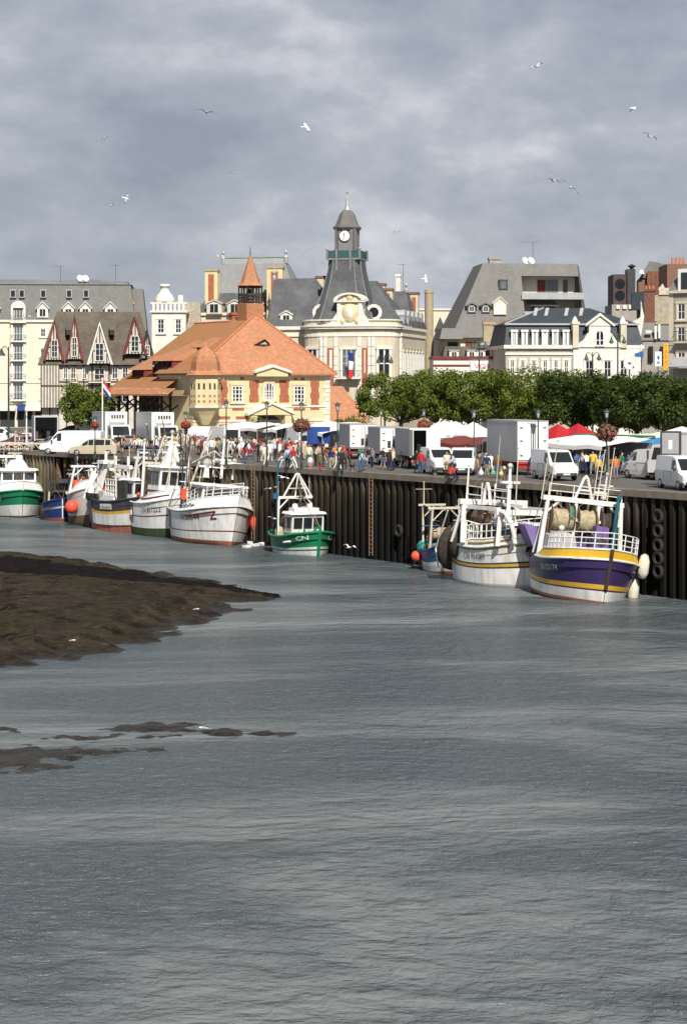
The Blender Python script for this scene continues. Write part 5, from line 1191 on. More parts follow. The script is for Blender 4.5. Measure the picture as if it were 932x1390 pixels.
def bulwark(H, root, t0, h, inset, mat, edge=None, name='bulwark', ramp_=.12, cover=None):
    b = MB(mat); tt = [t0 + (1 - t0) * k / 12 for k in range(13)]
    top = {}
    for sd in (1, -1):
        lo = [H.P(t, 1, sd) for t in tt]; hi = []
        for t, p in zip(tt, lo):
            k = min(1, (t - t0) / ramp_ + .02); q = p.copy(); q.z += h * k; q.y -= sd * min(abs(q.y) - .01, inset * k); q.x += .1 * k * (t ** 6); hi.append(q)
        top[sd] = hi; b.smooth = True
        for i in range(12): b.face(lo[i], lo[i + 1], hi[i + 1], hi[i])
        b.smooth = False
    if cover:
        b.m(cover)
        for i in range(12): b.face(top[-1][i], top[-1][i + 1], top[1][i + 1], top[1][i])
    o = b.build(name, root)
    if edge:
        e = MB(edge)
        for sd in (1, -1): e.path(top[sd], .07, 5); e.path([H.P(t, 1, sd, .02) for t in tt], .07, 5)
        e.build('edge_trim', o)
    return top, tt
def railing(root, pts, h, bars=2, r=.03, mat='white_paint', every=1):
    b = MB(mat)
    for k in range(bars): b.path([Vector(p) + Vector((0, 0, h * (k + 1) / bars)) for p in pts], r, 5)
    for p in pts[::every]: b.bar(p, Vector(p) + Vector((0, 0, h)), r, n=5)
    return b.build('railing', root)
def wheelhouse(root, x0, x1, w, z0, z1, wall, roofm='bright_white', rake=.25, nf=3, ns=2, band=None, overhang=.2, frac=(.45, .86)):
    b = MB(wall); hw = w / 2
    b.frust(x0, x1, -hw, hw, z0, x0, x1 + rake, -hw * .96, hw * .96, z1)
    if band: b.m(band).box(x0 - .01, x1 + rake * .3 + .02, -hw - .015, hw + .015, z0 + (z1 - z0) * .2, z0 + (z1 - z0) * .26)
    o = b.build('wheelhouse', root)
    rf = MB(roofm); rf.frust(x0 - overhang, x1 + rake + overhang, -hw - overhang * .6, hw + overhang * .6, z1, x0 - overhang * .6, x1 + rake + overhang * .4, -hw, hw, z1 + .16); rf.build('roof', o)
    def side_pt(x, z, sd): k = (z - z0) / (z1 - z0); return Vector((x, sd * (hw * (1 - .04 * k) + .025), z))
    za, zb = z0 + (z1 - z0) * frac[0], z0 + (z1 - z0) * frac[1]
    def pane(pts, nrm):
        g = MB('glass_dark'); c = sum((Vector(p) for p in pts), Vector()) / 4
        g.face(*pts); g.m('dark_metal')
        for a, c2 in zip(pts, pts[1:] + pts[:1]): g.bar(a, c2, .025, n=4)
        g.build('window', o)
    for k in range(nf):
        y0 = -hw * .9 + 1.8 * hw * k / nf + .07; y1 = -hw * .9 + 1.8 * hw * (k + 1) / nf - .07
        fx = lambda z: x1 + rake * (z - z0) / (z1 - z0) + .025
        pane([(fx(za), y0, za), (fx(za), y1, za), (fx(zb), y1, zb), (fx(zb), y0, zb)], None)
    for sd in (1, -1):
        for k in range(ns):
            xa = x0 + (x1 - x0) * (k + .12) / ns; xb = x0 + (x1 - x0) * (k + .88) / ns
            pane([side_pt(xa, za, sd), side_pt(xb, za, sd), side_pt(xb, zb, sd), side_pt(xa, zb, sd)], None)
    return o
def drum(root, x, y, z, r, w, net, axis='y'):
    b = MB('rust_steel'); b.lathe([(r, 0), (r, .06)], (x, y - w / 2, z), 14, axis); b.lathe([(r, 0), (r, .06)], (x, y + w / 2 - .06, z), 14, axis)
    b.bar((x, y - w / 2 - .1, z), (x, y + w / 2 + .1, z), .1)
    for s in (-1, 1): b.bar((x, y + s * w / 2, z), (x - .1, y + s * w / 2, z - r - .5), .09)
    o = b.build('net_drum', root); n = MB(net); n.smooth = True
    pr = [(r * (.62 + .22 * rng.random()), w * (k / 8 - .5) * .94) for k in range(9)]
    n.lathe(pr, (x, y, z), 14, axis); n.build('net', o)
def gantry(root, x, w, z0, z1, mat='white_paint', r=.16, lean=-.3, mids=(), aframe=None, top=None, beam=.2, splay=.3, back=None):
    b = MB(mat); hw = w / 2
    for s in (-1, 1):
        b.bar((x + lean * -1, s * (hw), z0), (x, s * (hw - splay), z1), r * 1.2, r, 8)
        if back: b.bar((x - back, s * hw, z0), (x, s * (hw - splay), z1), r * .7, n=6)
    for m_ in mids: b.bar((x + .1, m_, z0), (x, m_, z1), r * .9, n=8)
    b.box(x - beam, x + beam, -hw + splay - .35, hw - splay + .35, z1 - beam, z1 + beam)
    for s in (-1, 1): b.bar((x, s * (hw - splay), z1 - .9), (x, s * (hw - splay - .8), z1 - .1), r * .6)
    if aframe:
        y, h, sp = aframe
        for s in (-1, 1): b.bar((x, y + s * sp, z1), (x, y + s * .1, z1 + h), r * .65)
        b.bar((x, y - sp * .5, z1 + h * .45), (x, y + sp * .5, z1 + h * .45), r * .5); b.ball((x, y, z1 + h), r * 1.1, 8)
    o = b.build('gantry', root)
    if top:
        t = MB(mat); h, n = top; ys = [-hw + splay + 2 * (hw - splay) * k / n for k in range(n + 1)]
        for y in ys: t.bar((x, y, z1), (x, y, z1 + h), .035, n=5)
        for k in (.5, .95): t.bar((x, ys[0], z1 + h * k), (x, ys[-1], z1 + h * k), .03, n=5)
        t.build('top_rail', o)
    return o
def mast(root, x, y, z0, h, mat='white_paint', r=.09, lean=(0, 0), arms=((.7, .6),), radar=None, lamp=True):
    b = MB(mat); q = Vector((x + lean[0], y + lean[1], z0 + h)); p = Vector((x, y, z0)); b.bar(p, q, r, r * .6, 7)
    for f, w_ in arms: c = p.lerp(q, f); b.bar(c + Vector((0, -w_, 0)), c + Vector((0, w_, 0)), r * .45, n=5)
    if radar: c = p.lerp(q, radar); b.box(c.x - .12, c.x + .22, c.y - .7, c.y + .7, c.z, c.z + .16); b.lathe([(.22, -.3), (.22, 0)], tuple(c), 8)
    if lamp: b.m('lamp_glass').ball(q, r * 1.4, 6)
    return b.build('mast', root)
def rigging(root, lines, mat='rope', r=.02):
    b = MB(mat)
    for p, q in lines: b.bar(p, q, r, n=4)
    b.build('rigging', root)
def clutter(root, H, t0, t1, n, mats, zoff=-.3, seed=1):
    """nets, fish boxes, floats heaped on deck"""
    q = random.Random(seed)
    for k in range(n):
        t = q.uniform(t0, t1); p = H.P(t, 1, 0); yy = q.uniform(-.7, .7) * H.half(t, 1); mt = q.choice(mats); b = MB(mt)
        z = H.sheer(t) + zoff
        if 'net' in mt:
            b.smooth = True; b.X = Matrix.Translation((p.x, yy, z)) @ Matrix.Diagonal((q.uniform(.4, .8), q.uniform(.4, .8), q.uniform(.35, .7), 1)); b.ball((0, 0, 0), 1, 9); b.build('net_heap', root)
        else:
            b.X = Matrix.Translation((p.x, yy, z)) @ Matrix.Rotation(q.uniform(0, 3), 4, 'Z'); b.frust(-.4, .4, -.26, .26, -.3, -.44, .44, -.3, .3, 0); b.frust(-.4, .4, -.26, .26, .02, -.44, .44, -.3, .3, .3); b.build('fish_box', root)
def rig(root, H, seed, n=6, z0=2.6, zt=8.5, t0=.08, t1=.7, wires=5):
    """derricks, whip aerials, stays, lamps and floats crowding the deck"""
    q = random.Random(seed); tops = []
    for k in range(n):
        t = q.uniform(t0, t1); y = q.uniform(-.75, .75) * H.half(t, 1); x = H.L * t; h = q.uniform(.45, 1.) * (zt - z0)
        mast(root, x, y, z0, h, q.choice(['boat_white', 'mast_buff', 'mast_buff', 'rust_steel', 'grey_white', 'dark_metal']), q.uniform(.055, .11), (q.uniform(-.5, .5), q.uniform(-.3, .3)), ((q.uniform(.5, .85), q.uniform(.15, .55)),), .6 if q.random() < .25 else None, q.random() < .5); tops.append(Vector((x, y, z0 + h)))
    ln = []
    for k in range(wires):
        a = q.choice(tops); b = H.P(1, 1, 0) if k % 2 else H.P(q.uniform(0, .2), 1, q.choice((-1, 1))); ln.append((a, b))
    for a, b in zip(tops, tops[1:]): ln.append((a, b))
    rigging(root, ln, 'rust_steel', .022)
    for k in range(4):
        t = q.uniform(t0, t1); y = q.uniform(-.8, .8) * H.half(t, 1); b = MB(q.choice(['orange_red', 'buoy_white', 'yellow_paint', 'flower_pink'])); b.smooth = True; b.ball((H.L * t, y, z0 + q.uniform(.3, 1.2)), q.uniform(.16, .28), 8); b.build('float', root)
    b = MB('grey_white'); x = H.L * q.uniform(t0, t1); b.box(x - .5, x + .5, -H.B * .3, -H.B * .1, z0 - .4, z0 + .5); b.m('dark_metal').lathe([(.3, -.6), (.3, .6)], (x, .3, z0 + .2), 10, 'y'); b.build('winch', root)
def letters(H, root, s, t, z, h, sd=-1, mat='dark_metal', out=.03):
    w = text_polys(s)[2] * h; V = text_polys(s)[0]
    def fn(u, v):
        tt = t + (-sd) * 0 + (u - w / 2) / H.L * (1 if sd < 0 else -1); zz = z(tt) + v if callable(z) else z + v
        return H.P(tt, H.fz(tt, zz), sd, out)
    text_on(s, 'lettering', mat, root, h, fn)
def place_boat(name, px, py, head, label, H, roll=0., trim=0., ref=1.):
    """bow waterline seen at (px, py); head = degrees to the right of the line towards the camera plane"""
    g = ground(px, py, 0); a = R(head); h = Vector((sin(a), -cos(a), 0)); yaw = math.atan2(h.y, h.x)
    org = g - h * (H.L * ref)
    e = empty(name, (org.x, org.y, 0), 0, label, 'fishing boat', 'fishing boats moored along the quay')
    e.rotation_euler = (R(roll), R(trim), yaw)
    return e

# -- purple trawler nearest the camera
H = Hull(9.4, 5.8, 2.25, bow=.65, stern=.45, rake=.6, draft=.75, bluff=3.4, tuck=.5)
r = place_boat('fishing_boat', 817, 818, 10, 'purple and white trawler with yellow stripe heeling beside the quay wall', H, roll=-6.5, trim=1.5)
hull_mesh(H, [(.24, 'antifoul_green'), (.29, 'antifoul'), (.46, 'boat_white'), (.49, 'hull_purple'), (.57, 'yellow_paint'), (1., 'hull_purple')], r)
gunwale(H, r, 'boat_white', .08, 1., .3); gunwale(H, r, 'hull_shade', .08, 1., 0, 'rubbing_rail') if False else None
top, tt = bulwark(H, r, .42, .62, .22, 'yellow_paint', 'boat_white', ramp_=.1, cover='deck')
st = MB('rust_steel'); st.m('timber_dark').path([H.P(1, f, 0) + Vector((.05, 0, 0)) for f in (.5, .62, .74, .86, 1.)] + [H.P(1, 1, 0) + Vector((.12, 0, .65))], .13, 6); st.build('stem', r)
letters(H, r, 'CN 753174', .66, lambda t: H.sheer(t) - .75, .34, -1, 'clock_white'); letters(H, r, 'CN 753', .8, lambda t: H.sheer(t) - .75, .34, 1, 'clock_white')
pts = [top[-1][k] for k in range(4, 13)] + [top[1][k] for k in range(11, 3, -1)]; railing(r, [Vector(p) for p in pts], 1.0, 3, .035)
q = MB('tarp_grey'); q.smooth = False; q.frust(2.2, 4.6, -2.55, -.3, 2.0, 2.5, 4.3, -2.3, -.6, 3.6); q.frust(2.5, 4.3, -2.3, -.6, 3.6, 2.9, 4.0, -1.9, -.9, 3.85); q.build('tarpaulin', r)
wheelhouse(r, .6, 3.2, 2.6, 2.2, 4.6, 'violet', 'boat_white', .2, 3, 2)
q = MB('violet'); q.frust(.2, 2.4, -2.7, -2.3, 2.6, .0, 2., -3.3, -2.5, 3.9); q.build('casing', r); q = MB('violet'); q.frust(4.2, 5.4, .3, 1.3, 2.4, 4.4, 5.2, .4, 1.2, 4.5); q.m('dark_inside').lathe([(.32, 0), (.32, .06)], (5.28, .8, 3.6), 12, 'x'); q.build('companionway', r)
gantry(r, 3.4, 5.3, 2.3, 5.9, 'boat_white', .14, -.2, (-.55, .95), (-.1, 1.5, .6), (.95, 3), .15, .25, 1.1)
nq = random.Random(77)
for k in range(15):
    y = -2.25 + k * .24; q = MB(nq.choice(['net_green', 'net_beige', 'net_dark', 'net_beige', 'net_teal', 'net_dark'])); zt_ = 5.2 + nq.uniform(-.4, .3); q.bar((3.1 + nq.uniform(-.2, .2), y, 2.9), (3.15 + nq.uniform(-.2, .2), y + nq.uniform(-.1, .1), zt_), nq.uniform(.1, .17), nq.uniform(.06, .13), 6); q.build('hanging_net', r)
q = MB('dark_inside'); q.box(2.3, 2.5, -2.2, 1.9, 2.4, 4.6); q.build('dark_backing', r)  # dark sheet added to stand in for the dim inside of the gantry
for y, w_, mt in ((-1.4, 1.5, 'net_beige'), (.2, 1.2, 'net_beige'), (1.6, .9, 'net_dark')): drum(r, 3.2, y, 4.6, .95, w_, mt)
drum(r, 3.3, -.85, 4.9, .8, .4, 'net_green'); drum(r, 3.3, .75, 4.4, .7, .35, 'net_green')
q = MB('boat_white'); q.lathe([(.55, 0), (.55, 1.1), (.4, 1.3)], (2.6, 2.1, 3.), 10); q.box(2.9, 3.6, 1.7, 2.5, 4.5, 5.0); q.build('engine_vent', r)
q = MB('teal_pole'); q.bar((4.6, 1.75, 2.6), (4.3, 1.9, 6.6), .2, .12, 8); q.build('crane', r)
mast(r, 2.2, -2.0, 5.9, 3.6, 'mast_buff', .045, (0, .15), ((.9, .01),)); mast(r, 2.2, .9, 5.8, 3.4, 'mast_buff', .05, (0, .1), ((.7, .01),)); mast(r, 2.2, 1.15, 5.8, 3.4, 'mast_buff', .05, (0, .15), ((.6, .2),)); mast(r, 2.4, 1.75, 5.8, 3.6, 'mast_buff', .045, (0, .1), ((.3, .5),))
mast(r, 2.2, -2.5, 5.7, 2.6, 'mast_buff', .045, (0, .1), ((.9, .01),))
mast(r, 2.0, 1.6, 4.8, 2.9, 'boat_white', .1, (0, .1), ((.6, .35), (.75, .5)), .55)
rigging(r, [((3.4, 2.2, 5.9), (9.6, .6, 3.9)), ((3.4, -2.2, 5.9), (9.6, -.6, 3.9)), ((0, -2.4, 2.8), (2.2, -2.0, 8.)), ((2.2, 2.4, 5.8), (0, 2.4, 2.8))])
clutter(r, H, .05, .5, 8, ['net_dark', 'net_green', 'crate_blue', 'rust_steel'], -.1, 3)
q = MB('black_rubber'); q.path([H.P(t, .9, -1, .12) + Vector((0, 0, .1 * sin(t * 40))) for t in (0, .05, .1, .16, .22)], .13, 7); q.build('rubbing_strake', r)
for k, (t, z) in enumerate(((.8, 2.5), (.74, .95))):
    q = MB('buoy_white'); q.smooth = True; p = H.P(t, H.fz(t, z), 1, .32); q.lathe([(.02, -.75), (.22, -.7), (.34, -.35), (.34, .35), (.22, .7), (.06, .8)], tuple(p), 10); q.build('fender', r)

rig(r, H, 21, 3, 3., 8.2, .1, .45, 4)
# -- white trawler with olive and yellow stripes
H = Hull(9.3, 4.5, 2.35, bow=.75, stern=.55, rake=.6, draft=.5, bluff=2.6, tuck=.62)
r = place_boat('fishing_boat', 728, 799, 30, 'white trawler with olive and yellow stripes and dark net hanging astern', H, roll=-3, ref=.84); r.scale = (.84, 1, 1)
hull_mesh(H, [(.2, 'grey_white'), (.52, 'boat_white'), (.555, 'dark_metal'), (.61, 'gold_stripe'), (.645, 'dark_metal'), (.93, 'boat_white'), (1., 'olive_stripe')], r)
gunwale(H, r, 'boat_white', .09)
top, tt = bulwark(H, r, .24, .55, .15, 'boat_white', 'bright_white', ramp_=.15)
for sd in (-1, 1):
    q = MB('olive_stripe'); q.path([H.P(t, 1, sd, -.04) + Vector((0, 0, .28)) for t in (.38, .5, .6, .7, .8, .86)], .07, 5); q.build('painted_stripe', r)
letters(H, r, 'CN 914389', .47, lambda t: H.sheer(t) * .6 + .14, .44, -1, 'dark_metal')
railing(r, [Vector(top[-1][k]) for k in range(1, 13)], .95, 2, .035)
railing(r, [Vector((2.6 + .5 * k, -2.25 + .1 * k, 2.9 - .06 * k)) for k in range(5)], 1.2, 2, .045)
gantry(r, 2.9, 4.9, 2.6, 5.3, 'boat_white', .17, -.3, (.0,), None, None, .18, .1, 1.3)
gantry(r, 7.4, 4.4, 2.6, 4.8, 'boat_white', .15, -.2, (), None, None, .17, .2)
q = MB('boat_white')
for s in (-1, 1): q.box(2.9, 7.4, s * 2.1 - .14, s * 2.1 + .14, 4.85, 5.1); 
for s in (-1, 1): q.path([(7.4, s * 2.1, 4.9), (8.4, s * 2.1, 4.7), (9., s * 2.0, 4.1), (9.2, s * 1.8, 3.2)], .15, 8)
q.box(2.9, 7.3, -.2, .2, 5.1, 5.3); q.build('shelter_frame', r)
q = MB('boat_white')
for xx, h0 in ((2.6, 2.3), (4.6, 1.4), (6.4, 1.4), (8.2, 1.2)):
    for s in (-1.9,): q.bar((xx, s, 5.2), (xx, s, 5.2 + h0), .05, n=5)
for z in (5.8, 6.35):
    q.bar((2.6, -1.9, z), (4.6, -1.9, z - .05), .04, n=5); q.bar((6.4, -1.9, z - .05), (8.2, -1.9, z - .1), .04, n=5)
q.bar((4.6, -1.9, 6.2), (8.2, -1.9, 6.15), .04, n=5); q.path([(4.9, -1.9, 5.2), (5.05, -1.9, 6.1), (5.35, -1.9, 6.6), (5.65, -1.9, 6.1), (5.8, -1.9, 5.2)], .12, 7); q.build('top_rail', r)
drum(r, 3.6, -.9, 4.0, .9, 1.5, 'net_beige'); drum(r, 3.7, .8, 4.0, .9, .9, 'net_teal')
drum(r, 5.0, -1.2, 3.9, .75, .7, 'net_teal')
wheelhouse(r, 5.6, 8.4, 3.1, 2.5, 4.0, 'boat_white', 'bright_white', .2, 3, 3)
b_ = MB('boat_white'); b_.box(6.0, 8.3, -1.66, -1.6, 4.17, 4.6); o = b_.build('nameboard', r); text_on('ANGELUS', 'lettering', 'brick', o, .3, lambda u, v: (6.3 + u, -1.68, 4.24 + v))
mast(r, 7.3, -1.3, 4.8, 3., 'boat_white', .15, (0, 0), ((.72, .01),), .62); mast(r, 2.6, -2, 5.3, 2.4, 'boat_white', .05, (.15, 0), ((.9, .01),)); mast(r, 8.6, -1.5, 4.2, 4.8, 'mast_buff', .05, (0, 0), ((.9, .01),)); mast(r, 5.3, -1.2, 6.3, 3.6, 'mast_buff', .03, (.3, 0), ((.9, .01),), None, False)
q = MB('net_dark'); q.smooth = True; q.X = Matrix.Translation((.15, -1.3, 2.2)) @ Matrix.Rotation(R(18), 4, 'Y') @ Matrix.Diagonal((.75, 1.5, 1.75, 1)); q.ball((0, 0, 0), 1, 12); q.X = Matrix.Translation((1.5, -1.7, 2.5)) @ Matrix.Diagonal((1.0, .8, 1.2, 1)); q.ball((0, 0, 0), 1, 12); q.build('hanging_net', r)
q.X = None
rigging(r, [((0, -2, 2.5), (-2.2, -1.5, 2.9)), ((0, -2, 2.5), (3.0, -2.2, 5.3)), ((-.6, -2.2, .7), (-1.9, -1.8, 1.9)), ((-1.9, -1.8, 1.9), (.2, -2.1, 4.6))], 'boat_white', .06)
clutter(r, H, .1, .5, 9, ['net_dark', 'net_teal', 'net_beige', 'rust_steel', 'crate_blue'], -.05, 8)

rig(r, H, 22, 5, 2.8, 7.8, .15, .8, 5)
# -- small blue boat tucked behind the white trawler
H = Hull(5.2, 2.7, 1.5, bow=.9, stern=.3, rake=.4, draft=.4)
r = place_boat('fishing_boat', 618, 780, 14, 'small blue and pale grey boat tucked behind the white trawler stern', H)
hull_mesh(H, [(.24, 'antifoul'), (.42, 'grey_white'), (.55, 'boat_white'), (.62, 'hull_midblue'), (1., 'hull_midblue')], r); gunwale(H, r, 'hull_midblue', .07)
gantry(r, .8, 2.4, 1.4, 4.6, 'mast_buff', .07, -.5, (), None, None, .07, .15); gantry(r, 3.2, 2.4, 1.3, 4.5, 'mast_buff', .08, .3, (), None, None, .08, .15)
q = MB('mast_buff')
for s in (-1, 1): q.bar((.8, s * 1.05, 4.6), (3.2, s * 1.05, 4.5), .06)
q.build('shelter_frame', r); drum(r, 1.9, -.1, 2.6, .6, 1.5, 'net_beige'); mast(r, .8, -1., 4.6, 1.6, 'mast_buff', .05); mast(r, 2.6, -1.1, 1., 3.2, 'hull_midblue', .1, (.2, 0))
clutter(r, H, .1, .9, 7, ['net_beige', 'rust_steel', 'net_teal'], 0, 4)
b_ = MB('buoy_red'); b_.m('flower_pink'); b_.m('buoy_red'); b_.smooth = True; p = H.P(.12, H.fz(.12, .95), -1, .35); b_.ball(p, .4, 12); b_.build('buoy', r)

rig(r, H, 23, 3, 1.4, 5.2, .1, .7, 3)
# -- small green trawler alone against the wall
H = Hull(6.6, 4.2, 1.35, bow=.55, stern=.2, rake=.5, draft=.4, bluff=3., tuck=.6)
r = place_boat('fishing_boat', 431, 755, 21, 'small green and white trawler with white A-frame lying against the wall', H)
hull_mesh(H, [(.36, 'boat_white'), (.42, 'hull_green'), (.5, 'boat_white'), (1., 'hull_green')], r); gunwale(H, r, 'hull_green', .1)
q = MB('hull_green'); q.path([H.P(1, f, 0) + Vector((.04, 0, 0)) for f in (.1, .3, .5, .7, .9, 1.)] + [H.P(1, 1, 0) + Vector((.05, 0, .5))], .14, 6); q.build('stem', r)
letters(H, r, 'CN', .9, lambda t: H.sheer(t) - .52, .34, -1, 'clock_white'); letters(H, r, 'CN', .88, lambda t: H.sheer(t) - .52, .34, 1, 'clock_white')
for sd in (-1, 1): q = MB('clock_white'); q.path([H.P(t, .74, sd, .02) for t in (.66, .72, .78)], .1, 5); q.build('nameplate', r)
wheelhouse(r, 2.6, 4.2, 2.7, 1.1, 3.1, 'boat_white', 'bright_white', .3, 3, 2, 'hull_green'); q = MB('hull_green'); q.box(4.22, 4.5, -1.3, 1.3, 1.1, 1.7); q.bar((4.7, .5, 1.), (4.7, .5, 2.1), .12); q.bar((4.7, -.4, 1.), (4.7, -.4, 1.95), .1); q.build('bitts', r)
gantry(r, 2.0, 3.5, 1.1, 4.3, 'boat_white', .1, -.2, (), None, None, .1, .2)
q = MB('boat_white')
for s in (-1, 1): q.bar((2., s * 1.2, 4.3), (2., s * .12, 6.1), .08)
q.bar((2., -.2, 4.3), (2., .05, 6.1), .06); q.bar((2., -.2, 6.1), (2., .2, 6.1), .08); q.bar((2., .9, 4.2), (1.9, -.5, 7.4), .08, .05); q.bar((2., -.8, 5.), (2., .8, 5.), .04); q.build('a_frame', r)
for y in (-1.6, 1.0, 1.5): mast(r, 2., y, 4.3, 1.5, 'mast_buff', .035, (0, 0), ((.8, .12),))
q = MB('boat_white'); q.box(2.8, 4.2, -1.0, 1.0, 3.262, 3.55); q.ball((3.4, -.7, 3.65), .25, 8); q.ball((3.5, .5, 3.65), .24, 8); q.build('roof_gear', r)
q = MB('teal_pole'); q.bar((3.0, -2.05, 1.), (3.0, -2.05, 4.4), .055, n=8); q.bar((3.0, -2.05, 4.4), (3.0, -1.95, 7.0), .08, .065, 8); q.path([(3.0, -1.95, 7.), (3.0, -1.7, 7.4), (3.0, -1.2, 7.5), (3.0, -.8, 7.2)], .05, 7); q.m('hull_midblue').box(2.8, 3.2, -2.4, -2.0, 4.3, 4.7); q.build('hoist_pole', r)
drum(r, 1.6, -.3, 2.2, .6, 1.6, 'net_beige'); clutter(r, H, .05, .45, 6, ['net_beige', 'net_dark', 'rust_steel'], .05, 5)
rigging(r, [((2., .1, 6), (6.9, 0, 2.3)), ((2., 1.4, 4.3), (2.4, 3.4, 5.6))])

rig(r, H, 24, 4, 1.2, 5.6, .1, .45, 3)
# -- white boat with red chevron
H = Hull(11.2, 6.0, 2.35, bow=.95, stern=.3, rake=.9, draft=.55, bluff=2.7, tuck=.55)
r = place_boat('fishing_boat', 314, 741, 21, 'white fishing boat with red chevron stripes and a rounded white bow shelter', H, roll=-5)
hull_mesh(H, [(.24, 'antifoul'), (.44, 'boat_white'), (.47, 'dark_red'), (.96, 'boat_white'), (1., 'hull_black')], r); gunwale(H, r, 'boat_white', .08)
for sd in (-1, 1):
    q = MB('dark_red'); pts = [(.62, .86), (.7, .86), (.78, .87), (.86, .885), (.915, .9)]
    q.path([H.P(t, f, sd, .02) for t, f in pts], .07, 5); q.path([H.P(.915, .9, sd, .02), H.P(.885, .74, sd, .02), H.P(.92, .74, sd, .02)], .07, 5); q.build('chevron', r)
q = MB('hull_shade'); q.smooth = False
for sd in (-1, 1):
    for t0, t1 in ((-.0, .06), (.06, .12), (.12, .2), (.2, .26)): q.face(H.P(t0, .45, sd, .03), H.P(t1, .45, sd, .03), H.P(t1, .985, sd, .03), H.P(t0, .985, sd, .03))
q.build('shaded_quarter', r)  # sheet over the aft side paints in its weaker light
top, tt = bulwark(H, r, .34, .95, .55, 'bright_white', 'boat_white', 'whaleback', .3, 'bright_white')
letters(H, r, 'CN 250544', .66, lambda t: H.sheer(t) * .66 + .05, .48, -1, 'dark_metal')
q = MB('dark_metal'); pts = [H.P(.46 + .026 * k, 1, -1) + Vector((0, .12, .42 + .12 * math.sin(k * 2.3))) for k in range(12)]; q.path(pts, .045, 5); q.bar(pts[1] + Vector((0, 0, -.3)), pts[2] + Vector((0, 0, .35)), .04); q.build('painted_signature', r)
wheelhouse(r, 5.4, 8.4, 4.2, 2.9, 4.7, 'boat_white', 'bright_white', .25, 5, 4, None, .3, (.35, .85))
railing(r, [Vector(top[-1][k]) + Vector((0, .3, 0)) for k in range(3, 13)] + [Vector(top[1][k]) + Vector((0, -.3, 0)) for k in range(11, 6, -1)], .95, 3, .035)
mast(r, 3.0, -1.9, 2.6, 5.4, 'boat_white', .11, (.2, .2), ((.4, .6), (.62, .4))); mast(r, 5.4, .5, 5.3, 3.6, 'boat_white', .14, (0, 0), ((.25, .8), (.4, .9)), .42); mast(r, 6.2, 1.3, 5.3, 1.6, 'boat_white', .16, (0, 0), (), .8); mast(r, 4.6, -.6, 5.3, 1.2, 'boat_white', .3, (0, 0), (), .7)
q = MB('mast_buff'); q.bar((3.2, -1.6, 4.), (3.8, -.2, 9.4), .1); q.bar((3.2, -1.5, 6.4), (4.6, .0, 7.6), .06); q.bar((4.6, .0, 7.6), (4.4, 1.7, 6.2), .06); q.bar((4.6, .0, 7.6), (4.6, .0, 5.4), .06); q.build('derrick', r)
drum(r, 1.6, -.6, 3.4, .7, 1.8, 'net_green'); clutter(r, H, .08, .3, 9, ['net_green', 'net_teal', 'orange_red', 'mast_buff', 'crate_blue'], .15, 6)
q = MB('orange_red'); q.box(3.6, 4.0, -2.45, -2.0, 3.3, 4.2); q.build('liferaft', r)
q = MB('buoy_red'); q.smooth = True; p = H.P(.86, .72, 1, .5); q.lathe([(.05, -.7), (.3, -.6), (.42, -.1), (.42, .4), (.2, .7), (.08, .95)], tuple(p), 12); q.build('buoy', r)

rig(r, H, 25, 9, 2.8, 8.8, .06, .5, 6)
# -- white and dark green boat
H = Hull(10.2, 5.4, 2.7, bow=.95, stern=.35, rake=.7, draft=.9, bluff=2.6, tuck=.5)
r = place_boat('fishing_boat', 261, 731, 28, 'white fishing boat with dark green bottom and one thin red line', H, roll=-3)
hull_mesh(H, [(.4, 'antifoul_green'), (.66, 'boat_white'), (.69, 'dark_red'), (1., 'boat_white')], r); gunwale(H, r, 'boat_white', .08)
q = MB('hull_shade')
for sd in (-1, 1):
    for t0, t1 in ((0, .06), (.06, .14), (.14, .22), (.22, .3)): q.face(H.P(t0, .5, sd, .03), H.P(t1, .5, sd, .03), H.P(t1, .97, sd, .03), H.P(t0, .97, sd, .03))
q.m('boat_white')
for t in (.07, .16, .25): p = H.P(t, .74, -1, .08); q.box(p.x - .14, p.x + .14, p.y - .02, p.y + .05, p.z - .22, p.z + .22)
q.build('shaded_quarter', r)  # aft quarter darkened by a sheet standing for shade
top, tt = bulwark(H, r, .36, .85, .45, 'bright_white', 'boat_white', 'whaleback', .25, 'bright_white')
q = MB('dark_red'); q.path([H.P(t, 1, -1) + Vector((0, .12, .4)) for t in (.45, .55, .65, .75, .85)], .05, 5); q.build('painted_stripe', r)
letters(H, r, 'CN 857222', .64, lambda t: H.sheer(t) * .66 + .1, .44, -1, 'dark_metal')
wheelhouse(r, 3.8, 6.2, 3.4, 3.2, 5.9, 'boat_white', 'bright_white', .3, 4, 3, 'dark_red', .25)
gantry(r, 1.6, 4.4, 2.8, 6.6, 'grey_white', .14, -.3, (.3,), None, (.8, 2), .12, .3, 1.); gantry(r, 3.2, 4.2, 2.8, 6.2, 'mast_buff', .12, -.3, (), (0, 2.4, .8), None, .12, .3)
drum(r, 2.6, -.4, 4.4, .8, 2., 'net_teal'); drum(r, 1.2, -.6, 3.8, .6, 1.4, 'net_green')
mast(r, 3.6, -2.1, 2.8, 5.4, 'boat_white', .12, (0, 0), ((.8, .4),)); mast(r, 4.8, 0, 6., 3., 'boat_white', .16, (0, 0), ((.4, .8), (.7, .5)), .6); mast(r, 2.2, 1.6, 4, 6., 'rust_steel', .08, (.3, -1.6), ((.5, .3),)); mast(r, 3.4, -.6, 4, 5.6, 'dark_metal', .08, (-1., -.9), ((.5, .3),)); mast(r, 6.6, -1.2, 3.6, 4.4, 'mast_buff', .07, (.4, .5), ((.8, .2),))
q = MB('boat_white'); q.frust(4.3, 5.3, -.8, .8, 6.05, 4.6, 5.0, -.3, .3, 7.9); q.build('radar_tower', r)
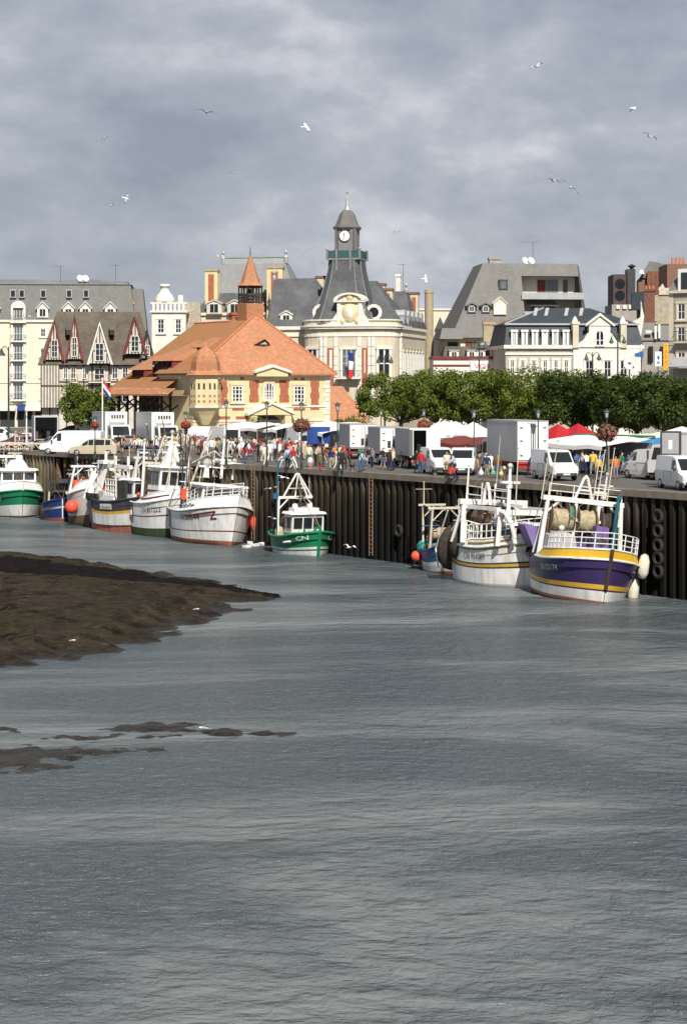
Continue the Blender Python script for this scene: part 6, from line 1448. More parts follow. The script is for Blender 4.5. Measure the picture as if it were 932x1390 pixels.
clutter(r, H, .05, .42, 12, ['net_green', 'net_dark', 'orange_red', 'mast_buff', 'rust_steel', 'net_teal'], .25, 9)

rig(r, H, 26, 10, 3., 9.4, .06, .5, 6)
# -- black boat with yellow-topped white box panel
H = Hull(10.2, 4.4, 2.7, bow=.8, stern=.7, rake=.8, draft=.8, tuck=.5)
r = place_boat('fishing_boat', 210, 725, 33, 'black fishing boat with a white side panel topped by a yellow stripe', H)
hull_mesh(H, [(.36, 'antifoul'), (.4, 'antifoul'), (1., 'hull_black')], r); gunwale(H, r, 'hull_black', .08)
q = MB('hull_shade')
for t0, t1 in ((0, .05), (.05, .1), (.1, .17)): q.face(H.P(t0, .38, -1, .03), H.P(t1, .38, -1, .03), H.P(t1, .99, -1, .03), H.P(t0, .99, -1, .03))
q.face(H.P(0, .38, 1) - Vector((.02, 0, 0)), H.P(0, .38, -1) - Vector((.02, 0, 0)), H.P(0, .99, -1) - Vector((.02, 0, 0)), H.P(0, .99, 1) - Vector((.02, 0, 0))); q.build('shaded_quarter', r)  # quarter and transom sheets carry painted shade
q = MB('boat_white'); T_ = (.2, .28, .36, .45, .55, .65, .75, .85)
for t0, t1 in zip(T_, T_[1:]):
    q.m('boat_white').face(H.P(t0, .4, -1, .1), H.P(t1, .4, -1, .1), H.P(t1, .67, -1, .1), H.P(t0, .67, -1, .1)); q.m('yellow_paint').face(H.P(t0, .67, -1, .1), H.P(t1, .67, -1, .1), H.P(t1, .74, -1, .1), H.P(t0, .74, -1, .1))
q.m('boat_white').face(H.P(.2, .4, -1, .1), H.P(.2, .74, -1, .1), H.P(.2, .74, -1, 0), H.P(.2, .4, -1, 0)); q.build('side_panel', r)
q = MB('boat_white'); q.face(*[H.P(t, f, -1, .06) for t, f in ((.38, .79), (.6, .79), (.6, .93), (.38, .93))]); o = q.build('registration_board', r)
text_on('CN 668 N', 'lettering', 'dark_metal', o, .3, lambda u, v: H.P(.4 + u / H.L, .81 + v / 4., -1, .09))
q = MB('bright_white'); q.prism([(2.6, 2.5), (6.2, 2.5), (5.4, 3.6), (4.6, 3.7)], -1.9, 1.9, 'xz'); q.build('deck_shelter', r)
q = MB('dark_inside'); q.box(5.8, 7.6, -1.6, 1.6, 3., 4.6); q.build('hatch', r); wheelhouse(r, 6.6, 8.6, 2.8, 2.6, 4.7, 'boat_white')
gantry(r, .9, 3.8, 2.8, 5.4, 'bright_white', .24, -.3, (), None, None, .12, .5, .9)
q = MB('bright_white'); q.bar((1.2, -1.2, 3.), (2.4, -.9, 6.0), .34, .26, 4); q.box(1.6, 2.9, -1.4, -.2, 6.0, 6.3); q.bar((2.2, -.8, 6.3), (2.2, -.8, 7.1), .13); q.box(3.8, 8.2, -1.45, -1.15, 5.7, 6.0); q.bar((5.2, -1.3, 2.8), (5.2, -1.3, 6.8), .1); q.bar((7.6, -1.3, 4.7), (7.6, -1.3, 6.8), .1); q.build('mast_tower', r)
clutter(r, H, .08, .3, 6, ['orange_red', 'net_dark', 'rust_steel'], .4, 11); railing(r, [Vector((4.4 + .5 * k, -1.9, 3.2)) for k in range(5)], 1.5, 3, .05)
for k in range(3): q = MB('black_rubber'); q.lathe([(.35, 0), (.35, .25)], (1.2 + .8 * k, -2.2, 3.0), 10, 'y'); q.build('tyre', r)

rig(r, H, 27, 7, 3., 7.6, .06, .6, 5)
# -- grey-white boat showing its brown bottom
H = Hull(6.6, 3.1, 2.8, bow=.8, stern=.2, rake=.5, draft=.6, bluff=2.6)
r = place_boat('fishing_boat', 122, 714, 15, 'worn grey-white wooden boat with a brown bottom and narrow white foredeck', H)
hull_mesh(H, [(.4, 'antifoul_brown'), (1., 'grey_white')], r); gunwale(H, r, 'boat_white', .09)
q = MB('rust_steel'); q.m('wood_brown').path([H.P(1, f, 0) + Vector((.03, 0, 0)) for f in (.1, .3, .5, .7, .9, 1.)], .12, 5); q.build('stem', r)
top, tt = bulwark(H, r, .3, .9, .5, 'bright_white', 'boat_white', 'whaleback', .3, 'bright_white')
gantry(r, 4.2, 3., 3., 5.5, 'bright_white', .1, .6, (), None, None, .1, .4, 1.2); wheelhouse(r, 1., 2.8, 2.6, 2.8, 4.6, 'boat_white')
mast(r, 5, .9, 3., 4., 'boat_white', .08, (0, .2)); clutter(r, H, .4, .8, 6, ['net_green', 'orange_red', 'net_dark'], 1., 12)
q = MB('buoy_red'); q.smooth = True; p = H.P(.82, .62, -1, .55); q.ball(p, .62, 14, 1.05); q.build('buoy', r)

rig(r, H, 28, 8, 3.2, 7.0, .2, .8, 5)
# -- small royal blue boat
H = Hull(6.6, 4.3, 1.45, bow=.75, stern=.2, rake=.5, draft=.5, bluff=2.6)
r = place_boat('fishing_boat', 85, 708, 6, 'small royal blue boat with a red bottom and a white stem line', H)
hull_mesh(H, [(.34, 'antifoul'), (.68, 'hull_blue'), (.78, 'grey_white'), (.8, 'hull_blue'), (1., 'hull_blue')], r); gunwale(H, r, 'hull_blue', .07)
q = MB('boat_white'); q.path([H.P(1, f, 0) + Vector((.02, 0, 0)) for f in (.3, .5, .7, .9, 1.)], .07, 5); q.build('stem', r)
for sd in (-1, 1):
    q = MB('grey_white'); q.face(*[H.P(t, f, sd, .03) for t, f in ((.35, .55), (.97, .8), (.97, .86), (.35, .72))]); q.build('painted_band', r)
gantry(r, 4.0, 2.9, 1.5, 3.8, 'mast_buff', .09, .2, (), None, None, .08, .15); wheelhouse(r, 1.8, 3.6, 2.0, 1.2, 2.7, 'hull_blue', 'boat_white', .2, 2, 2); q = MB('boat_white'); q.box(3.9, 4.15, -.5, .5, 3.6, 4.0); q.build('fish_crate', r)
clutter(r, H, .1, .5, 5, ['orange_red', 'net_dark', 'boat_white'], .1, 13)

rig(r, H, 29, 4, 1.4, 4.6, .1, .6, 4)
# -- green and white boat at the far end
H = Hull(10, 5.6, 2.1, bow=.7, stern=.3, rake=.7, draft=.5, bluff=3.)
r = place_boat('fishing_boat', 30, 703, 16, 'emerald green and white trawler with white wheelhouse at the far moorings', H)
hull_mesh(H, [(.22, 'antifoul_brown'), (.56, 'boat_white'), (1., 'hull_green')], r); gunwale(H, r, 'hull_green', .09)
letters(H, r, 'CN 735009', .72, lambda t: H.sheer(t) - .85, .4, -1, 'clock_white'); letters(H, r, 'CN', .86, lambda t: H.sheer(t) - .85, .36, 1, 'clock_white')
top, tt = bulwark(H, r, .3, .9, .5, 'bright_white', 'boat_white', 'whaleback', .3, 'bright_white')
wheelhouse(r, 4.6, 7.0, 3.6, 2.9, 4.6, 'bright_white', 'bright_white', .25, 3, 3, None, .3)
q = MB('bright_white'); q.frust(5., 6.6, -1.1, 1.1, 4.77, 5.2, 6.3, -.6, .6, 5.6); q.ball((5.8, .2, 5.8), .35, 10); q.build('roof_gear', r)
gantry(r, 3.4, 5.0, 2.4, 5.9, 'bright_white', .13, -.3, (-.8, .8), None, (1.5, 5), .14, .1, 1.4); gantry(r, 4.4, 4.9, 2.4, 7.2, 'mast_buff', .08, -.2, (), None, None, .08, -.4)
q = MB('mast_buff')
for k in range(5): q.lathe([(.32, 0), (.4, .08), (.32, .16)], (3.4, -2 + k * .85, 6.7), 10, 'x', cap=False)
q.build('light_rings', r)
mast(r, 4, 1.2, 6., 4.5, 'bright_white', .1, (0, 0), ((.5, .5),)); drum(r, 2.4, -1, 4.2, .8, 2., 'net_teal'); clutter(r, H, .05, .45, 9, ['net_teal', 'net_green', 'orange_red', 'rust_steel'], .2, 14)

rig(r, H, 30, 9, 2.8, 8.6, .1, .55, 6)
# -- polystyrene fish boxes adrift between the white boat and the green trawler
for k, (px, py, lab) in enumerate(((341, 738, 'white foam box adrift beside the red buoy of the white boat'), (347, 741, 'white foam box afloat, tilted and half sunk, near the red buoy'), (353, 735, 'white foam box afloat against the wall by the white boat'), (358, 740, 'white foam box drifting midway to the green trawler'), (365, 738, 'two-tone white foam box drifting amid the floating boxes'), (370, 740, 'white foam box beside the green trawler hoist pole'), (376, 742, 'white foam box touching the green trawler side'), (335, 743, 'small foam scrap adrift under the white boat bow'), (208, 728, 'white foam box afloat by the dark green bottomed boat'), (43, 700, 'white foam scrap afloat by the emerald boat bow'))):
    p = ground(px, py, 0); b = MB('foam_white'); b.X = Matrix.Rotation(rng.uniform(0, 3), 4, 'Z') @ Matrix.Rotation(rng.uniform(-.25, .25), 4, 'X'); w_ = rng.uniform(.2, .33)
    b.frust(-w_, w_, -.18, .18, -.1, -w_ - .03, w_ + .03, -.21, .21, .14); b.box(-w_ - .04, w_ + .04, -.22, .22, .143, .2)
    o = b.build('foam_box', None, tuple(p)); tag(o, lab, 'box', 'foam boxes floating in the harbour')
# ------------------------------------------------------------------ vehicles (x forward, z up, origin on the ground)
def wheel(root, x, y, r=.33, w=.22):
    s = 1 if y > 0 else -1; b = MB('black_rubber'); b.lathe([(r * .55, 0), (r * .92, 0), (r, w * .2), (r, w * .8), (r * .92, w), (r * .55, w)], (x, y - w / 2, r), 16, 'y'); o = b.build('wheel', root)
    h = MB('rim_metal'); h.lathe([(r * .6, 0), (r * .5, .02), (.02, .04)] if s > 0 else [(.02, -.04), (r * .5, -.02), (r * .6, 0)], (x, y + s * w / 2, r), 12, 'y'); h.build('rim', o)
def body(root, st, mat, glass=(), skirt=None):
    """st: stations (x, half width low, half width belt, half width roof, z low, z belt, z roof)"""
    def ring(q): x, wl, wb, wr, zl, zb, zt = q; return [(x, -wl * .97, zl), (x, -wl, zl + (zb - zl) * .4), (x, -wb, zb), (x, -wr, zt), (x, wr, zt), (x, wb, zb), (x, wl, zl + (zb - zl) * .4), (x, wl * .97, zl)]
    b = MB(mat); rs = [[b.pt(p) for p in ring(q)] for q in st]
    for A, B_ in zip(rs, rs[1:]):
        for j in range(8): b.fi((A[j], A[(j + 1) % 8], B_[(j + 1) % 8], B_[j]))
    b.fi(rs[0][::-1]); b.fi(rs[-1])
    if skirt: b.m('dark_metal').box(st[-1][0] + .05, st[0][0] - .05, -st[1][1] - .015, st[1][1] + .015, st[1][4], st[1][4] + .18)
    o = b.build('body', root)
    for g in glass:
        if g[0] == 'side':
            _, i, j, f0, f1, m0, m1 = g
            for sd in (-1, 1):
                k = MB('glass_dark')
                def sp(q, f): return Vector((q[0], sd * (q[2] + (q[3] - q[2]) * f + .012), q[5] + (q[6] - q[5]) * f))
                a, c, d, e = sp(st[i], f0), sp(st[j], f0), sp(st[j], f1), sp(st[i], f1)
                lo0, lo1, hi0, hi1 = a.lerp(c, m0), a.lerp(c, m1), e.lerp(d, m0), e.lerp(d, m1); k.face(lo0, lo1, hi1, hi0); k.build('side_window', root)
        elif g[0] == 'wind':
            _, i, j, f0, f1 = g; A, B_ = st[i], st[j]; k = MB('glass_dark')
            def tp(f, s): return Vector((A[0] + (B_[0] - A[0]) * f, s * (A[3] + (B_[3] - A[3]) * f - .08), A[6] + (B_[6] - A[6]) * f)) 
            n = Vector((-(B_[6] - A[6]), 0, (B_[0] - A[0]))).normalized() * .014; n = n if n.z > 0 else -n
            k.face(tp(f0, -1) + n, tp(f0, 1) + n, tp(f1, 1) + n, tp(f1, -1) + n); k.build('windscreen' if A[0] > 0 else 'rear_window', root)
        elif g[0] == 'rear':
            _, z0, z1, w_, x = g; k = MB('glass_dark'); k.box(x - .02, x - .003, -w_, w_, z0, z1); k.build('rear_window', root)
    return o
def lights(root, xf, xr, w, zf, zr, tall=.5):
    for s in (-1, 1):
        MB('headlight').box(xf - .12, xf + .02, s * w - .17, s * w + .17, zf - .1, zf + .1).build('headlight', root); MB('tail_red').box(xr - .02, xr + .1, s * (w + .08) - .07, s * (w + .08) + .07, zr - tall / 2, zr + tall / 2).build('tail_light', root)
def mk_van(name, mat='van_white', L=5.0, H=2.2, hood=1.1, rear_glass=True, panes=1):
    e = empty(name, (0, 0, 0)); w = .96; xf, xr = L / 2, -L / 2
    st = [(xf, w * .86, w * .86, w * .82, .42, .74, .8), (xf - .12, w * .95, w * .95, w * .9, .32, .92, .99), (xf - hood * .9, w, w, w * .86, .3, 1.12, 1.2), (xf - hood - .75, w, w, w * .84, .3, 1.2, H - .1), (xf - hood - 1.2, w, w, w * .85, .3, 1.2, H), (xr + .15, w, w, w * .86, .3, 1.2, H), (xr, w * .96, w * .96, w * .84, .36, 1.2, H - .06)]
    gl = [('wind', 2, 3, .06, .94), ('side', 3, 4, .12, .82, .0, .95), ('side', 2, 3, .5, .82, .55, .98)]
    if panes > 1: gl.append(('side', 4, 5, .15, .8, .05, .45))
    if rear_glass: gl.append(('rear', 1.25, H - .3, w * .68, xr))
    body(e, st, mat, gl, True)
    sm = MB('dark_metal')
    for s in (-1, 1):
        for xx in (xf - hood - 1.25, xf - hood - 2.45): sm.box(xx, xx + .02, s * (w + .003) - .006, s * (w + .003) + .006, .5, 1.16)
        sm.box(xf - hood - 2.45, xf - hood - 1.25, s * (w + .003) - .006, s * (w + .003) + .006, 1.14, 1.16); sm.box(xf - hood - 1.12, xf - hood - .98, s * (w + .006) - .012, s * (w + .006) + .012, 1.0, 1.05)
    sm.box(xr - .006, xr - .002, -.01, .01, .5, 1.9); sm.build('door_seam', e)
    for x in (xf - .85, xr + .95):
        for s in (-1, 1): wheel(e, x, s * (w - .1))
    lights(e, xf, xr, w * .72, .78, 1.05, .6); b = MB('dark_metal'); b.box(xf - .02, xf + .06, -w * .8, w * .8, .36, .56).box(xr - .08, xr - .003, -w * .88, w * .88, .36, .54); b.m('clock_white').box(xf + .061, xf + .07, -.25, .25, .42, .52); b.build('bumper', e)
    for s in (-1, 1): b = MB('dark_metal'); b.box(xf - hood - .35, xf - hood - .2, s * (w + .03), s * (w + .2), 1.2, 1.42); b.build('mirror', e)
    return e
def mk_car(name, mat, L=4.4, H=1.6, mpv=True):
    e = empty(name, (0, 0, 0)); w = .86; xf, xr = L / 2, -L / 2; hood = 1.0
    st = [(xf, w * .8, w * .8, w * .75, .4, .62, .66), (xf - .15, w * .93, w * .93, w * .85, .25, .76, .8), (xf - hood, w, w, w * .8, .2, .9, .97), (xf - hood - .9, w, w, w * .74, .2, .95, H - .05), (xf - hood - 1.4, w, w, w * .73, .2, .96, H), (xr + (.55 if mpv else 1.1), w, w, w * .74, .2, .98, H - .06), (xr + (.12 if mpv else .5), w * .97, w * .97, w * .8, .22, 1.0, 1.12), (xr, w * .92, w * .92, w * .82, .32, .9, .98)]
    body(e, st, mat, [('wind', 2, 3, .08, .92), ('side', 3, 4, .08, .85, .05, .95), ('side', 2, 3, .2, .85, .35, .95), ('side', 4, 5, .08, .85, .03, .62), ('side', 4, 5, .08, .85, .68, .97), ('side', 5, 6, .1, .8, .05, .6), ('wind', 5, 6, .1, .9)])
    for x in (xf - .8, xr + .8):
        for s in (-1, 1): wheel(e, x, s * (w - .1), .31)
    lights(e, xf - .02, xr, w * .7, .66, .85, .35); b = MB('dark_metal'); b.box(xf - .05, xf + .05, -w * .75, w * .75, .3, .46).box(xr - .05, xr + .03, -w * .8, w * .8, .3, .48); b.build('bumper', e); return e
def mk_truck(name, L=6.2, H=3.5, side='truck_grey', rear='bright_white', cab='bright_white', open_rear=False, reefer=True, redframe=False, doors_open=False):
    """box truck; cab towards +x"""
    e = empty(name, (0, 0, 0)); w = 1.22; xc = L / 2 - 1.75; xr = -L / 2; zb = 1.05
    b = MB(side)
    if open_rear:
        b.box(xr, xc, -w, -w + .06, zb, H).box(xr, xc, w - .06, w, zb, H).box(xr, xc, -w + .061, w - .061, H - .06, H).m('alu').box(xr, xc, -w + .061, w - .061, zb, zb + .08); b.m('tarp_grey').box(xc - .08, xc, -w + .061, w - .061, zb + .081, H - .061)
        b.m(rear).box(xr - .05, xr - .002, -w - .02, -w + .1, zb - .1, H + .03).box(xr - .05, xr - .002, w - .1, w + .02, zb - .1, H + .03).box(xr - .05, xr - .002, -w + .101, w - .101, H - .12, H + .03)
        b.build('cargo_box', e); g = MB('goods_mixed')
        for k in range(5): g.m(('goods_mixed', 'foam_white', 'timber_dark')[k % 3]).box(xc - 1.2 - .2 * k, xc - .3, -w + .2 + k * .42, -w + .55 + k * .42, zb + .081, zb + .6 + .25 * (k % 3))
        g.build('cargo', e)
        if doors_open: MB(rear).box(xr - 1.15, xr - .02, w + .0, w + .05, zb, H - .05).build('door', e); MB(rear).box(xr - .1, xr - .06, -w + .02, -.1, zb + .06, H - .12).build('door', e)
    else:
        b.box(xr, xc, -w, w, zb, H); b.m('alu').box(xr - .001, xc + .001, -w - .02, w + .02, H - .1, H + .02).box(xr, xc, -w - .02, w + .02, zb - .08, zb + .05); b.build('cargo_box', e); MB(cab).box(xc + .002, xc + .03, -w, w, zb, H).build('front_panel', e)
        for s in (-1, 1):
            d = MB(rear); d.box(xr - .05, xr - .003, min(s * .015, s * (w - .05)), max(s * .015, s * (w - .05)), zb + .08, H - .12); o = d.build('door', e); h = MB('dark_metal')
            h.bar((xr - .08, s * .15, zb + .1), (xr - .08, s * .15, H - .15), .025, n=5)
            for z in (zb + .4, (zb + H) / 2, H - .5): h.box(xr - .08, xr - .051, s * (w - .3) - .12, s * (w - .3) + .12, z - .04, z + .04)
            h.build('hinge', o)
    if reefer and not open_rear: u = MB('bright_white'); u.box(xc + .033, xc + .5, -.85, .85, H - 1.05, H - .15); u.m('dark_metal'); [u.box(xc + .501, xc + .52, -.7 + .29 * k, -.5 + .29 * k, H - .7, H - .3) for k in range(5)]; u.build('refrigeration_unit', e)
    c = MB(cab); xf = L / 2; cz = 2.5
    c.prism([(xc + .1, .55), (xf, .55), (xf + .02, 1.35), (xf - .3, cz - .05), (xf - .5, cz), (xc + .1, cz)], -1.05, 1.05, 'xz'); c.build('cab', e)
    g = MB('glass_dark'); g.face((xf + .03, -.92, 1.42), (xf + .03, .92, 1.42), (xf - .25, .88, cz - .15), (xf - .25, -.88, cz - .15)); g.build('windscreen', e)
    for s in (-1, 1): g = MB('glass_dark'); g.face((xf - .25, s * 1.06, 1.45), (xf - 1.15, s * 1.06, 1.45), (xf - 1.15, s * 1.06, cz - .2), (xf - .45, s * 1.06, cz - .2)); g.build('side_window', e)
    g = MB('dark_metal'); g.box(xf + .003, xf + .05, -.8, .8, .95, 1.25).box(xf - .1, xf + .1, -1.05, 1.05, .4, .54); g.m('clock_white').box(xf + .101, xf + .11, -.26, .26, .43, .53); g.build('grille', e)
    for s in (-1, 1): MB('headlight').box(xf - .02, xf + .06, s * .8 - .16, s * .8 + .16, .66, .86).build('headlight', e); m_ = MB('dark_metal'); m_.box(xf - .1, xf, s * 1.15, s * 1.4, 1.5, 2.1); m_.build('mirror', e)
    f = MB('red_paint' if redframe else 'dark_metal'); f.box(xr + .1, xf - .6, -.45, .45, .6, zb - .09); f.box(xr - .04, xr + .1, -w + .1, w - .1, .5, .72)
    if redframe: f.box(xr - .05, xr + .05, -w, w, .82, .96); f.box(xr + .2, xr + 2, -w, -w + .05, .5, .8)
    f.build('chassis', e)
    for s in (-1, 1): MB('tail_red').box(xr - .07, xr - .041, s * .95 - .2, s * .95 + .2, .54, .68).build('tail_light', e)
    for x in (xf - .85, xr + 1.3):
        for s in (-1, 1): wheel(e, x, s * .95, .45, .3)
    return e
def put(e, px, py, head, label, cat, group=None, off=None):
    """head: degrees to the right of the line towards the camera in which +x points (0 = facing the camera, 90 = facing right)"""
    p = ground(px, py); a = R(head); h = Vector((sin(a), -cos(a), 0)); e.location = p; e.rotation_euler = (0, 0, math.atan2(h.y, h.x)); tag(e, label, cat, group); return e
VG, TG, CG = 'vans parked on the quay', 'box trucks parked on the quay', 'cars parked on the quay'
# right-hand end
van = mk_van('delivery_van', H=2.1, L=4.9, hood=.8)
put(van, 926, 664, 12, 'white van parked close to the quay edge, partly cut off by the frame', 'van', VG)
put(copy_tree(van), 883, 650, 118 + 60, 'white van showing its rear beside the blue tarpaulin stall', 'van', VG).rotation_euler.z += R(28)
put(copy_tree(van), 752, 651, 14, 'white van parked behind the grey lorry tail under the white canopy', 'van', VG)
big = mk_truck('box_truck', 8.2, 4.0, 'truck_grey', 'van_white', 'bright_white', redframe=True)
put(big, 696, 642, 196, 'large grey-sided lorry with white double rear doors and red underframe', 'truck', TG)
mid = mk_truck('box_truck', 6.4, 3.2, 'truck_grey', 'bright_white', 'bright_white', open_rear=True, doors_open=True)
put(mid, 562, 635, 193, 'grey-sided box truck with its rear open showing shelves inside', 'truck', TG)
md = mk_truck('box_truck', 6., 3.15, 'truck_grey', 'bright_white', 'bright_white')
put(md, 523, 630, 193, 'grey-sided box truck with closed bright white rear doors', 'truck', TG)
put(copy_tree(md), 482, 622, 193, 'white box truck beside the stall, farther along than its twin', 'truck', TG)
sv = mk_van('small_van', H=1.95, L=4.2, hood=1.0); put(sv, 595, 643, 14, 'small white van facing the river beside the open truck', 'van', VG)
put(copy_tree(sv), 628, 644, -6, 'white off-road van with dark grille behind the strolling couple', 'van', VG)
# middle
wv = mk_van('panel_van', H=2.5, L=5.6, hood=.9); put(wv, 404, 615, 200, 'tall white van turned away behind the person in red', 'van', VG)
put(copy_tree(wv), 301, 612, 205, 'white van with dark rear window in front of the market hall corner', 'van', VG)
# left
rf = mk_truck('refrigerated_truck', 6.4, 3.85, 'alu', 'bright_white', 'bright_white'); put(rf, 214, 610, 26, 'white refrigerated truck with metallic side, nearest the market hall', 'truck', TG)
put(copy_tree(rf), 152, 608, 24, 'white refrigerated truck beside the flagpole with a grey side', 'truck', TG)
orr = mk_truck('box_truck', 6.2, 3.5, 'truck_grey', 'truck_grey', 'dark_red', open_rear=True); put(orr, 60, 610, 192, 'grey box truck with a wide open empty rear at the far quay', 'truck', TG)
lv = mk_van('panel_van', H=2.3, L=6.0, hood=1.0, rear_glass=False); put(lv, 98, 617, 262, 'long white van seen side on behind the beige car', 'van', VG)
be = mk_car('parked_car', 'car_beige', 4.6, 1.65); put(be, 128, 618.5, 264, 'beige people carrier parked at the quay edge', 'car', CG)
rc = mk_car('parked_car', 'car_red', 4.2, 1.45); put(rc, 22, 610, 280, 'dark red car parked among white vans at the far end', 'car', CG)
gc = mk_car('parked_car', 'car_grey', 4.2, 1.45); put(gc, 72, 611, 262, 'dark grey car with its nose behind the open box truck', 'car', CG)
put(copy_tree(sv), 4, 603, 80, 'white van at the extreme far end of the quay', 'van', VG)
bc = mk_car('parked_car', 'car_blue', 4.1, 1.45); put(bc, 96, 592, 268, 'dark blue car under the trees beyond the white van', 'car', CG)
put(copy_tree(sv), 114, 592, 262, 'white van under the round tree beyond the beige car', 'van', VG)
put(copy_tree(gc), 172, 609, 200, 'dark car parked by the refrigerated truck', 'car', CG)
put(copy_tree(lv), 350, 606, 255, 'white van hidden behind the crowd by the market portal', 'van', VG)
cv = mk_van('delivery_van', H=2.2); put(cv, 262, 606, 250, 'white van between the refrigerated truck and the market corner', 'van', VG)
# the grey trailer at the right edge
e = mk_truck('box_truck', 5.5, 3.3, 'truck_grey', 'truck_grey', 'truck_grey', reefer=False); put(e, 936, 652, 250, 'grey box truck cut off by the frame beside the signboard', 'truck', TG)

# ------------------------------------------------------------------ stalls
def stall(px, py, w, d, h, mat, label, head=212, goods=True, peak=0., trim=None, group='market stalls on the quay', front=0.):
    p = ground(px, py); a = R(head); hv = Vector((sin(a), -cos(a), 0))
    e = empty('market_stall', tuple(p), math.atan2(hv.y, hv.x), label, 'stall', group)
    c = MB(mat); n = 6
    if peak:
        z0 = h
        for (x0, y0, x1, y1) in ((-d / 2, -w / 2, d / 2, -w / 2), (d / 2, -w / 2, d / 2, w / 2), (d / 2, w / 2, -d / 2, w / 2), (-d / 2, w / 2, -d / 2, -w / 2)):
            m0 = ((x0) * .35, (y0) * .35, z0 + peak * .55); m1 = ((x1) * .35, (y1) * .35, z0 + peak * .55)
            c.face((x0, y0, z0), (x1, y1, z0), m1, m0); c.face(m0, m1, (0, 0, z0 + peak)); c.face((x0, y0, z0 - .3), (x1, y1, z0 - .3), (x1, y1, z0), (x0, y0, z0))
    else:
        for k in range(n):
            y0, y1 = -w / 2 + w * k / n, -w / 2 + w * (k + 1) / n; s0, s1 = .07 * sin(k * 2.2), .07 * sin((k + 1) * 2.2)
            c.face((-d / 2, y0, h + s0), (-d / 2, y1, h + s1), (d / 2 + front, y1, h - .55 - s1), (d / 2 + front, y0, h - .55 - s0)); c.face((d / 2 + front, y0, h - .55 - s0), (d / 2 + front, y1, h - .55 - s1), (d / 2 + front + .02, y1, h - .85 - s1), (d / 2 + front + .02, y0, h - .85 - s0))
        if trim: c.m(trim).box(-d / 2 - .1, -d / 2, -w / 2, w / 2, h - .1, h + .15)
    c.build('canopy', e)
    for x in (-d / 2 + .1, d / 2 - .1):
        for y in (-w / 2 + .1, w / 2 - .1): MB('alu').bar((x, y, 0), (x, y, h - .1 - (.45 if x > 0 and not peak else 0)), .04, n=6).build('pole', e)
    if goods:
        t = MB('wood_brown'); t.box(d / 2 - 1.2, d / 2 - .2, -w / 2 + .3, w / 2 - .3, .78, .84)
        for y in (-w / 2 + .5, w / 2 - .5): t.box(d / 2 - 1.1, d / 2 - .3, y - .04, y + .04, 0, .779)
        t.m('cloth_cream').box(d / 2 - .2, d / 2 - .18, -w / 2 + .3, w / 2 - .3, .25, .84); t.build('table', e); q = random.Random(int(px * 7 + py)); k = 0
        y = -w / 2 + .5
        while y < w / 2 - .7:
            b = MB(q.choice(['goods_mixed', 'orange_red', 'yellow_paint', 'leaf_green', 'foam_white', 'crate_blue', 'net_beige', 'dark_red', 'cloth_cream'])); b.frust(d / 2 - 1.0, d / 2 - .4, y, y + .5, .845, d / 2 - 1.03, d / 2 - .37, y - .03, y + .53, 1.02 + .2 * q.random()); b.build('goods_tray', e); y += .62
        bk = MB('dark_inside'); bk.m('cloth_brown' if mat == 'cloth_brown' else 'tarp_grey').box(-d / 2 + .05, -d / 2 + .08, -w / 2 + .12, w / 2 - .12, .2, h - .4); bk.build('back_cloth', e)
    return e
S = 302  # stalls open towards the river
stall(338, 606, 9, 3.2, 2.6, 'cloth_white', 'long white canopy stall below the market hall portal', S)
stall(372, 607, 6, 3, 2.5, 'cloth_white', 'white canopy stall behind the lamp post near the flower basket', S)
stall(438, 618, 4.6, 3, 2.7, 'cloth_white', 'white canopy stall hung with a dark blue tarpaulin', S)
stall(455, 610, 10, 3, 2.8, 'cloth_white', 'long white canopy reaching from the flower basket to the trucks', S)
for (px, py, z, w_, h_) in ((432, 619, 1.15, 2.2, 1.6),):
    p = ground(px, py); e = empty('tarpaulin', tuple(p), R(10), 'dark blue tarpaulin hanging inside the white stall', 'tarpaulin'); b = MB('tarp_navy'); n = 8
    for k in range(n): x0, x1 = -w_ / 2 + w_ * k / n, -w_ / 2 + w_ * (k + 1) / n; b.face((x0, .08 * sin(k * 2), z), (x1, .08 * sin(k * 2 + 2), z), (x1, .03, z + h_), (x0, .03, z + h_))
    b.build('cloth', e)
for px, py, nm in ((596, 620, 'first white peaked tent, beside the open truck'), (618, 620, 'middle white peaked tent under the trees'), (642, 621, 'white peaked tent nearest the large grey lorry')):
    stall(px, py, 4., 4., 2.1, 'cloth_white', nm, S, True, 1.2)
stall(632, 631, 7, 3, 2.3, 'cloth_brown', 'dark brown canopy stall behind the small white vans', S)
stall(757, 627, 4.4, 4.2, 1.95, 'cloth_red', 'red peaked tent beside the lorry doors', S, True, 1.35); stall(784, 627, 5.0, 4.4, 1.95, 'cloth_red', 'larger red peaked tent beside the round flower basket', S, True, 1.4)
stall(802, 641, 9.5, 4.4, 2.7, 'cloth_white', 'wide white canopy stall with green edging over the dark market goods', S, True, 0, 'cloth_green', front=.6)
stall(850, 636, 9, 4, 2.75, 'cloth_cream', 'long cream canopy stall under the dark trees', S, True)
stall(895, 641, 4.5, 3, 2.55, 'tarp_blue', 'stall with a bright blue tarpaulin roof by the white van', S)
stall(925, 634, 6, 4, 2.5, 'cloth_white', 'white canopy cut off by the frame behind the signboard', S, True, .8)

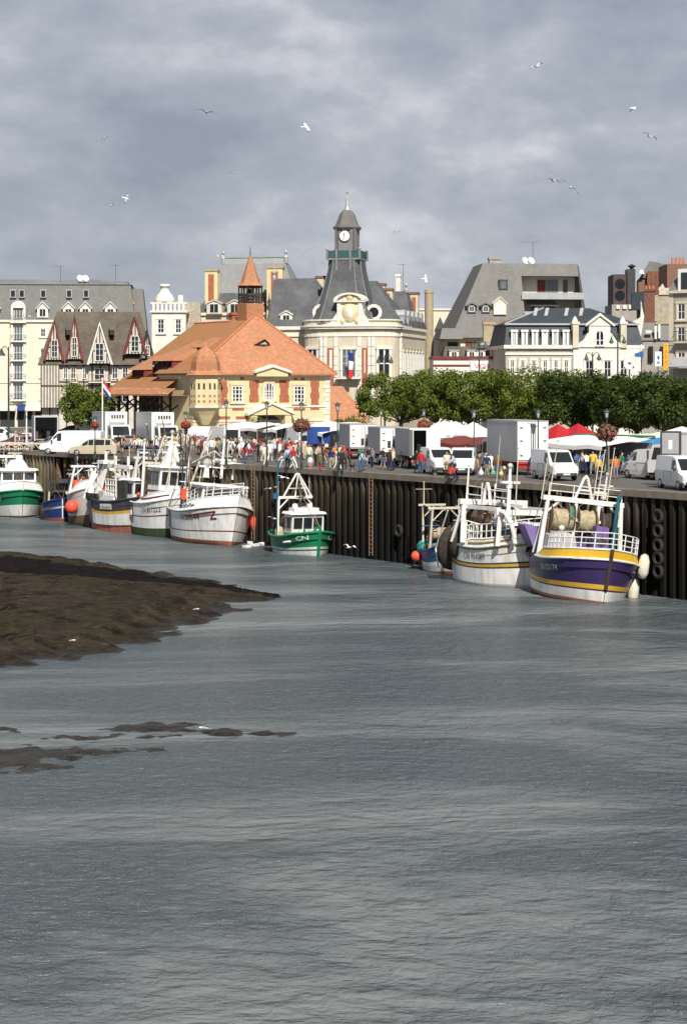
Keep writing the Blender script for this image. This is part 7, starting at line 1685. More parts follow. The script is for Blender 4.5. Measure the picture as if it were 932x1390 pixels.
# ------------------------------------------------------------------ lamp posts, flower baskets, signboard, flagpole
def lamp(name, px, py, pytop, label, flowers=None, kind=0, group='lamp posts along the quay'):
    p = ground(px, py); h = CAMZ - (pytop - HY) * p.y / FPX - QZ
    e = empty(name, tuple(p), 0, label, 'lamp post', group); b = MB('lamp_green')
    b.lathe([(.11, 0), (.11, .5), (.06, .7), (.045, h - .55), (.04, h - .5)], (0, 0, 0), 8); b.build('post', e)
    b = MB('lamp_green'); z = h - .55
    b.lathe([(.06, z - .02), (.12, z), (.12, z + .04)], (0, 0, 0), 6); b.bar((-.45, 0, z + .58), (.45, 0, z + .58), .02, n=4); b.lathe([(.25, z + .44), (.22, z + .5), (.08, z + .6), (.02, z + .68)], (0, 0, 0), 6); 
    for k in range(4): a = pi / 4 + k * pi / 2; b.bar((.12 * cos(a), .12 * sin(a), z + .02), (.2 * cos(a), .2 * sin(a), z + .46), .018, n=4)
    o = b.build('lantern', e); g = MB('lamp_glass'); g.lathe([(.1, z + .05), (.17, z + .44)], (0, 0, 0), 6); g.build('lantern_glass', o)
    return e, p
def basket(px, py, pyc, rad, label, mat='flower_pink'):
    p = ground(px, py); z = CAMZ - (pyc - HY) * p.y / FPX; e = empty('flower_basket', (p.x, p.y, z), 0, label, 'flower basket', 'flower baskets hung on the lamp posts')
    b = MB('leaf_green'); b.smooth = False; q = random.Random(px)
    def leaves(mb, n, r0, r1, s):
        for k in range(n):
            v = Vector((q.gauss(0, 1), q.gauss(0, 1), q.gauss(0, 1))).normalized() * q.uniform(r0, r1); v.z *= .78; a = Vector((q.gauss(0, 1), q.gauss(0, 1), q.gauss(0, 1))).normalized() * s; c = v.cross(a).normalized() * s; mb.face(v - a, v + c, v + a, v - c)
    b.ball((0, 0, 0), rad * .72, 10, .75); leaves(b, 160, rad * .7, rad, .1); b.build('foliage', e); f = MB(mat); leaves(f, 330, rad * .78, rad * 1.06, .085); f.build('flowers', e)
    return e
for px, py, pt, lab in ((307, 632, 545, 'dark green lamp post before the left bay of the market hall front'), (362, 634, 546, 'dark green lamp post before the market hall portal'), (409, 637, 547, 'lamp post carrying a pink flower basket by the white van'), (458, 640, 548, 'lamp post between the blue tarpaulin and the white trucks'), (517, 618, 556, 'lamp post rising behind the closed white truck'), (575, 622, 556, 'lamp post with a small basket behind the open truck'), (643, 642, 557, 'tall lamp post left of the large grey lorry'), (730, 646, 557, 'lamp post at the right edge of the lorry rear doors'), (823, 650, 557, 'lamp post carrying a round pink basket among the canopies'), (252, 628, 560, 'lamp post with flowers before the market hall corner turret'), (129, 622, 566, 'slim lamp post with red flowers behind the beige car')):
    lamp('lamp_post', px, py, pt, lab)
for px, py, pc, rad, lab, mt in ((409, 637, 578, .7, 'round pink flower basket by the white van and red jacket', 'flower_pink'), (823, 650, 588, .78, 'round pink flower basket above the wide white canopy', 'flower_pink'), (252, 628, 577, .42, 'red flower basket before the market hall turret', 'flower_red'), (575, 622, 577, .58, 'dark red flower basket above the open truck', 'flower_red'), (129, 622, 577, .36, 'small red flower basket above the beige car', 'flower_red')):
    basket(px, py, pc, rad, lab, mt)
for px, py, pt, lab in ((650, 612, 462, 'tall double-armed street lamp rising above the trees by the restaurant sign'), (838, 610, 455, 'tall curved street lamp above the trees before the mansard house'), (804, 606, 478, 'double hanging street lamp before the central gable'), (522, 604, 482, 'tall green street lamp beside the town hall wall')):
    p = ground(px, py); p = at(px, py, 246); p.z = QZ; h = CAMZ - (pt - HY) * p.y / FPX - QZ; e = empty('street_lamp', tuple(p), 0, lab, 'street lamp', 'tall street lamps behind the trees'); b = MB('lamp_green'); b.lathe([(.14, 0), (.12, 1.5), (.08, h)], (0, 0, 0), 8)
    for s in (-1, 1): b.path([(0, 0, h - .6), (s * .3, 0, h - .1), (s * .55, 0, h), (s * .75, 0, h - .2)], .04, 5)
    b.build('post', e)
    for s in (-1, 1): k = MB('lamp_green'); k.lathe([(.07, 0), (.12, -.25), (.3, -.62), (.31, -.66)], (s * .75, 0, h - .2), 10); k.m('lamp_glass').lathe([(.25, -.66), (.12, -.78), (.02, -.82)], (s * .75, 0, h - .2), 8); k.build('lamp_shade', e)
p = ground(910, 660); zt = CAMZ - (585 - HY) * p.y / FPX - QZ; e = empty('signboard', tuple(p), R(-20), 'grey framed notice board standing on posts by the white vans', 'sign'); b = MB('lamp_green')
for s in (-.55, .55): b.bar((s, 0, 0), (s, 0, zt - .1), .06, n=6)
b.build('post', e); b = MB('dark_metal'); b.box(-.68, .68, -.1, .1, zt - 1.6, zt); b.m('tarp_grey').box(-.55, .55, -.13, -.101, zt - 1.48, zt - .12); b.m('clock_white').box(-.12, .12, -.15, -.131, zt - 1.2, zt - .6); b.build('board', e)
p = ground(139, 612); zt = CAMZ - (514 - HY) * p.y / FPX - QZ; e = empty('flagpole', tuple(p), 0, 'slender white flagpole flying a red white and blue flag before the tree', 'flagpole'); b = MB('white_paint'); b.bar((0, 0, 0), (0, 0, zt), .09, .06, 8); b.ball((0, 0, zt), .12, 6); b.build('pole', e)
f = MB('flag_red'); g2 = {}
for i in range(9):
    for j in range(7): u, v = i / 8, j / 6; g2[i, j] = f.pt((.08 + .75 * u, .12 * sin(6 * u), zt - .1 - 1.15 * v - 1.0 * u))
for i in range(8):
    for j in range(6): f.m('flag_red' if j < 2 else 'cloth_white' if j < 4 else 'flag_blue'); f.fi((g2[i, j], g2[i + 1, j], g2[i + 1, j + 1], g2[i, j + 1]))
f.build('cloth', e)
p = at(8, 600, 232); p.z = QZ; e = empty('street_lamp', tuple(p), 0, 'bell-shaped green street lamp before the cream apartment block', 'street lamp', 'tall street lamps behind the trees'); b = MB('lamp_green'); h = 11.; b.lathe([(.13, 0), (.08, h)], (.3, 0, 0), 8); b.path([(.3, 0, h - .4), (-.1, 0, h + .1), (-.5, 0, h - .2)], .05, 5); b.lathe([(.1, 0), (.2, -.3), (.5, -.8)], (-.5, 0, h - .2), 10); b.build('post', e)
# tide gauge bollards and coils along the edge
for k, px in enumerate((58, 236, 300, 478, 590, 740, 812)):
    p = quay_px(px, .7); b = MB('dark_metal'); b.lathe([(.24, 0), (.2, .1), (.14, .25), (.16, .42), (.28, .5), (.24, .62), (.05, .66)], (0, 0, 0), 10)
    tag(b.build('bollard', None, tuple(p)), 'iron mooring bollard at the quay edge ' + ('above the small blue boat', 'above the dark green bottomed boat', 'above the white boat with chevrons', 'past the green trawler', 'before the small white vans', 'above the white trawler', 'above the purple trawler')[k], 'bollard', 'mooring bollards along the quay edge')

# ------------------------------------------------------------------ trees
def mk_tree(seed, w, d, h0, h1, n=5200, mat='leaves', nb=26):
    """broad clipped plane tree: lumpy crown of leaf clusters from h0 to h1"""
    q = random.Random(seed); e = empty('plane_tree', (0, 0, 0)); t = MB('trunk_bark')
    t.bar((0, 0, 0), (.1, 0, h0 + .3), .3, .2, 8)
    blobs = []
    for k in range(nb):
        a = q.uniform(0, 2 * pi); rr = q.random() ** .5; z = h0 + (h1 - h0) * q.uniform(.18, .86); lim = 1 - .45 * abs((z - h0) / (h1 - h0) - .5)
        c = Vector((w / 2 * rr * cos(a) * lim, d / 2 * rr * sin(a) * lim, z)); blobs.append((c, q.uniform(.6, 1.25)))
        if k % 3 == 0: t.bar((.1, 0, h0), c, .1, .03, 5)
    t.build('trunk', e); lf = MB(mat)
    for k in range(n):
        c, r_ = q.choice(blobs); v = Vector((q.gauss(0, 1), q.gauss(0, 1), q.gauss(0, 1))).normalized(); p = c + v * r_ * (q.random() ** .35) ; 
        if p.z < h0 - .3: continue
        s = q.uniform(.08, .16); nrm = (v + Vector((q.gauss(0, .5), q.gauss(0, .5), q.gauss(.4, .5)))).normalized(); a_ = nrm.orthogonal().normalized(); b_ = nrm.cross(a_); th = q.uniform(0, pi); u_ = (a_ * cos(th) + b_ * sin(th)) * s; w_ = (b_ * cos(th) - a_ * sin(th)) * s * .75; lf.face(p - u_, p + w_, p + u_, p - w_)
    lf.build('crown', e); return e
TG_ = 'plane trees along the quay'
protos = [mk_tree(11, 9.6, 6.4, 2.5, 8.3, 19000, 'leaves', 60), mk_tree(12, 9., 6.2, 2.6, 8.4, 18000, 'leaves', 56), mk_tree(13, 9.8, 6.6, 2.4, 8.2, 19000, 'leaves_dark_shaded', 60)]
used = set()
def tree(i, px, Y, top, lab, rz):
    o = protos[i] if i not in used else copy_tree(protos[i]); used.add(i); Y += 13; p = at(px, 600, Y); p.z = QZ; o.location = p; o.rotation_euler = (0, 0, rz); s = (CAMZ - (top - HY) * Y / FPX - QZ) / 8.5; o.scale = (max(.85, s), max(.85, s), s); tag(o, lab, 'tree', TG_); return o
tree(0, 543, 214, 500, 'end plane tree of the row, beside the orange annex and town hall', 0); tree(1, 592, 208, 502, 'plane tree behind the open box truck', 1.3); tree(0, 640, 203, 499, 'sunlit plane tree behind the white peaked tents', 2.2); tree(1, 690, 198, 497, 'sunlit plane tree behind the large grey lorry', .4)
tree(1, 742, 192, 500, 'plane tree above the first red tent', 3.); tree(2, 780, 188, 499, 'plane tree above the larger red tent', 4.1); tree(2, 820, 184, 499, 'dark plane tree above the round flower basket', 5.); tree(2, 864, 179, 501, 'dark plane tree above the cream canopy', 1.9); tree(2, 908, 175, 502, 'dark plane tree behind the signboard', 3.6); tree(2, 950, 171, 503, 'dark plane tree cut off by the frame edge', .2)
def rtree(px, Y, w_, top, bot, lab, seed):
    h1 = CAMZ - (top - HY) * Y / FPX - QZ; h0 = CAMZ - (bot - HY) * Y / FPX - QZ; o = mk_tree(seed, w_ * Y / FPX, w_ * Y / FPX * .8, max(1.2, h0), h1 + .4, 7500, 'leaves', 34); p = at(px, 600, Y); p.z = QZ; o.location = p; o.name = 'round_tree'; tag(o, lab, 'tree', 'trees by the market hall')
rtree(103, 268, 36, 520, 580, 'rounded green tree before the half-timbered house', 31); rtree(136, 270, 34, 528, 585, 'lower green tree beside the market hall end', 32)
e = mk_tree(44, 3.4, 3., .3, 2.6, 1800, 'leaves', 14); p = at(470, 600, 243); p.z = QZ; e.location = p; e.name = 'shrub'; tag(e, 'green shrub in front of the orange annex', 'shrub', 'shrubs before the market hall')
e = mk_tree(45, 3., 2.6, .3, 3.0, 1600, 'leaves', 12); p = at(345, 600, 241); p.z = QZ; e.location = p; e.name = 'shrub'; tag(e, 'climbing green shrub beside the market hall portal', 'shrub', 'shrubs before the market hall')
e = mk_tree(46, 3., 2.6, .3, 2.6, 1500, 'leaves', 12); p = at(408, 600, 242); p.z = QZ; e.location = p; e.name = 'shrub'; tag(e, 'green shrub before the right window of the market hall', 'shrub', 'shrubs before the market hall')
e = mk_tree(47, 3.2, 2.6, .3, 2.6, 1500, 'leaves', 12); p = at(492, 600, 240); p.z = QZ; e.location = p; e.name = 'shrub'; tag(e, 'green shrub at the end of the orange annex', 'shrub', 'shrubs before the market hall')
e = mk_tree(48, 4, 4, 3, 16.5, 3200, 'leaves_dark_shaded', 30); p = at(940, 600, 255); p.z = QZ; e.location = p; e.name = 'conifer_tree'; tag(e, 'dark sparse conifer top at the extreme right above the roofs', 'tree')
# ------------------------------------------------------------------ people: one continuous skinned body per pose
def mk_person(pose):
    J = {}
    def j(n, p): J[n] = Vector(p)
    lean = pose.get('lean', 0.)
    ft = pose.get('legs', ((.02, 0), (-.02, 0)))      # foot forward offsets, knee bend
    hipz, shz = .92, 1.42
    j('pelvis', (0, 0, hipz)); j('waist', (lean * .3, 0, 1.1)); j('chest', (lean * .75, 0, 1.3)); j('neck', (lean, 0, 1.48 - abs(lean) * .15)); j('jaw', (lean * 1.1 + .03, 0, 1.57 - abs(lean) * .2)); j('crown', (lean * 1.15, 0, 1.7 - abs(lean) * .22))
    for s, n, (fx, kb) in ((1, 'l', ft[0]), (-1, 'r', ft[1])):
        j('hip' + n, (0, s * .1, .86)); j('knee' + n, (fx * .5 + .05 + kb, s * .11, .48)); j('ankle' + n, (fx, s * .11, .09)); j('toe' + n, (fx + .17, s * .13, .04))
    arms = pose.get('arms', ((.0, .0), (.0, .0)))
    for s, n, (sw, bend) in ((1, 'l', arms[0]), (-1, 'r', arms[1])):
        j('sh' + n, (lean * .95, s * .19, shz - abs(lean) * .12)); el = Vector((lean * .95 + sw * .5, s * .26, 1.13 - abs(lean) * .1 + abs(sw) * .06)); J['el' + n] = el
        wr = el + Vector((sw * .5 + bend * .24, -s * .02 * (1 + 3 * bend), -.25 * (1 - bend))); J['wr' + n] = wr; d = (wr - el).normalized(); J['hd' + n] = wr + d * .09; J['ft' + n] = wr + d * .17; J['th' + n] = wr + d * .06 + Vector((.05, -s * .03, 0))
    E = [('pelvis', 'waist', 't'), ('waist', 'chest', 's'), ('chest', 'neck', 's'), ('neck', 'jaw', 'k'), ('jaw', 'crown', 'h')]
    for n in 'lr': E += [('pelvis', 'hip' + n, 't'), ('hip' + n, 'knee' + n, 't'), ('knee' + n, 'ankle' + n, 't' if not pose.get('shorts') else 'k'), ('ankle' + n, 'toe' + n, 'o'), ('chest', 'sh' + n, 's'), ('sh' + n, 'el' + n, 's'), ('el' + n, 'wr' + n, 's' if not pose.get('short_sleeve') else 'k'), ('wr' + n, 'hd' + n, 'k'), ('hd' + n, 'ft' + n, 'k'), ('wr' + n, 'th' + n, 'k')]
    RD = {'pelvis': (.15, .17), 'waist': (.13, .16), 'chest': (.14, .18), 'neck': (.06, .06), 'jaw': (.085, .08), 'crown': (.105, .09)}
    for n in 'lr': RD.update({'hip' + n: (.1, .1), 'knee' + n: (.065, .065), 'ankle' + n: (.05, .05), 'toe' + n: (.035, .045), 'sh' + n: (.075, .075), 'el' + n: (.055, .055), 'wr' + n: (.04, .04), 'hd' + n: (.04, .025), 'ft' + n: (.025, .015), 'th' + n: (.014, .014)})
    if pose.get('coat'): RD['pelvis'] = (.19, .22); RD['hipl'] = RD['hipr'] = (.13, .13)
    names = list(J); ix = {n: i for i, n in enumerate(names)}
    me = bpy.data.meshes.new('p'); me.from_pydata([tuple(J[n]) for n in names], [(ix[a], ix[b]) for a, b, _ in E], [])
    o = bpy.data.objects.new('p', me); COL.objects.link(o)
    sk = o.modifiers.new('s', 'SKIN'); sk.use_smooth_shade = True
    if not me.skin_vertices: 
        bpy.context.view_layer.objects.active = o
        bpy.context.view_layer.update()
    if not me.skin_vertices:
        at_ = me.attributes.new('skin', 'FLOAT', 'POINT') if False else None
    sv = me.skin_vertices[0].data
    for n in names: sv[ix[n]].radius = RD[n]; sv[ix[n]].use_root = (n == 'pelvis')
    ss = o.modifiers.new('b', 'SUBSURF'); ss.levels = 1; ss.render_levels = 1
    dg = bpy.context.evaluated_depsgraph_get(); out = bpy.data.meshes.new_from_object(o.evaluated_get(dg)); bpy.data.objects.remove(o)
    for n in ('cloth_white', 'car_blue', 'skin', 'hair_dark', 'black_rubber'): out.materials.append(MATS[n])
    key = {'s': 0, 't': 1, 'k': 2, 'h': 3, 'o': 4}
    for p in out.polygons:
        best = None
        for a, b, k in E:
            A, B_ = J[a], J[b]; d = B_ - A; t = max(0, min(1, (p.center - A).dot(d) / d.length_squared)); dist = (p.center - A - d * t).length - .5 * (RD[a][0] + (RD[b][0] - RD[a][0]) * t)
            if best is None or dist < best[0]: best = (dist, k)
        k = best[1]
        if k == 'h' and p.center.x > J['jaw'].x + .045 and p.center.z < J['crown'].z - .01: k = 'k'      # face
        if k == 't' and p.center.z > .98: k = 's'
        if pose.get('coat') and k == 't' and p.center.z > .55: k = 's'
        p.material_index = key[k]; p.use_smooth = True
    return out
POSES = {
    'standing': dict(), 'walking': dict(legs=((.3, .02), (-.28, .08)), arms=((-.22, .1), (.25, .2))), 'striding': dict(legs=((-.34, .1), (.33, .02)), arms=((.28, .15), (-.22, 0)), short_sleeve=True),
    'leaning': dict(lean=.22, arms=((.25, .4), (.2, .5))), 'arms folded': dict(arms=((.1, .85), (.1, .85)), legs=((.05, 0), (-.08, .03))), 'in a long coat': dict(coat=True, legs=((.12, 0), (-.1, .04))),
    'in shorts': dict(shorts=True, short_sleeve=True, legs=((.15, 0), (-.14, .05)), arms=((.1, .3), (-.08, 0))), 'bending': dict(lean=.42, arms=((.3, .2), (.35, .1)), legs=((.1, .05), (-.1, 0)))}
PM = {k: mk_person(v) for k, v in POSES.items()}
CLO = {'white': (.78, .78, .76), 'red': (.5, .03, .03), 'navy': (.02, .03, .1), 'blue': (.05, .14, .38), 'pale blue': (.42, .53, .66), 'beige': (.5, .42, .3), 'cream': (.66, .6, .47), 'black': (.025, .025, .028), 'grey': (.24, .24, .25), 'olive': (.14, .14, .06), 'brown': (.16, .09, .05), 'pink': (.6, .25, .3), 'yellow': (.65, .5, .08), 'green': (.05, .22, .12), 'orange': (.65, .2, .04), 'denim': (.08, .12, .22), 'maroon': (.2, .03, .05)}
for n, c in CLO.items(): M('cloth ' + n, c, .85, .18, 3)
seen = set()
def person(px, py, top, bottom, pose, face, near, hair=None, h=1.0, extra=''):
    """face: degrees right of towards-camera that the person faces"""
    p = ground(px, py); o = bpy.data.objects.new('person', PM[pose]); COL.objects.link(o)
    a = R(face); hv = Vector((sin(a), -cos(a), 0)); o.location = p; o.rotation_euler = (0, 0, math.atan2(hv.y, hv.x)); k = h * rng.uniform(.95, 1.05); o.scale = (k, k, k)
    hair = hair or rng.choice(['hair_dark', 'hair_dark', 'hair_fair', 'hair_grey'])
    for i, mt in ((0, 'cloth ' + top), (1, 'cloth ' + bottom), (3, hair)): o.material_slots[i].link = 'OBJECT'; o.material_slots[i].material = MATS[mt]
    garment = 'coat' if 'coat' in pose else 'shirt' if 'shorts' in pose else 'top'; low = 'shorts' if 'shorts' in pose else 'trousers'
    ps = {'standing': 'standing', 'walking': 'walking', 'striding': 'striding', 'leaning': 'leaning forward', 'arms folded': 'with arms bent', 'in a long coat': 'standing', 'in shorts': 'strolling', 'bending': 'bending over'}[pose]
    if 'coat' in pose: garment = 'long coat'
    kid = 'child' if h < .8 else 'person'
    lab = f'{kid} in {top} {garment} and {bottom} {low} {ps} {near}' if not extra else f'{kid} in {top} {garment} and {bottom} {low} {extra}'
    if lab in seen: print('DUP', lab)
    seen.add(lab); return tag(o, lab, 'person', 'people on the quay')
def bag(px, py, mat, lab, col):
    p = ground(px, py); p.z += .35; b = MB(mat); b.smooth = True; b.lathe([(.03, -.2), (.17, -.16), (.2, 0), (.12, .18), (.03, .24), (.025, .4)], (0, 0, 0), 9); tag(b.build('shopping_bag', None, tuple(p)), lab, 'bag', 'shopping bags held on the quay')
# the strollers near the lorry
person(665, 646, 'white', 'cream', 'walking', 25, '', 'hair_dark', 1., 'walking past the stern of the large lorry')
person(659.5, 645, 'pale blue', 'cream', 'standing', 60, '', 'hair_grey', 1., 'between the tall lamp post and lorry')
person(661 - 1, 648.5, 'blue', 'grey', 'walking', 160, '', 'hair_dark', .01 + .99, 'with a white bag, seen from behind') if False else None
person(660 + .5, 648, 'navy', 'grey', 'standing', 172, '', 'hair_dark', 1., 'seen from behind beside a white shopping bag')
person(675, 649, 'brown', 'denim', 'standing', 176, '', 'hair_fair', 1., 'seen from behind between green and yellow bags')
bag(652.5, 648.5, 'bag_plastic', 'white plastic bag beside the person in navy', 0); M('bag_green', (.1, .45, .25), .5, .1); M('bag_yellow', (.55, .55, .15), .5, .1); bag(669, 649, 'bag_green', 'green plastic bag beside the person in brown', 0); bag(680, 649.5, 'bag_yellow', 'yellowish plastic bag beside the person in brown', 0)
person(571, 643, 'red', 'denim', 'standing', 150, '', 'hair_dark', 1., 'close to the small white van')
person(565, 642, 'black', 'denim', 'walking', 120, '', 'hair_dark', 1., 'beside the person in red by the open truck')
person(606, 646, 'cream', 'olive', 'standing', 20, '', 'hair_fair', 1., 'between the two small white vans')
person(612, 646, 'beige', 'brown', 'arms folded', -30, '', 'hair_grey', 1., 'leaning near the pushchair')
person(617, 647, 'pale blue', 'navy', 'leaning', -70, '', 'hair_dark', 1., 'bending towards a pushchair')
# a pushchair
p = ground(613, 650); e = empty('pushchair', tuple(p), R(200), 'dark pushchair with coloured cover before the white vans', 'pushchair'); b = MB('dark_metal')
for s in (-.22, .22): b.bar((.35, s, .12), (-.3, s, 1.), .02, n=5); b.bar((-.35, s, .12), (.1, s, .6), .02, n=5)
b.bar((-.3, -.22, 1.), (-.3, .22, 1.), .02, n=5); b.build('frame', e); b = MB('sign_red'); b.frust(-.1, .3, -.2, .2, .4, -.25, .2, -.2, .2, .8); b.build('seat', e)
for x in (.35, -.35):
    for s in (-.24, .24): k = MB('black_rubber'); k.lathe([(.11, -.02), (.11, .02)], (x, s, .12), 10, 'y'); k.build('wheel', e)
person(718, 646, 'blue', 'black', 'bending', 40, '', 'hair_dark', 1., 'crouching by the lorry tail lamp')
person(835, 650, 'orange', 'grey', 'standing', 10, '', 'hair_dark', 1., 'before the dark goods of the wide canopy')
person(812, 650, 'yellow', 'black', 'standing', 200, '', 'hair_dark', .9, 'by the round basket lamp post')
person(800, 640, 'maroon', 'black', 'leaning', 20, '', None, 1., 'serving under the wide white canopy'); person(778, 642, 'brown', 'black', 'standing', 30, '', None, 1., 'under the left end of the wide canopy'); person(790, 641, 'white', 'denim', 'arms folded', 170, '', None, 1., 'shopping under the wide white canopy')
person(820, 641, 'navy', 'black', 'standing', 190, '', None, 1., 'shopping behind the basket lamp post'); person(845, 643, 'black', 'grey', 'walking', 80, '', None, 1., 'under the cream canopy end'); person(829, 640, 'pink', 'black', 'standing', 180, '', None, 1., 'far back under the wide canopy')
# around the blue tarpaulin stall
person(398, 637, 'red', 'white', 'striding', 75, '', 'hair_dark', 1., 'striding beside the flower basket lamp post'); person(390, 635, 'pale blue', 'navy', 'standing', 170, '', 'hair_dark', 1., 'behind the striding person in red'); person(382, 636, 'white', 'pale blue', 'walking', -60, '', 'hair_fair', .66, 'walking near the hoist pole')
person(419, 634, 'cream', 'green', 'standing', 175, '', 'hair_fair', 1.08, 'large figure beside the blue tarpaulin'); person(421, 639, 'white', 'pink', 'standing', 20, '', 'hair_dark', .68, 'beside the large figure in cream')
person(428, 633, 'beige', 'black', 'leaning', 120, '', None, 1., 'looking into the blue tarpaulin stall'); person(437, 634, 'brown', 'navy', 'leaning', 60, '', None, 1., 'bent over the blue stall table'); person(434, 640, 'olive', 'red', 'in a long coat', 150, '', None, .9, 'before the blue tarpaulin stall')
person(450, 637, 'navy', 'beige', 'standing', 190, '', None, 1., 'right of the blue stall'); person(457, 638, 'white', 'white', 'walking', 80, '', None, 1., 'with pale hair by the lamp post'); person(463, 640, 'black', 'black', 'in a long coat', 200, '', None, 1., 'dark figure before the trucks'); person(467, 638, 'brown', 'black', 'standing', 30, '', None, 1., 'beside the dark figure in a coat'); person(474, 634, 'maroon', 'black', 'standing', 100, '', None, 1., 'by the truck box end')
person(488, 641, 'pale blue', 'denim', 'leaning', 70, '', 'hair_dark', 1., 'leaning beside the closed truck'); person(492, 639, 'navy', 'denim', 'standing', 60, '', None, 1., 'next to the leaning figure in pale blue'); person(532, 634, 'black', 'grey', 'standing', 120, '', None, 1., 'between the two truck rears')
person(358, 632, 'cream', 'cream', 'walking', 160, '', 'hair_grey', 1., 'before the portal lamp post'); person(330, 629, 'red', 'denim', 'bending', 60, '', None, .95, 'bending over crates at the edge'); person(287, 622, 'white', 'grey', 'standing', 170, '', None, 1.05, 'before the white van with dark window')
# crowds: rows of shoppers in front of the market hall and beyond
NEAR = [(245, 'by the turret lamp post'), (262, 'before the turret'), (280, 'beside the dark-windowed van'), (298, 'before the dark-windowed van'), (316, 'before the long white canopy'), (335, 'under the long white canopy'), (352, 'beside the portal lamp post'), (370, 'before the second stall'), (395, 'near the flower basket')]
tops = ['white', 'red', 'navy', 'pale blue', 'beige', 'cream', 'black', 'pink', 'yellow', 'brown', 'green', 'blue', 'grey', 'maroon', 'orange']; bots = ['denim', 'black', 'beige', 'navy', 'grey', 'white', 'brown']
cq = random.Random(5)
def crowd(x0, x1, yline, n, near_fn, spread=5):
    k = 0
    while k < n:
        px = cq.uniform(x0, x1); py = yline(px) - cq.uniform(0, spread); t, bo, po = cq.choice(tops + ['white', 'cream', 'black']), cq.choice(bots), cq.choice(['standing', 'walking', 'leaning', 'arms folded', 'standing', 'in a long coat', 'in shorts', 'striding'])
        key = (t, bo, po, near_fn(px))
        if key in keys: continue
        keys.add(key); person(px, py, t, bo, po, cq.uniform(0, 360), near_fn(px), None, cq.uniform(.92, 1.04)); k += 1
keys = set()
nf = lambda px: min(NEAR, key=lambda q: abs(q[0] - px))[1]
crowd(238, 345, lambda px: 619 + (px - 240) * .07, 64, nf, 11); crowd(345, 412, lambda px: 627 + (px - 345) * .06, 24, nf, 12)
NEAR2 = [(10, 'by the dark red car'), (32, 'beside the open grey truck'), (160, 'before the flagpole truck'), (175, 'between the refrigerated trucks'), (205, 'before the metallic-sided truck'), (230, 'near the refrigerated truck nose')]
nf2 = lambda px: min(NEAR2, key=lambda q: abs(q[0] - px))[1]
crowd(155, 240, lambda px: 616 + (px - 155) * .06, 28, nf2, 5); crowd(8, 46, lambda px: 609, 5, nf2, 3)
NEAR3 = [(488, 'behind the closed white truck'), (540, 'between the truck tails'), (632, 'under the brown canopy'), (705, 'beside the lorry wheels'), (738, 'by the right lamp of the lorry'), (775, 'in front of the wide canopy'), (800, 'at the wide canopy table'), (845, 'at the cream canopy'), (870, 'near the blue tarpaulin stall')]
nf3 = lambda px: min(NEAR3, key=lambda q: abs(q[0] - px))[1]
crowd(772, 862, lambda px: 646, 20, nf3, 7); crowd(480, 548, lambda px: 637 + (px - 480) * .04, 8, nf3, 6); crowd(615, 648, lambda px: 638, 5, nf3, 5); crowd(425, 475, lambda px: 634, 9, lambda px: 'by the blue tarpaulin stall', 9)
person(33, 609, 'red', 'red', 'in a long coat', 100, '', None, 1.1, 'all in red beside the open grey truck')

# ------------------------------------------------------------------ gulls
def mk_gull(flap, dark=False, fold=False):
    e = empty('gull', (0, 0, 0)); b = MB('gull_white'); b.smooth = True
    b.lathe([(.01, -.32), (.045, -.26), (.075, -.1), (.085, .03), (.07, .14), (.05, .2), (.052, .26), (.035, .31), (.012, .34)], (0, 0, 0), 8, 'x'); b.smooth = False
    b.face((-.3, -.03, 0), (-.45, -.1, 0), (-.45, .1, 0), (-.3, .03, 0)); b.m('gull_bill').bar((.33, 0, -.005), (.41, 0, -.015), .014, .006, 5); b.m('gull_dark').ball((.28, .045, .02), .01, 5).ball((.28, -.045, .02), .01, 5); b.build('body', e)
    for s in (-1, 1):
        w = MB('gull_grey' if dark else 'gull_white')
        if fold:
            w.m('gull_grey'); w.smooth = True; w.X = Matrix.Translation((-.08, s * .07, .02)) @ Matrix.Diagonal((.28, .03, .07, 1)); w.ball((0, 0, 0), 1, 8)
        else:
            A = [(.12, 0), (-.08, 0)]; z1, z2 = .22 * flap, .22 * flap - .16 * abs(flap) + (.05 if flap < 0 else -.05)
            r0, r1, r2, r3 = [(.12, s * .05, .02), (-.1, s * .05, .02)], [(.17, s * .35, .02 + z1 * .9), (-.06, s * .33, .01 + z1 * .9)], [(.1, s * .6, .02 + z1 + (z2 - z1) * .5), (-.05, s * .56, z1 + (z2 - z1) * .5)], [(-.06, s * .78, z2)]
            for q0, q1 in ((r0, r1), (r1, r2)):
                w.face(q0[0], q1[0], q1[1], q0[1]); w.face(*[Vector(p) - Vector((0, 0, .015)) for p in (q0[1], q1[1], q1[0], q0[0])])
            w.m('gull_dark').face(r2[0], r3[0], r2[1]); w.face(*[Vector(p) - Vector((0, 0, .015)) for p in (r2[1], r3[0], r2[0])])
        w.build('wing', e)
    return e
G = {'up': mk_gull(1.), 'flat': mk_gull(.35), 'down': mk_gull(-.7), 'dark': mk_gull(.6, True)}
gu = set()
def gull(kind, px, py, Y, rot, lab, s=1.):
    o = G[kind] if kind not in gu else copy_tree(G[kind]); gu.add(kind); o.location = at(px, py, Y); o.rotation_euler = tuple(R(a) for a in rot); o.scale = (s * .85,) * 3; tag(o, lab, 'gull', 'gulls over the harbour')
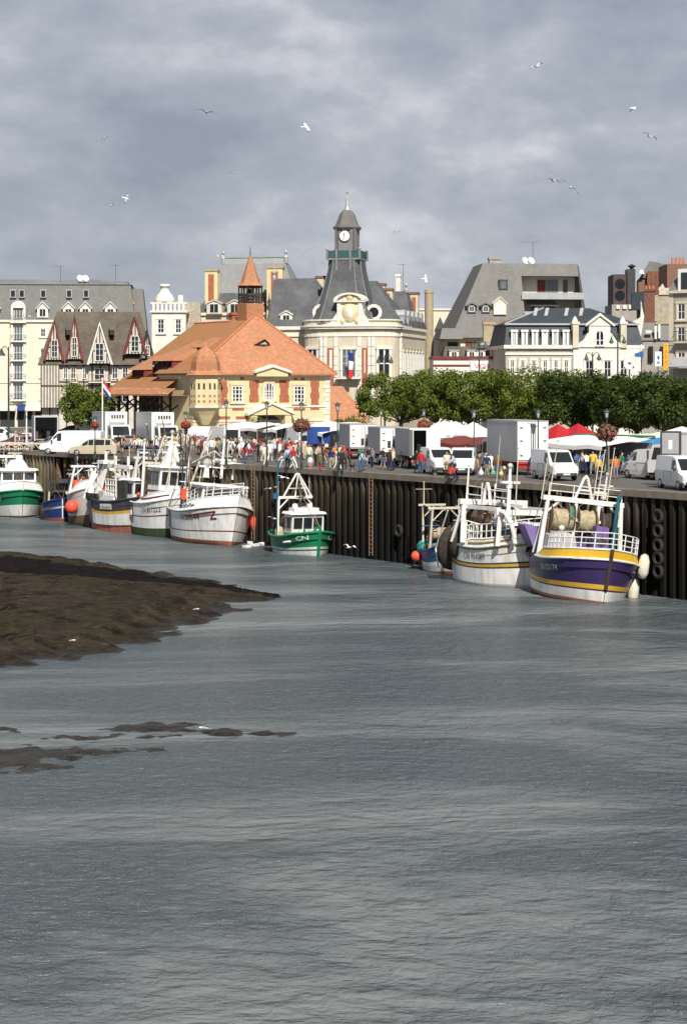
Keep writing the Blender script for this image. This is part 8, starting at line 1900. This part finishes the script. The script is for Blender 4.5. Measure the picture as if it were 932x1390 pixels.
for a in (('up', 728, 90, 150, (25, 0, -60), 'gull banking with bent wings high above the roofs, topmost of all'), ('down', 859, 146, 150, (0, 10, 200), 'gull with arched drooping wings high above the dark modern block'), ('up', 881, 185, 150, (-20, 5, -70), 'white gull gliding on spread wings above the brick chimneys'), ('dark', 280, 152, 110, (12, 0, 95), 'dark-winged gull soaring above the bell turret'), ('flat', 415, 172, 150, (40, 0, 30), 'white gull turning in the sky above the town hall roofs'), ('flat', 142, 188, 150, (-18, 0, 100), 'pale gull gliding above the half-timbered house'), ('flat', 316, 235, 200, (4, 0, 90), 'small white gull flying level beside the clock tower height'), ('dark', 171, 269, 200, (60, 20, 10), 'small gull seen tail-on above the white villa'), ('up', 151, 279, 150, (-8, 0, 85), 'white gull skimming below the tail-on gull'), ('dark', 751, 245, 150, (10, 0, 120), 'gull with dark wings beside the diving gull'), ('dark', 774, 254, 120, (42, 0, 80), 'gull banking steeply over the slate-clad block'), ('flat', 539, 314, 190, (-15, 0, 70), 'small gull right of the clock face'), ('up', 297, 348, 220, (10, 0, 70), 'small gull above the market hall bell turret'), ('flat', 577, 378, 230, (70, 0, 20), 'small white gull above the round stone chimney'),
          ('up', 474, 743, 150, (8, 0, 60), 'white gull taking off from the water right of the green trawler'), ('flat', 367, 663, 152, (-10, 0, 80), 'white gull flying before the sheet piles beside the hoist pole'), ('flat', 384, 648, 152, (12, 0, 60), 'white gull flying at the hoist pole top'), ('flat', 372, 704, 150, (15, 0, 120), 'white gull hovering low beside the green trawler'), ('up', 208, 497, 200, (-35, 0, 80), 'white gull crossing the market hall dormer'), ('flat', 222, 534, 190, (10, 0, 100), 'white gull under the market hall eave'), ('up', 40, 427 + 2, 200, (-25, 0, 60), 'white gull before the cream apartment balconies'), ('flat', 303, 515, 190, (10, 0, 95), 'white gull before the market hall turret'), ('flat', 305, 541, 190, (12, 0, 95), 'white gull before the market hall left window')):
    gull(*a)
fg = mk_gull(0, False, True); first = True
for px, py, Y, lab in ((98, 873, None, 'white gull standing on the mud bank'), (266, 830, None, 'white gull standing on the dark mud spit'), (277, 993, None, 'white gull resting on the thin mud bar'), (244, 514, 240, 'white gull perched on the market hall lower roof')):
    o = fg if first else copy_tree(fg); first = False
    p = ground(px, py, .5) if Y is None and py < 980 else ground(px, py, .12) if Y is None else at(px, py, Y); p = p + Vector((0, 0, .12)); o.location = p; o.rotation_euler = (0, R(-12), R(rng.uniform(0, 360))); k = .6; o.scale = (k, k, k); tag(o, lab, 'gull', 'gulls at rest')
